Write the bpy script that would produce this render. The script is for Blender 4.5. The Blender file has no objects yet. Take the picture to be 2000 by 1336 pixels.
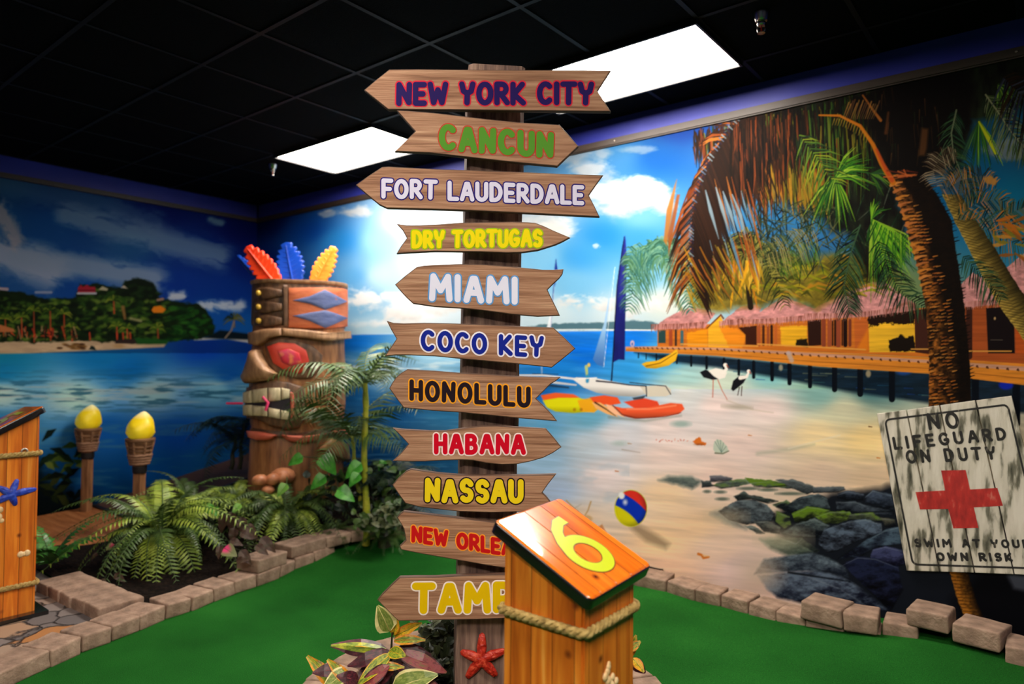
import bpy, bmesh, math, random
import numpy as np
from mathutils import Vector, Matrix

SC = bpy.context.scene
COL = SC.collection
random.seed(7)

# ------------------------------------------------------------------ camera
CAM = np.array([0.0, 0.0, 1.44])
FPX, CX, CY = 1333.3, 1000.0, 668.0
_yaw, _pitch, _roll = math.radians(38.9), math.radians(1.46), math.radians(0.55)
FW = np.array([-math.sin(_yaw) * math.cos(_pitch), math.cos(_yaw) * math.cos(_pitch), math.sin(_pitch)])
_rt = np.array([math.cos(_yaw), math.sin(_yaw), 0.0])
_up = np.cross(_rt, FW)
RT = math.cos(_roll) * _rt + math.sin(_roll) * _up
UP = -math.sin(_roll) * _rt + math.cos(_roll) * _up
cam_data = bpy.data.cameras.new('camera')
cam = bpy.data.objects.new('camera', cam_data)
COL.objects.link(cam)
_m = Matrix.Identity(4)
for _i in range(3):
    _m[_i][0], _m[_i][1], _m[_i][2], _m[_i][3] = RT[_i], UP[_i], -FW[_i], CAM[_i]
cam.matrix_world = _m
cam_data.sensor_width = 36.0
cam_data.lens = 36.0 * FPX / 2000.0
cam_data.clip_start = 0.05
cam_data.dof.use_dof = True
cam_data.dof.focus_distance = 2.58
cam_data.dof.aperture_fstop = 1.7
SC.camera = cam

# ------------------------------------------------------------------ world, exposure
world = bpy.data.worlds.new('world')
SC.world = world
world.use_nodes = True
world.node_tree.nodes['Background'].inputs[0].default_value = (0.55, 0.6, 0.8, 1)
world.node_tree.nodes['Background'].inputs[1].default_value = 0.0
SC.view_settings.view_transform = 'Standard'
SC.view_settings.look = 'None'
SC.view_settings.exposure = 0.0
SC.view_settings.gamma = 1.0
SC.view_settings.use_curve_mapping = False
CEIL_Z = 1.44 + 1.667
WALL_Y, WALL_X = 4.05, -6.885
PANEL_STRENGTH = 38.0                                        # the two panels in the picture; the ones behind the camera are set where they are built

# ------------------------------------------------------------------ pixel helpers (2000 x 1336 frame)
def ray(x, y):
    return FW + RT * ((x - CX) / FPX) + UP * ((CY - y) / FPX)
def onz(x, y, z):
    d = ray(x, y); return CAM + d * ((z - CAM[2]) / d[2])
def onx(x, y, X):
    d = ray(x, y); return CAM + d * (X / d[0])
def ony(x, y, Y):
    d = ray(x, y); return CAM + d * (Y / d[1])
def ondepth(x, y, t):
    return CAM + ray(x, y) * t
def onplane(x, y, p0, n):
    d = ray(x, y); return CAM + d * (np.dot(np.array(p0) - CAM, n) / np.dot(d, n))
def project(P):
    P = np.asarray(P, float) - CAM
    z = P @ FW
    return CX + FPX * (P @ RT) / z, CY - FPX * (P @ UP) / z

def lin(c):
    out = []
    for v in c[:3]:
        v = v / 255.0
        out.append(v / 12.92 if v <= 0.04045 else ((v + 0.055) / 1.055) ** 2.4)
    return tuple(out) + (1.0,)

# ------------------------------------------------------------------ materials
def new_mat(name):
    m = bpy.data.materials.new(name); m.use_nodes = True
    nt = m.node_tree
    return m, nt, nt.nodes['Principled BSDF']
def flat(name, rgb, rough=0.6, spec=0.5, metal=0.0, emit=None, strength=0.0, coat=0.0):
    m, nt, b = new_mat(name)
    b.inputs['Base Color'].default_value = lin(rgb)
    b.inputs['Roughness'].default_value = rough
    b.inputs['Specular IOR Level'].default_value = spec
    b.inputs['Metallic'].default_value = metal
    b.inputs['Coat Weight'].default_value = coat
    if emit:
        b.inputs['Emission Color'].default_value = lin(emit)
        b.inputs['Emission Strength'].default_value = strength
    return m
def noisy(name, rgbs, scale=8.0, stretch=(1, 1, 1), rough=0.6, spec=0.5, bump=0.0, bump_scale=None, coat=0.0, detail=6.0,
          coord='Object', rnd=0.0, stops=None, distortion=0.0, metal=0.0, bump_dist=0.01):
    """Noise driven colour ramp through a list of sRGB colours, optional bump and per-object tone change."""
    m, nt, b = new_mat(name)
    N, L = nt.nodes, nt.links
    tc = N.new('ShaderNodeTexCoord'); mp = N.new('ShaderNodeMapping')
    mp.inputs['Scale'].default_value = stretch
    L.new(tc.outputs[coord], mp.inputs['Vector'])
    no = N.new('ShaderNodeTexNoise')
    no.inputs['Scale'].default_value = scale; no.inputs['Detail'].default_value = detail
    no.inputs['Distortion'].default_value = distortion
    L.new(mp.outputs[0], no.inputs['Vector'])
    cr = N.new('ShaderNodeValToRGB')
    n = len(rgbs)
    while len(cr.color_ramp.elements) < n:
        cr.color_ramp.elements.new(0.5)
    for i, c in enumerate(rgbs):
        e = cr.color_ramp.elements[i]
        e.position = stops[i] if stops else 0.28 + 0.44 * i / max(1, n - 1)
        e.color = lin(c)
    L.new(no.outputs['Fac'], cr.inputs['Fac'])
    col = cr.outputs['Color']
    if rnd:
        oi = N.new('ShaderNodeObjectInfo')
        mr = N.new('ShaderNodeMapRange')
        mr.inputs['To Min'].default_value = 1 - rnd; mr.inputs['To Max'].default_value = 1 + rnd
        L.new(oi.outputs['Random'], mr.inputs['Value'])
        hs = N.new('ShaderNodeHueSaturation')
        L.new(mr.outputs[0], hs.inputs['Value']); L.new(col, hs.inputs['Color'])
        col = hs.outputs['Color']
    L.new(col, b.inputs['Base Color'])
    b.inputs['Roughness'].default_value = rough
    b.inputs['Specular IOR Level'].default_value = spec
    b.inputs['Coat Weight'].default_value = coat
    b.inputs['Coat Roughness'].default_value = 0.08
    b.inputs['Metallic'].default_value = metal
    if bump:
        n2 = N.new('ShaderNodeTexNoise'); n2.inputs['Scale'].default_value = bump_scale or scale * 3
        n2.inputs['Detail'].default_value = 8
        L.new(mp.outputs[0], n2.inputs['Vector'])
        bp = N.new('ShaderNodeBump'); bp.inputs['Strength'].default_value = bump; bp.inputs['Distance'].default_value = bump_dist
        L.new(n2.outputs['Fac'], bp.inputs['Height']); L.new(bp.outputs[0], b.inputs['Normal'])
    return m

# ------------------------------------------------------------------ mesh builder
class MB:
    def __init__(s):
        s.v, s.f, s.mi = [], [], []
    def add(s, verts, faces, mi=0):
        o = len(s.v)
        s.v += [tuple(map(float, p)) for p in verts]
        for f in faces:
            s.f.append([i + o for i in f]); s.mi.append(mi)
    def box(s, c, size, rot=None, mi=0):
        hx, hy, hz = [q / 2 for q in size]
        P = [Vector((x, y, z)) for x in (-hx, hx) for y in (-hy, hy) for z in (-hz, hz)]
        if rot is not None:
            P = [rot @ p for p in P]
        P = [p + Vector(c) for p in P]
        s.add(P, [(0, 1, 3, 2), (4, 6, 7, 5), (0, 4, 5, 1), (2, 3, 7, 6), (0, 2, 6, 4), (1, 5, 7, 3)], mi)
    def tube(s, path, radii, n=10, mi=0, cap=True, ell=None):
        path = [Vector(p) for p in path]
        if not isinstance(radii, (list, tuple)):
            radii = [radii] * len(path)
        rings = []
        ref = None
        for i, p in enumerate(path):
            t = (path[min(i + 1, len(path) - 1)] - path[max(i - 1, 0)])
            t = t.normalized() if t.length > 1e-9 else Vector((0, 0, 1))
            if ref is None:
                ref = Vector((0, 0, 1)) if abs(t.z) < 0.9 else Vector((1, 0, 0))
            a = (ref - t * ref.dot(t)).normalized(); b = t.cross(a); ref = a
            e = ell or (1, 1)
            rings.append([p + (a * math.cos(2 * math.pi * k / n) * e[0] + b * math.sin(2 * math.pi * k / n) * e[1]) * radii[i] for k in range(n)])
        V = [q for r in rings for q in r]
        F = []
        for i in range(len(rings) - 1):
            for k in range(n):
                F.append((i * n + k, i * n + (k + 1) % n, (i + 1) * n + (k + 1) % n, (i + 1) * n + k))
        if cap:
            F.append(tuple(reversed(range(n)))); F.append(tuple((len(rings) - 1) * n + k for k in range(n)))
        s.add(V, F, mi)
    def lathe(s, prof, c=(0, 0, 0), n=24, mi=0, sx=1, sy=1):
        V, F = [], []
        for r, z in prof:
            for k in range(n):
                a = 2 * math.pi * k / n
                V.append((c[0] + r * math.cos(a) * sx, c[1] + r * math.sin(a) * sy, c[2] + z))
        for i in range(len(prof) - 1):
            for k in range(n):
                F.append((i * n + k, i * n + (k + 1) % n, (i + 1) * n + (k + 1) % n, (i + 1) * n + k))
        F.append(tuple(reversed(range(n)))); F.append(tuple((len(prof) - 1) * n + k for k in range(n)))
        s.add(V, F, mi)
    def slab(s, pts, n, t, bev=0.0, mi=0, mi_side=None, back=True, segs=2):
        """Closed outline pts (3-D, planar), raised by t along unit normal n, top edge rounded by bev."""
        P = [Vector(p) for p in pts]; n = Vector(n).normalized(); m = len(P)
        area = sum(((P[i] - P[0]).cross(P[(i + 1) % m] - P[0])).dot(n) for i in range(m))
        if area < 0:
            P = P[::-1]
        ins = []
        for i in range(m):
            e1 = (P[i] - P[i - 1]); e2 = (P[(i + 1) % m] - P[i])
            e1 = e1.normalized() if e1.length > 1e-9 else e2.normalized(); e2 = e2.normalized() if e2.length > 1e-9 else e1
            a, b = n.cross(e1), n.cross(e2)
            d = a + b
            d = d.normalized() if d.length > 1e-6 else a
            k = max(0.45, d.dot(a))
            ins.append(d / k)
        rings = [[p for p in P]]
        if bev > 0:
            for j in range(segs + 1):
                th = (math.pi / 2) * j / segs
                rings.append([P[i] + n * (t - bev + bev * math.sin(th)) + ins[i] * (bev * (1 - math.cos(th))) for i in range(m)])
        else:
            rings.append([p + n * t for p in P])
        V = [q for r in rings for q in r]; F = []
        for r in range(len(rings) - 1):
            for i in range(m):
                F.append((r * m + i, r * m + (i + 1) % m, (r + 1) * m + (i + 1) % m, (r + 1) * m + i))
        s.add(V, F, mi if mi_side is None else mi_side)
        s.add(rings[-1], [tuple(range(m))], mi)
        if back:
            s.add(P, [tuple(reversed(range(m)))], mi if mi_side is None else mi_side)
    def build(s, name, mats, parent=None, smooth=None, loc=None):
        me = bpy.data.meshes.new(name)
        V = s.v
        if loc is not None:
            V = [(a - loc[0], b - loc[1], c - loc[2]) for a, b, c in V]
        me.from_pydata(V, [], s.f)
        if not isinstance(mats, (list, tuple)):
            mats = [mats]
        for m in mats:
            me.materials.append(m)
        if len(mats) > 1:
            me.polygons.foreach_set('material_index', s.mi)
        me.update()
        if smooth is not None:
            me.polygons.foreach_set('use_smooth', [True] * len(me.polygons))
            me.set_sharp_from_angle(angle=math.radians(smooth))
        o = bpy.data.objects.new(name, me)
        COL.objects.link(o)
        if loc is not None:
            o.location = loc
        if parent is not None:
            o.parent = parent
        return o

def tag(o, label=None, cat=None, group=None, kind=None):
    if label: o['label'] = label
    if cat: o['category'] = cat
    if group: o['group'] = group
    if kind: o['kind'] = kind
    return o
def thing(name, label, cat, loc=(0, 0, 0), rot=(0, 0, 0), group=None):
    o = bpy.data.objects.new(name, None); COL.objects.link(o)
    o.location = loc; o.rotation_euler = rot; o.empty_display_size = 0.1
    return tag(o, label, cat, group)
def relative(o, parent):
    """Parent o (built in world space) to an Empty, keeping it where it stands."""
    o.parent = parent
    o.matrix_parent_inverse = Matrix.Translation(parent.location).inverted() if parent.rotation_euler[:] == (0, 0, 0) else (Matrix.Translation(parent.location) @ parent.rotation_euler.to_matrix().to_4x4()).inverted()
    return o
def struct(name, mb, mats, smooth=None):
    o = mb.build(name, mats, smooth=smooth); o['kind'] = 'structure'; return o
ORD = ['first', 'second', 'third', 'fourth', 'fifth', 'sixth', 'seventh', 'eighth', 'ninth', 'tenth', 'eleventh', 'twelfth', 'thirteenth',
       'fourteenth', 'fifteenth', 'sixteenth', 'seventeenth', 'eighteenth', 'nineteenth', 'twentieth', 'twenty-first', 'twenty-second',
       'twenty-third', 'twenty-fourth', 'twenty-fifth', 'twenty-sixth', 'twenty-seventh', 'twenty-eighth']
def sstep(a, b, x):
    t = np.clip((np.asarray(x, float) - a) / (b - a), 0, 1); return t * t * (3 - 2 * t)
# ------------------------------------------------------------------ ceiling lamps (2 x 4 ft troffers, plus unseen ones added to light the signs and wall from the front)
M_black_metal = flat('black_metal', (14, 14, 16), 0.45)
_lens = {}
def lens(s):
    if s not in _lens: _lens[s] = flat('lamp_lens', (255, 244, 230), 0.5, emit=(255, 243, 230), strength=s)
    return _lens[s]
def ceiling_light(x0, x1, y0, y1, label, strength=PANEL_STRENGTH):
    cxm, cym = (x0 + x1) / 2, (y0 + y1) / 2
    t = thing('ceiling_light', label, 'ceiling light', (cxm, cym, CEIL_Z - 0.03), group='ceiling light panels')
    hx, hy, w = (x1 - x0) / 2, (y1 - y0) / 2, 0.012
    d = MB(); d.box((0, 0, 0.016), (2 * hx, 2 * hy, 0.006)); d.build('diffuser', lens(strength), t)
    f = MB()
    f.box((0, hy + w / 2, 0.014), (2 * hx + 2 * w, w, 0.028)); f.box((0, -hy - w / 2, 0.014), (2 * hx + 2 * w, w, 0.028))
    f.box((hx + w / 2, 0, 0.014), (w, 2 * hy, 0.028)); f.box((-hx - w / 2, 0, 0.014), (w, 2 * hy, 0.028))
    f.build('frame', M_black_metal, t)
    return t
ceiling_light(-5.03, -3.81, 3.11, 3.70, 'bright ceiling panel partly behind the green lettered board, nearer the corner')
ceiling_light(-2.60, -1.38, 3.11, 3.70, 'bright ceiling panel partly behind the topmost board of the signpost')
for x_, y_, st_, lab in [(-2.60, 0.67, 13.0, 'added ceiling fill panel over the green, above and before the signpost, out of view'), (-0.17, 0.67, 32.0, 'added ceiling fill panel over the numbered post side of the room, out of view'),
                    (-0.17, -1.77, 62.0, 'added ceiling fill panel behind the viewer, out of view'), (-2.60, -1.77, 24.0, 'added ceiling fill panel behind the viewer towards the bay print, out of view')]:
    ceiling_light(x_, x_ + 1.22, y_, y_ + 0.59, lab, st_)

# ------------------------------------------------------------------ room shell
RX0, RX1, RY0, RY1 = WALL_X, 3.2, -3.6, WALL_Y
M_tile = noisy('ceiling_tile_black', [(8, 8, 9), (13, 12, 12)], 60, rough=0.9, spec=0.04, bump=0.35, bump_scale=140)
mb = MB(); mb.box(((RX0 + RX1) / 2, (RY0 + RY1) / 2, CEIL_Z + 0.05), (RX1 - RX0 + 0.4, RY1 - RY0 + 0.4, 0.1))
struct('ceiling', mb, M_tile)
M_grid = flat('ceiling_grid_black', (8, 9, 10), 0.6, 0.15)
mb = MB()
gx = -0.827 * 1.667 + 0.012
k = -10
while gx + k * 0.61 < RX1:
    X = gx + k * 0.61
    if X > RX0: mb.box((X, (RY0 + RY1) / 2, CEIL_Z - 0.002), (0.024, RY1 - RY0, 0.006))
    k += 1
gy = 1.866 * 1.667 - 0.012
k = -14
while gy + k * 0.61 < RY1:
    Yk = gy + k * 0.61
    if Yk > RY0: mb.box(((RX0 + RX1) / 2, Yk, CEIL_Z - 0.0025), (RX1 - RX0, 0.024, 0.006))
    k += 1
struct('trim_1', mb, M_grid)
M_blue = noisy('blue_wall_paint', [(44, 52, 150), (52, 60, 164)], 3, rough=0.45, spec=0.4, bump=0.05, bump_scale=120)
M_dark = noisy('dark_wall_paint', [(30, 34, 60), (36, 40, 66)], 3, rough=0.7)
mb = MB(); mb.box(((RX0 + RX1) / 2, WALL_Y + 0.06, CEIL_Z / 2), (RX1 - RX0, 0.1, CEIL_Z)); struct('wall_back', mb, M_blue)
mb = MB(); mb.box((WALL_X - 0.06, (RY0 + RY1) / 2, CEIL_Z / 2), (0.1, RY1 - RY0, CEIL_Z)); struct('wall_left', mb, M_blue)
mb = MB(); mb.box((RX1 + 0.05, (RY0 + RY1) / 2, CEIL_Z / 2), (0.1, RY1 - RY0, CEIL_Z)); struct('wall_right', mb, M_dark)
mb = MB(); mb.box(((RX0 + RX1) / 2, RY0 - 0.05, CEIL_Z / 2), (RX1 - RX0, 0.1, CEIL_Z)); struct('wall_front', mb, M_dark)
# trim strips over the murals (measured in the photo)
ZT = ony(1300, 261.6, WALL_Y)[2]; ZT2 = ony(1300, 249, WALL_Y)[2]
M_trim = noisy('trim_wood_dark', [(44, 34, 28), (56, 44, 36)], 6, (1, 8, 8), rough=0.5)
mb = MB(); mb.box(((RX0 + RX1) / 2, WALL_Y - 0.008, (ZT + ZT2) / 2), (RX1 - RX0, 0.030, ZT2 - ZT)); 
mb.box(((RX0 + RX1) / 2, WALL_Y - 0.006, ZT - 0.004), (RX1 - RX0, 0.020, 0.008))
struct('trim_2', mb, M_trim)
mb = MB(); mb.box((WALL_X + 0.008, (RY0 + RY1) / 2, (ZT + ZT2) / 2), (0.030, RY1 - RY0, ZT2 - ZT)); struct('trim_3', mb, M_trim)
mb = MB()
for px_, py_ in ((1200, 275), (1985, 103)):
    q = ony(px_, py_, WALL_Y - 0.024)
    mb.lathe([(0.0, 0.0), (0.006, 0.0), (0.005, 0.003), (0.0, 0.004)], (0, 0, 0), 10)
    nv = 40
    for i in range(len(mb.v) - nv, len(mb.v)):
        a, b, c = mb.v[i]; mb.v[i] = (q[0] + a, q[1] - c, (ZT + ZT2) / 2 + b)
struct('trim_4', mb, flat('screw_metal', (150, 140, 130), 0.3, metal=0.8))

# ------------------------------------------------------------------ floor: rolling artificial turf
def turf_z(x, y):
    x = np.asarray(x, float); y = np.asarray(y, float)
    return 0.065 * sstep(2.3, 3.5, y) * sstep(-1.9, -3.2, x) + 0.04 * sstep(2.6, 3.6, y) * sstep(-3.2, -1.9, x) + 0.09 * sstep(-1.5, -0.3, x) * sstep(2.8, 3.7, y)
def heightfield(x0, x1, y0, y1, nx, ny, fz, keep=None):
    m = MB(); xs = np.linspace(x0, x1, nx); ys = np.linspace(y0, y1, ny)
    V = []; 
    for y in ys:
        for x in xs: V.append((x, y, float(fz(x, y))))
    F = []
    for j in range(ny - 1):
        for i in range(nx - 1):
            if keep is None or keep((xs[i] + xs[i + 1]) / 2, (ys[j] + ys[j + 1]) / 2):
                F.append((j * nx + i, j * nx + i + 1, (j + 1) * nx + i + 1, (j + 1) * nx + i))
    m.add(V, F); return m
def turf_material():
    m, nt, b = new_mat('artificial_turf'); N, L = nt.nodes, nt.links
    tc = N.new('ShaderNodeTexCoord')
    big = N.new('ShaderNodeTexNoise'); big.inputs['Scale'].default_value = 2.2; big.inputs['Detail'].default_value = 4
    fine = N.new('ShaderNodeTexNoise'); fine.inputs['Scale'].default_value = 260; fine.inputs['Detail'].default_value = 4
    L.new(tc.outputs['Object'], big.inputs['Vector']); L.new(tc.outputs['Object'], fine.inputs['Vector'])
    mx = N.new('ShaderNodeMath'); mx.operation = 'MULTIPLY_ADD'; mx.inputs[1].default_value = 0.35
    L.new(big.outputs['Fac'], mx.inputs[0]); 
    m2 = N.new('ShaderNodeMath'); m2.operation = 'MULTIPLY'; m2.inputs[1].default_value = 0.65
    L.new(fine.outputs['Fac'], m2.inputs[0]); L.new(m2.outputs[0], mx.inputs[2])
    cr = N.new('ShaderNodeValToRGB')
    for i, (p, c) in enumerate([(0.3, (12, 50, 14)), (0.52, (26, 88, 28)), (0.75, (46, 114, 42))]):
        if i > 1: cr.color_ramp.elements.new(p)
        cr.color_ramp.elements[i].position = p; cr.color_ramp.elements[i].color = lin(c)
    L.new(mx.outputs[0], cr.inputs[0]); L.new(cr.outputs[0], b.inputs['Base Color'])
    b.inputs['Roughness'].default_value = 0.9; b.inputs['Specular IOR Level'].default_value = 0.05
    b.inputs['Sheen Weight'].default_value = 0.0
    bp = N.new('ShaderNodeBump'); bp.inputs['Strength'].default_value = 0.7; bp.inputs['Distance'].default_value = 0.006
    L.new(fine.outputs['Fac'], bp.inputs['Height']); L.new(bp.outputs[0], b.inputs['Normal'])
    return m
mb = heightfield(RX0, RX1, RY0, RY1, 110, 90, turf_z)
struct('floor', mb, turf_material(), smooth=60)
# ------------------------------------------------------------------ printed murals (flat prints on the two walls)
_rs = np.random.RandomState(11)
_LAT = _rs.rand(8, 256, 256).astype(np.float32)
def vnoise(x, y, k=0):
    xi = np.floor(x).astype(np.int64); yi = np.floor(y).astype(np.int64)
    fx = (x - xi).astype(np.float32); fy = (y - yi).astype(np.float32)
    fx = fx * fx * (3 - 2 * fx); fy = fy * fy * (3 - 2 * fy)
    T = _LAT[k % 8]; a = xi & 255; b = yi & 255; a1 = (xi + 1) & 255; b1 = (yi + 1) & 255
    return (T[b, a] * (1 - fx) + T[b, a1] * fx) * (1 - fy) + (T[b1, a] * (1 - fx) + T[b1, a1] * fx) * fy
def fbm(x, y, sx, sy, octv=5, k=0, gain=0.5):
    s = 0; a = 1.0; t = 0
    for o in range(octv):
        s = s + a * vnoise(x / sx * 2 ** o + 17.3 * o, y / sy * 2 ** o + 9.1 * o, k + o); t += a; a *= gain
    return s / t
def C3(c): return np.array(c, np.float32) / 255.0

class Print:
    """A flat print: a fine grid of points on a wall, each with its ink colour; shapes are given in photo pixels."""
    def __init__(s, cols, rows, to_world):
        s.cols, s.rows = cols, rows
        s.W = np.stack([to_world(c, rows) for c in cols], 1)            # R, C, 3
        px, py = project(s.W.reshape(-1, 3))
        sh = s.W.shape[:2]
        s.PX = px.reshape(sh).astype(np.float32); s.PY = py.reshape(sh).astype(np.float32)
        s.I = np.zeros(sh + (3,), np.float32)
        s.cmin = s.PX.min(0); s.cmax = s.PX.max(0)
    gain = 1.0
    def region(s, x0, y0, x1, y1):
        cs = np.nonzero((s.cmax >= x0) & (s.cmin <= x1))[0]
        if len(cs) == 0: return None
        c0, c1 = cs[0], cs[-1] + 1
        ra = s.PY[:, [c0, c1 - 1]]
        rs_ = np.nonzero((ra.max(1) >= y0) & (ra.min(1) <= y1))[0]
        if len(rs_) == 0: return None
        return slice(rs_[0], rs_[-1] + 1), slice(c0, c1)
    def put(s, sl, a, color):
        if callable(color): col = color(s.PX[sl], s.PY[sl])
        else: col = C3(color)
        col = col * s.gain
        D = s.I[sl]
        s.I[sl] = D + (col - D) * a[..., None]
    def field(s, pts, mask=None, power=3.0):
        P = np.array([p[:2] for p in pts], np.float32); K = np.array([p[2] for p in pts], np.float32) / 255
        num = np.zeros_like(s.I); den = np.zeros(s.PX.shape, np.float32)
        for (x, y), c in zip(P, K):
            w = 1.0 / (((s.PX - x) ** 2 + ((s.PY - y) * 1.6) ** 2 + 150.0) ** (power / 2))
            num += w[..., None] * c; den += w
        r = num / den[..., None]
        if mask is None: s.I[:] = r
        else: s.I[:] += (r - s.I) * mask[..., None]
    def poly(s, pts, color, soft=0.8, alpha=1.0, rough=0.0, rs=6.0):
        P = np.array(pts, np.float32); pad = soft + rough + 1
        sl = s.region(P[:, 0].min() - pad, P[:, 1].min() - pad, P[:, 0].max() + pad, P[:, 1].max() + pad)
        if sl is None: return
        x, y = s.PX[sl], s.PY[sl]
        if rough:
            x = x + (fbm(x, y, rs, rs, 3, 2) - 0.5) * 2 * rough; y = y + (fbm(x + 91, y, rs, rs, 3, 5) - 0.5) * 2 * rough
        ins = np.zeros(x.shape, bool); d2 = np.full(x.shape, 1e9, np.float32)
        m = len(P)
        for i in range(m):
            ax, ay = P[i]; bx, by = P[(i + 1) % m]
            c = (ay > y) != (by > y)
            if by != ay:
                ins ^= c & (x < (bx - ax) * (y - ay) / (by - ay) + ax)
            ex, ey = bx - ax, by - ay; l2 = ex * ex + ey * ey + 1e-9
            t = np.clip(((x - ax) * ex + (y - ay) * ey) / l2, 0, 1)
            d2 = np.minimum(d2, (x - ax - t * ex) ** 2 + (y - ay - t * ey) ** 2)
        sd = np.sqrt(d2) * np.where(ins, 1, -1)
        s.put(sl, np.clip(0.5 + sd / (2 * soft), 0, 1) * alpha, color)
    def stroke(s, pts, w0, w1, color, soft=0.7, alpha=1.0, wm=None):
        P = np.array(pts, np.float32); n = len(P); wmx = max(w0, w1, wm or 0) / 2 + soft + 1
        sl = s.region(P[:, 0].min() - wmx, P[:, 1].min() - wmx, P[:, 0].max() + wmx, P[:, 1].max() + wmx)
        if sl is None: return
        x, y = s.PX[sl], s.PY[sl]; best = np.full(x.shape, -1e9, np.float32)
        for i in range(n - 1):
            ax, ay = P[i]; ex, ey = P[i + 1] - P[i]; l2 = ex * ex + ey * ey + 1e-9
            t = np.clip(((x - ax) * ex + (y - ay) * ey) / l2, 0, 1)
            u = (i + t) / (n - 1)
            w = (w0 + (w1 - w0) * u) if wm is None else np.where(u < 0.5, w0 + (wm - w0) * 2 * u, wm + (w1 - wm) * (2 * u - 1))
            best = np.maximum(best, w / 2 - np.sqrt((x - ax - t * ex) ** 2 + (y - ay - t * ey) ** 2))
        s.put(sl, np.clip(0.5 + best / (2 * soft), 0, 1) * alpha, color)
    def ell(s, cx, cy, rx, ry, color, soft=1.0, alpha=1.0, ang=0.0, noise=0.0, ns=12.0, k=0):
        r = max(rx, ry) * (1 + noise) + soft + 1
        sl = s.region(cx - r, cy - r, cx + r, cy + r)
        if sl is None: return
        x, y = s.PX[sl] - cx, s.PY[sl] - cy; a = math.radians(ang)
        u = (x * math.cos(a) + y * math.sin(a)) / rx; v = (-x * math.sin(a) + y * math.cos(a)) / ry
        d = np.sqrt(u * u + v * v)
        if noise: d = d + (fbm(x + cx, y + cy, ns, ns, 4, k) - 0.5) * 2 * noise
        s.put(sl, np.clip(0.5 + (1 - d) * min(rx, ry) / (2 * soft), 0, 1) * alpha, color)
    def frond(s, spine, length, cols, n=30, w=2.4, side=(1, -1), droop=0.5, spread=0.9, rachis=None, rng=None, back=0.25, jit=0.2):
        """A palm leaf: leaflets off both sides of a spine polyline."""
        R = rng or random
        P = np.array(spine, float); seg = np.linalg.norm(np.diff(P, axis=0), axis=1); tot = seg.sum(); cum = np.r_[0, np.cumsum(seg)]
        for i in range(n):
            t = (i + 0.5) / n
            q = np.array([np.interp(t * tot, cum, P[:, 0]), np.interp(t * tot, cum, P[:, 1])])
            q2 = np.array([np.interp(min(1, t + 0.03) * tot, cum, P[:, 0]), np.interp(min(1, t + 0.03) * tot, cum, P[:, 1])])
            d = q2 - q; d = d / (np.linalg.norm(d) + 1e-6)
            for sd in side:
                L = length * (math.sin(math.pi * (0.12 + 0.83 * t)) ** 0.7) * (1 + R.uniform(-jit, jit))
                nrm = np.array([-d[1], d[0]]) * sd
                v = d * (1 - spread) + nrm * spread + R.uniform(-0.12, 0.12); v = v / np.linalg.norm(v)
                m = q + v * L * 0.5 + np.array([0, droop * L * 0.12]); e = q + v * L * 0.85 + np.array([0, droop * L * 0.5])
                s.stroke([q, m, e], w * 0.8, 0.4, cols[R.randrange(len(cols))], 0.6, 1.0, wm=w * R.uniform(0.7, 1.25))
        if rachis: s.stroke(spine, 3.2, 1.2, rachis, 0.7)
    def finish(s, name, mat, inward):
        Rn, Cn = s.PX.shape
        V = s.W.reshape(-1, 3).astype(np.float32)
        idx = np.arange(Rn * Cn, dtype=np.int32).reshape(Rn, Cn)
        q = np.stack([idx[:-1, :-1], idx[:-1, 1:], idx[1:, 1:], idx[1:, :-1]], -1).reshape(-1, 4)
        a, b, c = V[q[0, 0]], V[q[0, 1]], V[q[0, 2]]
        if np.dot(np.cross(b - a, c - a), inward) < 0: q = q[:, ::-1]
        me = bpy.data.meshes.new(name)
        me.vertices.add(len(V)); me.vertices.foreach_set('co', V.ravel())
        me.loops.add(q.size); me.loops.foreach_set('vertex_index', np.ascontiguousarray(q).ravel())
        me.polygons.add(len(q)); me.polygons.foreach_set('loop_start', np.arange(0, q.size, 4, dtype=np.int32))
        me.update(calc_edges=True)
        I = np.clip(s.I, 0.004, 1).reshape(-1, 3)
        L = np.where(I <= 0.04045, I / 12.92, ((I + 0.055) / 1.055) ** 2.4)
        at = me.color_attributes.new('ink', 'FLOAT_COLOR', 'POINT')
        at.data.foreach_set('color', np.c_[L, np.ones(len(L))].astype(np.float32).ravel())
        me.materials.append(mat)
        o = bpy.data.objects.new(name, me); COL.objects.link(o); return o

def ink_material(name, rough, tex):
    m, nt, b = new_mat(name); N, L = nt.nodes, nt.links
    a = N.new('ShaderNodeAttribute'); a.attribute_name = 'ink'
    L.new(a.outputs['Color'], b.inputs['Base Color'])
    b.inputs['Roughness'].default_value = rough; b.inputs['Specular IOR Level'].default_value = 0.04
    n = N.new('ShaderNodeTexNoise'); n.inputs['Scale'].default_value = 90; n.inputs['Detail'].default_value = 3
    tc = N.new('ShaderNodeTexCoord'); L.new(tc.outputs['Object'], n.inputs['Vector'])
    bp = N.new('ShaderNodeBump'); bp.inputs['Strength'].default_value = tex; bp.inputs['Distance'].default_value = 0.002
    L.new(n.outputs['Fac'], bp.inputs['Height']); L.new(bp.outputs[0], b.inputs['Normal'])
    return m
M_ink = ink_material('mural_print', 0.6, 0.12)

RNG = random.Random(3)
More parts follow.
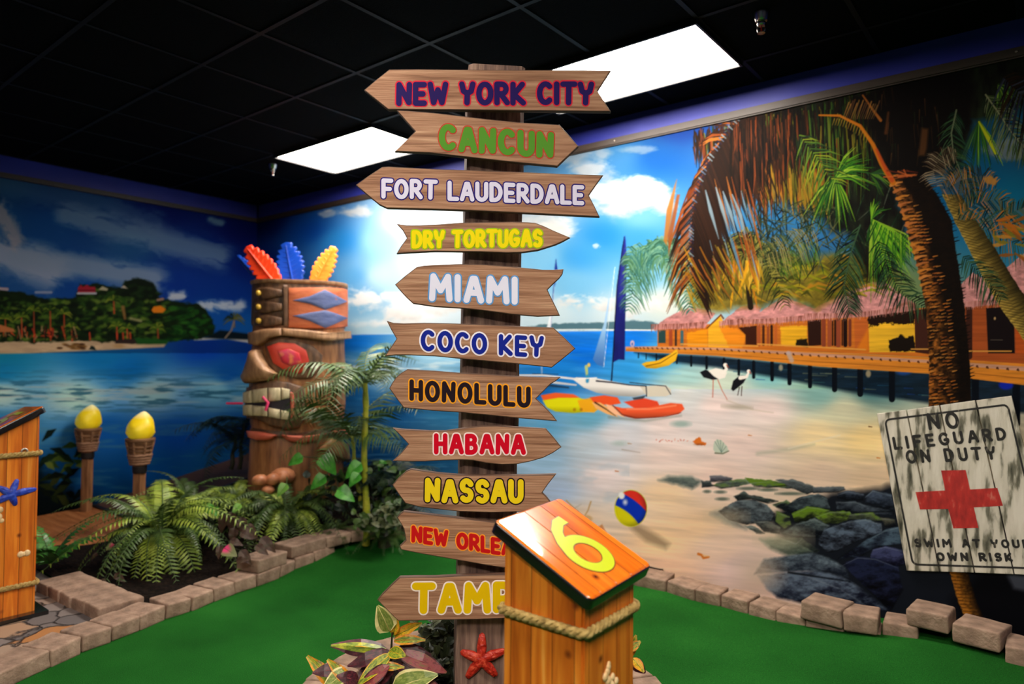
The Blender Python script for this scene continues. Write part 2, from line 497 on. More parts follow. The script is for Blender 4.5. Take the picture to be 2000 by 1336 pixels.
# ================================================================== right-hand (back wall) mural
_xpx = np.arange(506, 2075, 1.2)
_cols = np.array([ony(x, 690, WALL_Y)[0] for x in _xpx]); _cols[0] = WALL_X
_cols = np.clip(_cols, WALL_X, None)
_rows = np.linspace(0.0, ZT - 0.004, 900)
PB = Print(_cols, _rows, lambda c, rows: np.stack([np.full(len(rows), c), np.full(len(rows), WALL_Y - 0.004), rows], -1))
P = PB
X, Y = P.PX, P.PY
nz_cloud = fbm(X, Y, 120, 70, 6, 1)
nz_fine = fbm(X, Y, 14, 9, 4, 3)
# sky; the pale spot by the signpost paints in a ceiling panel's sheen
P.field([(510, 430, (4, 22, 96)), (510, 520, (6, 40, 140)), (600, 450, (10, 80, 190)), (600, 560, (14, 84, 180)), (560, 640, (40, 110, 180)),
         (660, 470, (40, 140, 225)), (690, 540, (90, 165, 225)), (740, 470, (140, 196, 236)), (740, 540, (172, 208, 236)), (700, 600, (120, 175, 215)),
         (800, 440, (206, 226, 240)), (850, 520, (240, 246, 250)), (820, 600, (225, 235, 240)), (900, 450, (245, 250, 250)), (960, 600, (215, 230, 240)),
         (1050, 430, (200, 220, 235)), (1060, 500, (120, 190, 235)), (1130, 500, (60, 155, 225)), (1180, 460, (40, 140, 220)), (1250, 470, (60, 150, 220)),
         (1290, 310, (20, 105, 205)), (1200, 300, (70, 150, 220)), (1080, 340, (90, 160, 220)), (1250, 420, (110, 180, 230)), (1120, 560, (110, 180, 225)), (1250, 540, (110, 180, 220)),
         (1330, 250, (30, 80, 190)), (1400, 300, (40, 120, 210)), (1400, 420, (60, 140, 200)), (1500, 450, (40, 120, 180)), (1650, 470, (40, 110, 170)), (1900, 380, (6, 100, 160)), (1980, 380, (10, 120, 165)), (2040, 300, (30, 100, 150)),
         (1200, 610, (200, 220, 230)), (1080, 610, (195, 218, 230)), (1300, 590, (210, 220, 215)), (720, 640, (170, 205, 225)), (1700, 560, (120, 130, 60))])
# clouds
def cloud(cx, cy, rx, ry, a, col=(236, 238, 240), thr=0.42, k=1, wid=0.16, sc=(70, 40)):
    wx = (fbm(X, Y, 40, 30, 3, k + 2) - .5) * 34; wy = (fbm(X + 50, Y, 40, 30, 3, k + 3) - .5) * 20
    n = fbm(X + wx, Y + wy, sc[0], sc[1] * .8, 7, k, .58)
    d = np.sqrt(((X - cx) / rx) ** 2 + ((Y - cy) / ry) ** 2)
    m = np.clip((n + (1 - d) * 0.55 - thr) / (wid * 1.5), 0, 1) * np.clip((1.35 - d) * 2, 0, 1) * a
    shade = 1 - 0.10 * np.clip((Y - cy) / ry, -1, 1)[..., None] * 1.0 - 0.10 * fbm(X, Y, 18, 12, 4, 4)[..., None]
    P.I[:] = P.I + (C3(col) * shade - P.I) * m[..., None]
cloud(1215, 378, 110, 48, 1.0, thr=0.55, k=2); cloud(1165, 330, 60, 26, 0.8, thr=0.62, k=4); cloud(1120, 300, 80, 22, 0.6, thr=0.6, k=5)
cloud(1075, 452, 85, 32, 1.0, thr=0.55, k=3); cloud(1290, 395, 40, 40, 0.9, thr=0.6, k=6); cloud(1240, 292, 70, 12, 0.5, thr=0.62, k=1)
cloud(690, 412, 62, 16, 0.85, thr=0.66, k=5, sc=(40, 22)); cloud(640, 417, 22, 12, 0.6, thr=0.66, k=2, sc=(30, 20))
cloud(700, 590, 60, 32, 0.95, thr=0.6, k=4, sc=(36, 26)); cloud(790, 600, 90, 42, 0.95, thr=0.6, k=6, sc=(40, 30)); cloud(870, 585, 60, 40, 0.9, thr=0.6, k=3, sc=(40, 30)); cloud(750, 632, 120, 16, 0.8, thr=0.55, k=2)
cloud(1110, 586, 46, 26, 0.9, thr=0.62, k=6, sc=(26, 18)); cloud(1185, 592, 40, 22, 0.85, thr=0.62, k=2, sc=(26, 18)); cloud(1250, 600, 60, 26, 0.8, thr=0.6, k=5, sc=(30, 20)); cloud(1165, 480, 10, 7, 0.7, thr=0.6, k=5, sc=(12, 9))
cloud(1985, 285, 70, 30, 0.75, (190, 195, 200), thr=0.55, k=2)
# upper sky darkened in the colour to offset the ceiling panels' stronger light there
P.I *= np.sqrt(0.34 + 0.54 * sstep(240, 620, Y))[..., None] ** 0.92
# sea, shallows and sand
sea = np.clip((Y - (652 - (X - 700) * 0.011)) / 2.0 + 0.5, 0, 1)
P.field([(520, 690, (12, 70, 130)), (520, 800, (10, 55, 105)), (690, 670, (10, 95, 185)), (700, 705, (60, 130, 185)), (690, 728, (150, 190, 215)), (740, 728, (165, 200, 220)), (690, 765, (20, 90, 155)), (760, 800, (15, 75, 135)),
         (720, 900, (10, 60, 110)), (850, 690, (140, 190, 220)), (880, 800, (40, 105, 150)), (850, 900, (20, 70, 110)), (620, 980, (10, 40, 75)),
         (1050, 665, (10, 100, 205)), (1140, 690, (6, 95, 200)), (1230, 665, (12, 105, 210)), (1225, 722, (40, 135, 205)), (1290, 700, (60, 150, 195)), (1340, 738, (150, 190, 190)), (1100, 725, (20, 110, 190)),
         (1040, 760, (12, 85, 150)), (1150, 815, (95, 160, 180)), (1060, 835, (90, 155, 185)), (1060, 900, (145, 185, 205)), (1150, 870, (180, 195, 195)), (1080, 960, (165, 190, 210)), (1200, 850, (205, 205, 198)),
         (1300, 830, (222, 208, 192)), (1400, 790, (222, 205, 188)), (1340, 770, (200, 205, 192)), (1500, 800, (222, 205, 188)), (1600, 770, (120, 165, 150)), (1700, 765, (70, 110, 105)), (1500, 730, (110, 170, 175)), (1420, 745, (190, 205, 190)), (1650, 800, (190, 190, 150)),
         (1600, 850, (232, 210, 150)), (1690, 860, (225, 198, 130)), (1700, 940, (205, 180, 140)), (1450, 870, (222, 200, 180)), (1400, 930, (226, 200, 176)), (1300, 890, (225, 205, 185)), (1300, 965, (228, 198, 152)), (1350, 1030, (226, 192, 145)),
         (1290, 1060, (232, 198, 145)), (1300, 1110, (228, 192, 150)), (1400, 1070, (216, 190, 160)), (1450, 1110, (210, 188, 172)), (1500, 1150, (208, 176, 152)), (1180, 930, (222, 210, 198)), (1130, 1020, (222, 200, 165)), (1000, 1050, (190, 190, 180)),
         (1560, 1000, (200, 180, 150)), (1600, 930, (205, 182, 150)), (1900, 900, (190, 170, 130)), (2000, 1100, (60, 60, 60))], sea)
rip = (fbm(X + Y * 0.4, Y - X * 0.10, 90, 7, 4, 2) - 0.5)
P.I *= (1 + (rip * 0.22 * sea)[..., None])
foam = np.clip((fbm(X, Y, 40, 5, 5, 3) - 0.5) * 5, 0, 1) * np.exp(-((Y - 722) / 20) ** 2) * (X < 905)
P.I += (C3((215, 228, 235)) - P.I) * (foam * 0.8)[..., None]
w2 = np.clip((fbm(X, Y, 50, 4, 5, 5) - 0.56) * 6, 0, 1) * sea * ((Y > 740) & (X < 905))
P.I += (C3((90, 150, 190)) - P.I) * (w2 * 0.35)[..., None]
w3 = np.clip((fbm(X, Y, 60, 5, 4, 6) - 0.5) * 4, 0, 1) * sea * ((Y > 650) & (Y < 745) & (X > 1000) & (X < 1330))
P.I += (C3((90, 170, 225)) - P.I) * (w3 * 0.18)[..., None]
cl = np.clip((fbm(X, Y, 60, 22, 4, 7) - 0.55) * 6, 0, 1) * ((Y > 820) & (X > 1000) & (X < 1230) & (Y < 1000))
P.I += (C3((120, 160, 175)) - P.I) * (cl * 0.25)[..., None]
P.I = np.clip(P.I * (1 + 0.10 * sea)[..., None], 0, 1)
P.I *= 1 + (sea * (Y > 760) * (X > 1000))[..., None] * (np.array([1.0, .985, 1.06], np.float32) - 1)
# far island and strand
P.poly([(1020, 641), (1060, 633), (1120, 631), (1180, 630), (1230, 626), (1275, 628), (1300, 640), (1300, 644), (1020, 644)], (60, 96, 110), 1.5, 0.9, 2, 8)
P.stroke([(1020, 645), (1150, 643.5), (1280, 645)], 2, 2.5, (225, 232, 235), 0.9, 0.85)
P.stroke([(680, 653), (900, 650)], 2, 2, (205, 222, 232), 0.9, 0.8)
# ---- boats
P.poly([(1086, 505), (1089, 525), (1084, 560), (1083, 523)], (24, 44, 130), 0.7)
P.stroke([(1086, 508), (1075, 640)], 1.6, 2.6, (30, 60, 140), 0.7); P.poly([(1083, 556), (1078, 600), (1068, 640), (1076, 640)], (225, 230, 238), 0.8, 0.9)
P.stroke([(1000, 733), (1060, 733), (1130, 741)], 3, 4, (225, 225, 228), 0.9); P.stroke([(1040, 741), (1090, 748), (1125, 752)], 6, 3, (205, 205, 208), 1); P.stroke([(1050, 750), (1110, 757)], 5, 3, (30, 34, 50), 1.5, 0.8)
P.stroke([(1040, 730), (1090, 731)], 1.2, 1.2, (30, 30, 40), 0.6); P.stroke([(1058, 716), (1058, 730)], 3, 2, (190, 190, 200), 1, 0.7)
P.poly([(1201, 522), (1193, 560), (1180, 630), (1158, 702), (1166, 712), (1179, 717), (1184, 640), (1192, 570)], lambda x, y: C3((150, 190, 228)) + (C3((40, 90, 170)) - C3((150, 190, 228))) * np.clip((y - 640) / 70, 0, 1)[..., None] * 0.8, 0.9, 0.92)
P.stroke([(1201, 522), (1179, 717)], 0.8, 0.9, (225, 232, 240), 0.5)
P.poly([(1221, 460), (1215, 482), (1207, 540), (1201, 620), (1197, 708), (1208, 702), (1220, 703), (1221, 640), (1223, 560), (1224, 500)], lambda x, y: C3((22, 26, 96)) * (0.85 + 0.4 * fbm(x, y, 12, 40, 3, 1))[..., None], 0.8)
P.poly([(1222, 470), (1209, 560), (1212, 610), (1222, 560)], (46, 50, 140), 3, 0.6)
P.stroke([(1219, 462), (1205, 560), (1196, 720), (1194, 748)], 1.2, 3, (16, 16, 40), 0.6)
P.poly([(1119, 741), (1125, 737), (1165, 739), (1230, 751), (1266, 757), (1264, 769), (1240, 775), (1200, 773), (1165, 767), (1140, 757)], lambda x, y: C3((232, 230, 228)) * (1 - 0.28 * np.clip((y - 752 - (x - 1120) * 0.06) / 14, 0, 1))[..., None], 0.8)
P.poly([(1250, 755), (1300, 752), (1310, 760), (1311, 770), (1300, 774), (1264, 775)], (214, 206, 190), 0.9)
P.stroke([(1165, 744), (1195, 747), (1230, 752), (1262, 754)], 3, 2, (26, 26, 44), 0.7); P.stroke([(1230, 747), (1265, 751), (1300, 754), (1310, 770)], 1.6, 1.6, (24, 26, 44), 0.6); P.stroke([(1262, 755), (1263, 774)], 2, 2, (24, 26, 44), 0.6)
P.stroke([(1145, 716), (1147, 738)], 6, 4, (190, 200, 110), 1.2, 0.9); P.ell(1150, 713, 3, 4, (220, 190, 90), 1); P.stroke([(1148, 735), (1147, 745)], 7, 6, (50, 140, 190), 1.2)
P.stroke([(1130, 740), (1165, 738)], 2, 2, (250, 250, 250), .8)
P.poly([(1235, 777), (1262, 772), (1255, 781), (1238, 781)], (40, 40, 46), 1.2, 0.8)
# ---- kayaks
P.poly([(1056, 772), (1085, 767), (1120, 770), (1133, 777), (1090, 782), (1062, 783)], (238, 96, 44), 1)
P.poly([(1060, 782), (1090, 777), (1130, 777), (1160, 784), (1158, 804), (1120, 807), (1085, 804), (1068, 796)], lambda x, y: C3((226, 222, 18)) * (1 - 0.2 * np.clip((y - 793) / 12, 0, 1))[..., None], 1)
P.poly([(1128, 782), (1165, 775), (1180, 790), (1160, 806), (1135, 804)], (240, 168, 30), 1.2, 0.95)
P.ell(1122, 800, 3, 3, (150, 90, 20), 1, 0.6); P.ell(1135, 800, 3, 3, (150, 90, 20), 1, 0.6)
P.poly([(1152, 776), (1180, 772), (1206, 776), (1213, 788), (1190, 792), (1160, 787)], (236, 84, 40), 1)
P.poly([(1156, 786), (1172, 786), (1195, 800), (1208, 815), (1186, 809), (1164, 798)], (240, 178, 110), 1); P.stroke([(1162, 786), (1185, 800), (1202, 812)], 3, 1, (60, 30, 20), 0.8)
P.poly([(1218, 785), (1260, 778), (1284, 784), (1290, 796), (1240, 798)], (226, 72, 44), 1)
P.poly([(1183, 789), (1215, 797), (1260, 797), (1310, 787), (1332, 789), (1337, 799), (1325, 809), (1280, 816), (1240, 818), (1215, 812), (1195, 802)], lambda x, y: C3((240, 92, 52)) * (1 - 0.25 * np.clip((y - 803) / 12, 0, 1))[..., None], 1)
P.poly([(1183, 789), (1197, 793), (1210, 806), (1222, 816), (1200, 809), (1188, 800)], (248, 190, 150), 1); P.stroke([(1197, 792), (1215, 810), (1245, 817), (1300, 814), (1330, 806)], 2, 1, (70, 20, 20), 0.9, 0.8)
P.stroke([(1225, 799), (1270, 799), (1320, 792)], 3, 3, (252, 150, 110), 1.5, 0.8)
P.stroke([(1190, 815), (1260, 822), (1330, 812)], 5, 3, (110, 120, 110), 2.5, 0.5)
P.ell(1330, 828, 18, 6, (130, 165, 160), 3, 0.7)
P.gain = 0.90
# ---- pier, huts
dk = lambda x, y: C3((10, 26, 44)) * (0.6 + 0.9 * fbm(x, y, 26, 5, 4, 2))[..., None]
P.poly([(1240, 688), (1400, 696), (1600, 716), (1816, 728), (2080, 756), (2080, 812), (1900, 800), (1750, 778), (1650, 764), (1520, 738), (1400, 718), (1300, 706)], dk, 4, 0.93)
for i in range(26):
    x = RNG.uniform(1420, 2060); y = 712 + (x - 1420) * 0.085 + RNG.uniform(0, 30)
    P.stroke([(x, y), (x + RNG.uniform(8, 30), y + 1)], 2, 1, RNG.choice([(30, 90, 130), (20, 60, 150), (60, 110, 110), (120, 130, 100)]), 1, 0.6)
for x, y, w in [(1247, 690, 2), (1262, 691, 2), (1282, 692, 3), (1322, 694, 3), (1350, 696, 4), (1380, 698, 5), (1414, 701, 5), (1443, 704, 5), (1472, 707, 6), (1508, 708, 7), (1542, 712, 8), (1582, 714, 8), (1630, 716, 10), (1680, 720, 11), (1742, 724, 12), (1905, 740, 14), (1985, 748, 15)]:
    h = 8 + (x - 1240) * 0.095
    P.stroke([(x, y), (x, y + h)], w, w, (8, 14, 24), 0.8)
P.ell(1525, 718, 4, 6, (190, 180, 150), 1.5, 0.8); P.ell(1696, 730, 5, 7, (190, 170, 130), 1.5, 0.8); P.ell(1765, 728, 14, 5, (40, 90, 190), 2, 0.6); P.ell(1965, 752, 14, 9, (16, 40, 190), 2, 0.9)
# hut walls
wood = lambda c: (lambda x, y: C3(c) * (0.86 + 0.28 * fbm(x, y, 60, 3, 3, 4))[..., None])
P.poly([(1284, 640), (1400, 632), (1600, 615), (1820, 600), (1820, 698), (1600, 688), (1400, 684), (1284, 678)], wood((206, 112, 36)), 1)
P.poly([(1286, 645), (1300, 645), (1300, 670), (1286, 670)], (40, 70, 70), 1); P.stroke([(1310, 645), (1310, 674)], 7, 7, (160, 70, 40), 1); P.stroke([(1320, 645), (1320, 674)], 4, 4, (50, 40, 36), 1); P.stroke([(1332, 648), (1332, 672)], 6, 6, (60, 100, 110), 1)
P.poly([(1342, 650), (1382, 642), (1382, 680), (1342, 680)], wood((240, 150, 24)), 1.5, rough=2)
P.poly([(1383, 640), (1407, 617), (1425, 650), (1440, 682), (1383, 680)], wood((242, 176, 40)), 1)
P.poly([(1404, 636), (1440, 642), (1458, 655), (1450, 680), (1425, 682)], wood((236, 140, 30)), 1.5, rough=3)
P.poly([(1442, 640), (1478, 636), (1478, 674), (1456, 673), (1456, 654)], (58, 26, 16), 1)
for x, w, c in [(1482, 7, (170, 84, 44)), (1491, 5, (70, 34, 20)), (1500, 5, (150, 74, 40)), (1507, 5, (50, 26, 18)), (1515, 6, (190, 96, 40))]:
    P.stroke([(x, 637), (x, 673)], w, w, c, 0.8)
P.poly([(1524, 638), (1576, 636), (1578, 677), (1526, 676)], wood((240, 178, 36)), 1.2, rough=1.5); P.poly([(1555, 664), (1577, 661), (1578, 678), (1555, 676)], (30, 22, 12), 1.2, rough=2)
P.poly([(1577, 626), (1604, 624), (1604, 674), (1579, 676)], (44, 22, 16), 1)
for x, w, c in [(1609, 8, (140, 64, 40)), (1620, 8, (160, 78, 46)), (1626, 3, (50, 24, 18)), (1637, 10, (150, 70, 44)), (1631, 4, (40, 20, 14)), (1651, 8, (30, 16, 14)), (1660, 6, (120, 56, 38)), (1645, 3, (60, 28, 20))]:
    P.stroke([(x, 626), (x, 674)], w, w, c, 0.8)
P.poly([(1668, 622), (1696, 620), (1697, 687), (1670, 684)], wood((196, 98, 40)), 1); P.poly([(1672, 684), (1696, 640), (1697, 687)], (232, 128, 26), 3, 0.8)
P.poly([(1696, 626), (1786, 624), (1788, 688), (1698, 688)], wood((242, 186, 44)), 1)
P.poly([(1696, 612), (1786, 606), (1787, 630), (1760, 634), (1730, 632), (1697, 638)], (34, 18, 12), 1.5, rough=5, rs=5)
P.poly([(1736, 664), (1756, 658), (1760, 652), (1768, 660), (1784, 656), (1790, 686), (1738, 686)], (24, 16, 12), 1.2, rough=3)
P.poly([(1786, 606), (1830, 600), (1830, 694), (1788, 688)], (66, 34, 26), 1)
P.poly([(1884, 596), (2080, 560), (2080, 720), (1884, 704)], wood((170, 80, 36)), 1)
P.stroke([(1893, 600), (1893, 696)], 12, 12, (60, 30, 22), 1)
P.poly([(1926, 602), (1980, 598), (1982, 690), (1930, 690)], (22, 14, 16), 1); P.ell(1943, 622, 2, 3, (210, 170, 110), 1); P.stroke([(1935, 664), (1958, 664)], 1.5, 1.5, (90, 80, 70), .7)
P.poly([(1984, 640), (2080, 640), (2080, 700), (1984, 690)], wood((196, 84, 30)), 1)
# thatch
def thatch(x, y):
    n = fbm(x, y, 9, 5, 4, 3); return C3((206, 140, 138)) * (0.72 + 0.55 * n)[..., None]
def roof(pts, edge, c=thatch):
    P.poly(pts, c, 1.0, rough=1.5)
    E_ = np.array(edge, float); tot = int(np.abs(np.diff(E_[:, 0])).sum() / 2.0) + 2
    for i in range(tot):
        x = E_[0, 0] + (E_[-1, 0] - E_[0, 0]) * i / tot; y = np.interp(x, E_[:, 0], E_[:, 1])
        P.stroke([(x, y - 9), (x + RNG.uniform(-2, 2), y + RNG.uniform(0, 6))], 2, 0.8, RNG.choice([(196, 128, 120), (170, 104, 92), (140, 82, 70), (214, 150, 140), (110, 60, 48)]), 0.7, 0.85)
roof([(1272, 644), (1300, 622), (1330, 606), (1352, 601), (1372, 604), (1398, 612), (1385, 628), (1376, 640), (1330, 642)], [(1272, 643), (1330, 642), (1378, 638)])
P.stroke([(1381, 641), (1408, 615)], 2.4, 3, (120, 66, 30), 0.8); P.stroke([(1408, 615), (1413, 622)], 3, 3, (110, 60, 30), 0.8)
roof([(1404, 636), (1420, 620), (1448, 599), (1475, 594), (1486, 600), (1480, 625), (1440, 634)], [(1405, 637), (1480, 628)])
roof([(1440, 632), (1480, 612), (1510, 592), (1532, 580), (1560, 590), (1592, 603), (1594, 624), (1500, 632)], [(1440, 635), (1500, 632), (1594, 624)])
roof([(1572, 616), (1600, 596), (1644, 576), (1680, 560), (1704, 549), (1732, 553), (1760, 575), (1786, 592), (1789, 606), (1740, 612), (1696, 618), (1630, 622), (1575, 624)], [(1572, 622), (1630, 622), (1696, 618), (1789, 606)])
P.stroke([(1750, 600), (1770, 592), (1786, 596)], 5, 7, (150, 92, 74), 2, 0.8)
roof([(1872, 560), (1900, 532), (1925, 545), (1952, 570), (1960, 592), (1900, 600), (1874, 598)], [(1874, 600), (1960, 594)])
roof([(1940, 545), (1970, 520), (2000, 494), (2080, 440), (2080, 590), (1985, 600), (1960, 580)], [(1960, 596), (2080, 600)])
# deck
P.poly([(1222, 678), (1300, 676), (1400, 678), (1600, 688), (1816, 698), (2080, 716), (2080, 762), (1816, 730), (1600, 716), (1400, 695), (1222, 686)], wood((226, 138, 44)), 0.9)
P.poly([(1222, 677), (1400, 679), (1600, 690), (1816, 703), (2080, 722), (2080, 732), (1816, 709), (1600, 696), (1400, 683), (1222, 680)], wood((206, 150, 124)), 0.9)
for i in range(54):
    x = 1240 + (i / 54) ** 1.35 * 830; y = np.interp(x, [1222, 1400, 1600, 1816, 2080], [679.5, 683, 696, 709, 731])
    P.stroke([(x, y - 1), (x + 2, y + 1)], 2.4 + (x - 1240) * 0.004, 2, (84, 44, 24), 0.7, 0.9)
P.stroke([(1222, 684), (1400, 691), (1600, 707), (1816, 720), (2080, 748)], 0.8, 2, (150, 80, 26), 0.8, 0.7)
for a, b in [((1480, 672), (1690, 683)), ((1780, 682), (1816, 682)), ((1892, 686), (1975, 686)), ((1330, 672), (1480, 676))]:
    P.stroke([a, b], 3, 3, (228, 160, 70), 0.8, 0.9)
P.stroke([(1540, 690), (1546, 704)], 9, 9, (190, 180, 190), 2, 0.7); P.ell(1235, 671, 4, 6, (235, 190, 200), 1); P.ell(1235, 672, 1.8, 3, (60, 110, 200), 1)
# yellow canoe
P.poly([(1253, 711), (1262, 707), (1285, 704), (1305, 694), (1322, 682), (1324, 690), (1320, 704), (1306, 714), (1280, 720), (1262, 719)], lambda x, y: C3((250, 192, 36)) * (1 - 0.18 * np.clip((y - 710) / 10, 0, 1))[..., None], 0.9)
P.stroke([(1262, 715), (1290, 709), (1321, 689)], 2, 1.2, (120, 70, 10), 0.7, 0.85)
P.gain = 1.0
# ---- storks
P.poly([(1367, 727), (1378, 722), (1396, 728), (1404, 740), (1392, 742), (1374, 737)], (24, 24, 30), 0.9)
P.poly([(1383, 724), (1398, 719), (1413, 722), (1420, 728), (1416, 738), (1404, 741), (1394, 735)], (240, 234, 226), 0.9)
P.stroke([(1412, 728), (1419, 721), (1416, 714)], 7, 4, (242, 236, 228), 0.8); P.ell(1416.5, 713, 4, 4, (244, 238, 230), 0.8); P.stroke([(1419, 713), (1423, 718)], 2, 1, (190, 90, 50), 0.6)
P.stroke([(1393, 742), (1392, 776)], 2, 1.6, (196, 110, 90), 0.7); P.stroke([(1402, 742), (1410, 762), (1420, 780)], 2, 1.6, (200, 130, 110), 0.7)
P.poly([(1428, 760), (1432, 744), (1444, 734), (1458, 738), (1452, 748), (1440, 758), (1432, 764)], (22, 22, 28), 0.9)
P.stroke([(1446, 738), (1458, 736), (1462, 728)], 8, 4, (240, 232, 224), 0.8); P.ell(1462, 725, 3.4, 3.4, (242, 236, 228), 0.8); P.stroke([(1464, 726), (1467, 730)], 2, 1, (190, 80, 50), 0.6)
P.stroke([(1444, 757), (1441, 772)], 1.8, 1.4, (60, 44, 40), 0.7); P.stroke([(1449, 755), (1448, 773)], 1.8, 1.4, (70, 50, 46), 0.7)
P.ell(1440, 795, 28, 4, (168, 156, 136), 3, 0.7, 4); P.stroke([(1420, 782), (1470, 800), (1510, 806)], 2, 1, (186, 172, 150), 2, 0.6)
# ---- things on the sand
P.poly([(1393, 878), (1394, 866), (1400, 858), (1409, 860), (1420, 872), (1423, 881), (1413, 886), (1397, 884)], (196, 206, 190), 0.9)
for q in [(1396, 862), (1401, 859), (1407, 860), (1413, 865), (1418, 872)]: P.stroke([q, (1409, 884)], 1, 0.8, (90, 120, 110), 0.6, 0.8)
P.stroke([(1397, 885), (1412, 886), (1423, 881)], 3, 2, (120, 122, 100), 1)
P.poly([(1353, 863), (1360, 856), (1367, 854), (1371, 862), (1380, 866), (1376, 870), (1360, 868)], (224, 116, 40), 0.9, rough=2, rs=3); P.ell(1366, 868, 9, 2, (130, 70, 40), 1.2, 0.6)
for x in range(1282, 1345, 6): P.stroke([(x, 862 + RNG.uniform(-4, 2)), (x + RNG.uniform(-2, 5), 859 + RNG.uniform(-4, 4))], 2.2, 1, RNG.choice([(214, 90, 70), (226, 150, 130), (190, 80, 60)]), 0.8, 0.8)
P.stroke([(1215, 878), (1250, 884)], 2, 1, (150, 130, 120), 1.2, 0.6)
P.ell(1210, 866, 14, 5, (150, 180, 175), 3, 0.5)
for x, y, c in [(1205, 920, (200, 120, 70)), (1230, 866, (180, 150, 130)), (1465, 850, (210, 140, 90)), (1700, 833, (110, 70, 40)), (1716, 894, (210, 130, 60))]:
    P.stroke([(x - 3, y), (x + 3, y + 1)], 2.5, 1.5, c, 0.8)
P.stroke([(1364, 1082), (1370, 1084), (1374, 1090), (1384, 1088)], 5, 4, (214, 118, 40), 1.2); P.stroke([(1372, 1084), (1384, 1087)], 2, 2, (240, 190, 120), 1, .8)
P.stroke([(1480, 886), (1540, 878), (1590, 868)], 6, 2, (160, 165, 140), 4, 0.5); P.stroke([(1540, 876), (1640, 850)], 2, 2, (240, 230, 215), 2, 0.6)
# beach ball
P.poly([(1225, 1020), (1250, 1026), (1285, 1046), (1308, 1062), (1300, 1072), (1262, 1058), (1236, 1036)], (150, 126, 100), 6, 0.75)
P.ell(1232, 993, 32, 36, (222, 214, 20), 0.9)
sl = P.region(1195, 950, 1270, 1035); bx, by = P.PX[sl], P.PY[sl]
rr = ((bx - 1232) / 31.5) ** 2 + ((by - 993) / 35.5) ** 2
t1 = (by - 993) + (bx - 1232) * -0.78 + ((bx - 1232) ** 2 + (by - 993) ** 2) * -0.006
P.put(sl, np.clip((1 - rr) * 12, 0, 1) * np.clip((12 - t1) / 3 + .5, 0, 1), (14, 52, 190))
P.put(sl, np.clip((1 - rr) * 12, 0, 1) * np.clip((-23 - t1) / 3 + .5, 0, 1), (226, 52, 40))
P.ell(1214, 968, 6, 7, (246, 246, 246), 1.5)
P.put(sl, np.clip((1 - rr) * 12, 0, 1) * np.clip((rr - 0.45) * 0.7, 0, 0.5) * np.clip((bx - 1222) / 30 + (by - 993) / 50, 0, 1), (30, 30, 30))
P.ell(1221, 981, 4, 5, (250, 250, 250), 3, 0.85)
# crab-shell and driftwood beside the ball
for q in [[(1106, 978), (1122, 994), (1136, 1006)], [(1154, 980), (1148, 998), (1140, 1010)], [(1122, 1004), (1138, 1016)], [(1112, 985), (1130, 1000)]]:
    P.stroke(q, 3, 2, (196, 158, 108), 1)
P.ell(1145, 1014, 12, 8, (214, 178, 130), 2); P.ell(1164, 1026, 11, 11, (232, 214, 198), 1.5); P.poly([(1156, 1036), (1176, 1024), (1184, 1040), (1172, 1046)], (206, 140, 90), 1.5)
P.stroke([(1110, 1000), (1135, 985)], 3, 1, (160, 150, 140), 1.5, 0.5)
# ---- rocks
def rock(pts, top=(84, 104, 120), bot=(10, 14, 24), k=0, soft=1.2, alpha=1.0, moss=0.0, gain=1.0):
    A = np.array(pts, float) / 4.049 + np.array([1270, 880]); y0, y1 = A[:, 1].min(), A[:, 1].max()
    def col(x, y):
        n = fbm(x + y * 0.5, y - x * 0.15, 22, 9, 5, k); n2 = fbm(x, y, 5, 3, 3, k + 1)
        t = np.clip((y - y0) / (y1 - y0) * 0.85 + (n - 0.5) * 1.5 + (n2 - .5) * .6, 0, 1)[..., None]
        c = C3(top) * gain + (C3(bot) - C3(top) * gain) * t
        if moss: c = c + (C3((96, 130, 34)) - c) * (np.clip((n2 - 0.45 + (0.5 - t[..., 0])) * 3, 0, 1) * moss)[..., None]
        return c
    P.poly(A, col, soft, alpha, rough=1.8, rs=9)
    if soft < 2 and len(A) > 3:
        c = A.mean(0); low = [p for p in A if p[1] > c[1]]; low = sorted(low, key=lambda p: p[0])
        if len(low) > 1: P.stroke(low, 1.5, 1.5, (8, 10, 14), 1.2, 0.6, wm=3)
        hi = sorted([p for p in A if p[1] < c[1]], key=lambda p: p[0])
        if len(hi) > 1: P.stroke([(p[0], p[1] + 2.5) for p in hi], .6, .6, (150, 164, 170), 1.0, 0.35, wm=2)
DKR = (10, 13, 20)
P.poly([(1560, 985), (1640, 960), (1735, 950), (2080, 940), (2080, 1260), (1700, 1260), (1640, 1180), (1530, 1060), (1500, 1010)], (20, 24, 32), 8, 1.0, 6, 30)
rock([(60, 232), (150, 200), (330, 205), (410, 250), (330, 305), (190, 265)], (120, 132, 126), (70, 80, 80), 1, 4)
rock([(470, 200), (560, 195), (650, 218), (640, 238), (470, 246)], (110, 106, 116), (60, 60, 70), 2)
rock([(400, 240), (470, 240), (500, 280), (410, 290)], (70, 80, 80), (40, 46, 50), 3)
rock([(490, 272), (600, 240), (750, 225), (830, 255), (700, 280), (560, 298)], (106, 122, 108), (50, 58, 56), 4, moss=0.5)
rock([(750, 216), (960, 235), (1120, 270), (1130, 302), (930, 292), (820, 282), (780, 250)], (90, 104, 96), (40, 46, 46), 5, moss=0.9)
rock([(990, 232), (1130, 228), (1290, 280), (1300, 322), (1240, 342), (1140, 302)], (92, 100, 104), (44, 50, 54), 6)
rock([(1290, 286), (1450, 285), (1530, 290), (1540, 310), (1480, 328), (1290, 332)], (84, 92, 98), (36, 42, 50), 1)
